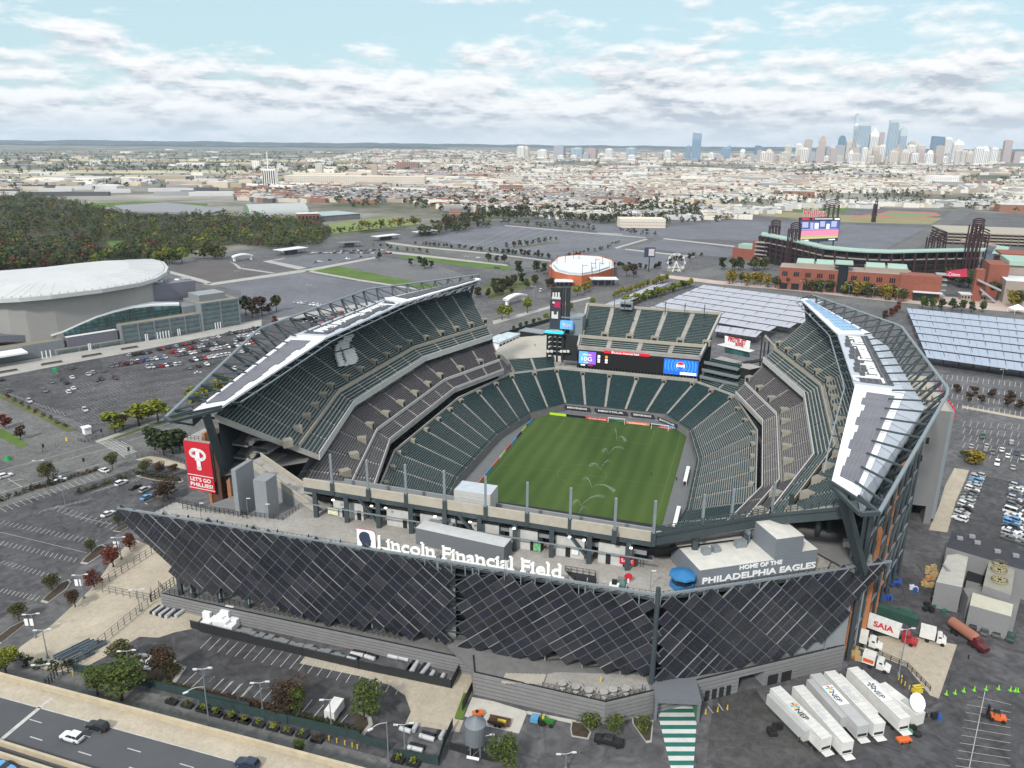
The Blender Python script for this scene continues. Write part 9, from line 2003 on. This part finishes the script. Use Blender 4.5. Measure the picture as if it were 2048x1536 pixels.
vehicle('scissor_lift','yellow scissor lift behind the satellite truck','lift',zQ,1103,1110,.2,[('body',M_yel,[(0,0,.8,2.0,1.2,.9),(0,0,1.9,2.0,1.2,.12)]),('guard_rail',M_dark,[(0,.55,2.4,2.0,.06,.06),(0,-.55,2.4,2.0,.06,.06)])],[(.7,.5,.25),(.7,-.5,.25),(-.7,.5,.25),(-.7,-.5,.25)])
vehicle('utility_truck','small white lorry on the right part of the plaza','lorry',zQ,705,300,.2,[('cab',M_tw,[(0,0,1.0,1.6,1.8,1.6)])],[(.4,.8,.35),(.4,-.8,.35)])if False else None
p=W(*zQ(720,275),25);g=thing('utility_truck','small white lorry with blue load on the right part of the plaza','lorry',p);mb=MB();mb.frame(p+Vector((-.9,-.6,1.3)),U*1.0,V*1.0,Vector((0,0,1.0)));mb.obj('cab',M_tw,g);mb=MB();mb.frame(p+Vector((1.4,.8,1.1)),U*1.8,V*1.0,Vector((0,0,.5)));mb.obj('load',M_navy,g)
for sx in(-1.2,2.4):
 for sy in(-1.0,1.0):c=p+U*sx+V*sy+Vector((0,0,.4));mb=MB();mb.tube(c-V*.15,c+V*.15,.4,n=10);mb.obj('wheel',M_tyre,g)
for i,(x,y)in enumerate(((765,722),(858,745),(946,768),(1050,780),(1112,765),(1195,758))):
 p=W(*zO(x,y),6);g=thing('picnic_table','round concrete table with curved benches, %s on the terrace'%('leftmost','second from the left','third from the left','fourth from the left, nearest the wall','fifth from the left','rightmost')[i],'table',p,'round tables on the terrace');mb=MB();mb.tube(p+Vector((0,0,.7)),p+Vector((0,0,.8)),.95,n=16);mb.tube(p,p+Vector((0,0,.7)),.2,n=8);mb.obj('table_top',M_conc,g)
 for k in range(3):a=k*2.094+.5;mb=MB();c=p+Vector((1.35*cos(a),1.35*sin(a),.45));tn=Vector((-sin(a),cos(a),0));mb.frame(c,tn*.55,Vector((cos(a),sin(a),0))*.2,Vector((0,0,.05)));mb.frame(c-Vector((0,0,.25)),tn*.2,Vector((cos(a),sin(a),0))*.1,Vector((0,0,.2)));mb.obj('bench',M_conc,g)
g0_=W(*zO(1400,960));g1_=W(*zO(1690,975));d=(g1_-g0_).normalized();n=Vector((-d.y,d.x,0));n=n if n.y>0 else-n;Lg=(g1_-g0_).length;en=thing('entrance_canopy','grey box shaped entrance portal over the green striped walkway','portal',(g0_+g1_)/2)
mb=MB();z1=4.6
for a in(g0_,g1_):mb.frame(a+n*3.2+Vector((0,0,z1/2)),d*.3,n*3.2,Vector((0,0,z1/2)))
mb.frame((g0_+g1_)/2+n*3.2+Vector((0,0,z1+.55)),d*(Lg/2+.35),n*3.4,Vector((0,0,.55)));mb.obj('portal_frame',mat('portal_grey',(.14,.15,.17),.6,var=.05),en);mb=MB()
for k in range(7):mb.frame(g1_-d*.34+n*3.2+Vector((0,0,.8+k*.5)),d*.03,n*3.0,Vector((0,0,.12)))
mb.obj('green_slats',mat('slat_green',(.06,.22,.10),.6,var=.1),en)
sb=thing('utility_block','low grey utility building with dark roof and roof fans at the right edge','utility building',W(*zQ(1500,560)))
def roofblock(mb,pts,z1_,m=0,mt=1,z0_=0):P=[W(*zQ(*q),z1_)for q in pts];mb.prism([(p.x,p.y)for p in P],z0_,z1_,m=m,mtop=mt)
mb=MB();roofblock(mb,[(1305,180),(2000,360),(1990,470),(1690,395),(1410,310),(1275,270)],8.5,0,2);roofblock(mb,[(1280,315),(1405,300),(1365,500),(1215,470)],7.5,0,1);roofblock(mb,[(1525,320),(1672,360),(1645,545),(1485,490)],8,0,3);roofblock(mb,[(1405,310),(1525,330),(1485,485),(1390,460)],3.5,0,4);roofblock(mb,[(1370,505),(1485,495),(1700,560),(1680,640),(1400,560)],6,0,5);roofblock(mb,[(1425,530),(1658,598),(1645,668),(1408,602)],6.5,0,6)
M_blk=mat('block_wall',(.21,.215,.22),.9,var=.08,scale=2);mb.obj('wall',[M_blk,mat('roof_gravel',(.40,.39,.36),.9,var=.1),mat('roof_tar',(.045,.045,.055),.8,var=.2),mat('fan_deck',(.26,.255,.22),.9,var=.1),M_dark,M_concd,mat('roof_cream',(.48,.46,.38),.9,var=.08)],sb)
for x,y in((1585,372),(1575,405),(1578,462)):
 p=W(*zQ(x,y),8.1);mb=MB();mb.tube(p,p+Vector((0,0,.5)),1.9,n=18,cap=False);mb.tube(p+Vector((0,0,.1)),p+Vector((0,0,.15)),1.8,n=18,m=1)
 for k in range(6):a=k*pi/6;mb.frame(p+Vector((0,0,.35)),Vector((cos(a),sin(a),0))*1.7,Vector((-sin(a),cos(a),0))*.18,Vector((0,0,.05)),m=0)
 mb.obj('roof_fan',[mat('fan_tan',(.30,.27,.16),.8,var=.05),M_dark],sb)
for x,y in((1350,225),(1450,250),(1565,300),(1670,325),(1420,215)):p=W(*zQ(x,y),8.5);mb=MB();mb.box(p.x,p.y,8.5,1.5,1.0,.8,TH);mb.obj('roof_unit',M_lgrey,sb)
p=W(*zQ(1290,410),7.5);mb=MB();mb.tube(p,p+Vector((0,3,.3)),.5,.3,n=8);mb.obj('roof_duct',M_lgrey,sb)
cl_=[('blue',(.03,.10,.38)),('navy',(.03,.05,.14)),('black',(.02,.02,.022)),('green',(.03,.13,.08)),('tan',(.40,.30,.15)),('orange',(.55,.18,.04)),('red',(.45,.04,.04)),('white',(.6,.6,.6))]
for(x0,x1,y0,y1,n_,cs_,grp,kd)in((930,1000,400,500,16,(0,0,1,0,4),'blue bins and bags by the service wall','storage bin'),(870,950,505,590,10,(0,0,1,2),'blue bins and bags by the service wall','storage bin'),(1140,1210,395,500,14,(4,4,4,5),'tan pallets in the yard','pallet'),(1150,1300,560,650,16,(3,2,2,3),'dark green wheelie bins in the yard','wheelie bin'),(1200,1310,560,600,5,(6,7,5),'bright pieces in the yard','crate'),(960,1060,620,670,8,(2,2,3),'black bins behind the freight lorry','storage bin'),(1070,1130,500,530,4,(3,7,0),'small carts in the yard','cart'),(980,1010,230,320,5,(1,1),'dark blue containers by the side wall','container'),(260,320,1290,1350,6,(2,2),'black cases near the leftmost trailer','case'),(700,770,870,930,8,(2,5,4,2),'pieces of equipment at the wall corner','equipment case'),(1195,1230,1240,1265,3,(2,0),'cases right of the satellite truck','case'),(1070,1110,1325,1365,3,(2,),'cases behind the orange cart','case')):
 for k in range(n_):
  nm,c=cl_[rn.choice(cs_)];p=W(*zQ(rn.uniform(x0,x1),rn.uniform(y0,y1)));mb=MB();a,b_,h=rn.uniform(.7,1.6),rn.uniform(.7,1.3),rn.uniform(.6,1.3);r_=rn.uniform(-.4,.4);mb.box(p.x,p.y,0,a,b_,h,r_);mb.box(p.x,p.y,h,a*1.06,b_*1.06,.08,r_)
  if h>.9:mb.box(p.x+.1,p.y-.1,h+.08,a*.5,b_*.5,.3,r_+.3)
  tag(mb.obj(kd.replace(' ','_'),mat('plastic_'+nm,c,.6,var=.1),None,p),'%s %s among the %s'%(nm,kd,grp),kd,grp)
dz=MB();p,q=W(*zQ(820,625)),W(*zQ(1110,720));d=(q-p).normalized();nr=Vector((-d.y,d.x,0));dz.frame((p+q)/2+Vector((0,0,1.2)),(q-p)/2,nr*1.1,Vector((0,0,1.1)));
for k in range(12):dz.frame(p.lerp(q,(k+.5)/12)-nr*1.15*(1 if nr.y>0 else-1)+Vector((0,0,1.2)),d*.08,nr*.08,Vector((0,0,1.0)))
tag(dz.obj('compactor',mat('compactor_green',(.025,.07,.055),.6,var=.2),None,p),'long dark green compactor behind the freight lorry','compactor')
shed('gate_hut','small white gate hut at the lower corner of the big lot','hut',zL,(655,885),(705,872),2.5,2.6,M_white,M_white,.3)
tag(bpy.data.objects.new('x',None),None)if False else None
p=W(1256,1165,ZP);mb=MB();mb.tube(p+Vector((0,0,1.4)),p+Vector((0,-.15,1.4)),.9,n=16);mb.tube(p,p+Vector((0,0,1)),.3,.25,n=8,m=1);tag(mb.obj('round_sign',[M_red,M_white],None,p),'red round figure sign on the plaza railing','sign')
p=W(1228,1180,ZP);mb=MB();mb.box(p.x,p.y,ZP,2.0,1.2,1.5,TH,m=0);mb.box(p.x,p.y,ZP+1.5,1.0,.8,.9,TH,m=1);tag(mb.obj('service_cart',[M_white,M_dark],None,p),'white service cart with a black box on the plaza','cart')
p=W(1242,1172,ZP);mb=MB();mb.box(p.x,p.y,ZP,1.8,2.2,1.3,TH,m=0);mb.box(p.x,p.y,ZP+1.3,1.4,1.0,.7,TH,m=1);tag(mb.obj('grill_stand',[mat('stand_green',(.10,.20,.18),.6),M_concd],None,p),'grey green stand beside the round red sign','stand')
mb=MB();P=[W(x,y,ZP)for x,y in((1130,1142),(1190,1152),(1192,1170),(1150,1163))];mb.prism([(p.x,p.y)for p in P],ZP+.02,ZP+.05);mb.fence(P+[P[0]],1.3,1.2,.08,2);tag(mb.obj('stairwell',M_fence,None,P[0]),'dark railed stairwell opening right of the big lettering','stairwell')
for i,(x,y)in enumerate(((534,1042),(496,1030),(403,1040),(1009,1160),(1300,1180))):p=W(x,y,ZP);g=thing('lamp_post','small lamp post on the plaza railing, %s'%('right of the stair pit','behind the stair pit','nearest the left end','behind the word Field','at the wing corner')[i],'lamp post',p);mb=MB();mb.tube(p,p+Vector((0,0,4.6)),.08,n=6);mb.obj('pole',M_lsteel,g);mb=MB();mb.frame(p+Vector((.5,0,4.6)),(.5,0,0),(0,.14,0),(0,0,.07));mb.obj('lamp_head',mat('lamp_head',(.5,.5,.5)),g)
mb=MB()
for i,(x,y)in enumerate(((760,1105),(775,1110),(790,1112),(750,1098))):p=W(x,y,ZP);mb.box(p.x,p.y+5,ZP,1.2,1.2,1.3,TH)
for i,(x,y,lab)in enumerate(((785,900,'dark street sign post by the crossing, upper side'),(650,1130,'dark sign post on the strip beside the road'),(995,1045,'traffic light post at the right end of the crossing'),(340,1020,'dark post at the left gate'),(520,970,'yellow and black post beside the gate'))):
 p=W(*zL(x,y));mb=MB();mb.beam(p,p+Vector((0,0,3.2)),.15);mb.frame(p+Vector((0,0,2.9)),(.35,0,0),(0,.15,0),(0,0,.7),m=1 if i!=4 else 2);tag(mb.obj('sign_post',[M_lsteel,M_dark,M_yel],None,p),lab,'sign post')
p=W(*zL(60,1075));mb=MB();mb.tube(p,p+Vector((0,0,1.6)),1.6,.6,n=12);tag(mb.obj('green_heap',mat('sheet_green',(.02,.20,.06),.6,var=.2),None,p),'green covered heap at the left edge by the gate','cover');p=W(*zL(425,400));mb=MB();mb.box(p.x,p.y,0,2.2,1.6,1.6,.4);mb.box(p.x,p.y,1.6,1.4,1.2,.5,.4);tag(mb.obj('green_cart',mat('cart_green2',(.02,.28,.12),.6),None,p),'small bright green cart at the arena lot','cart')
finish()
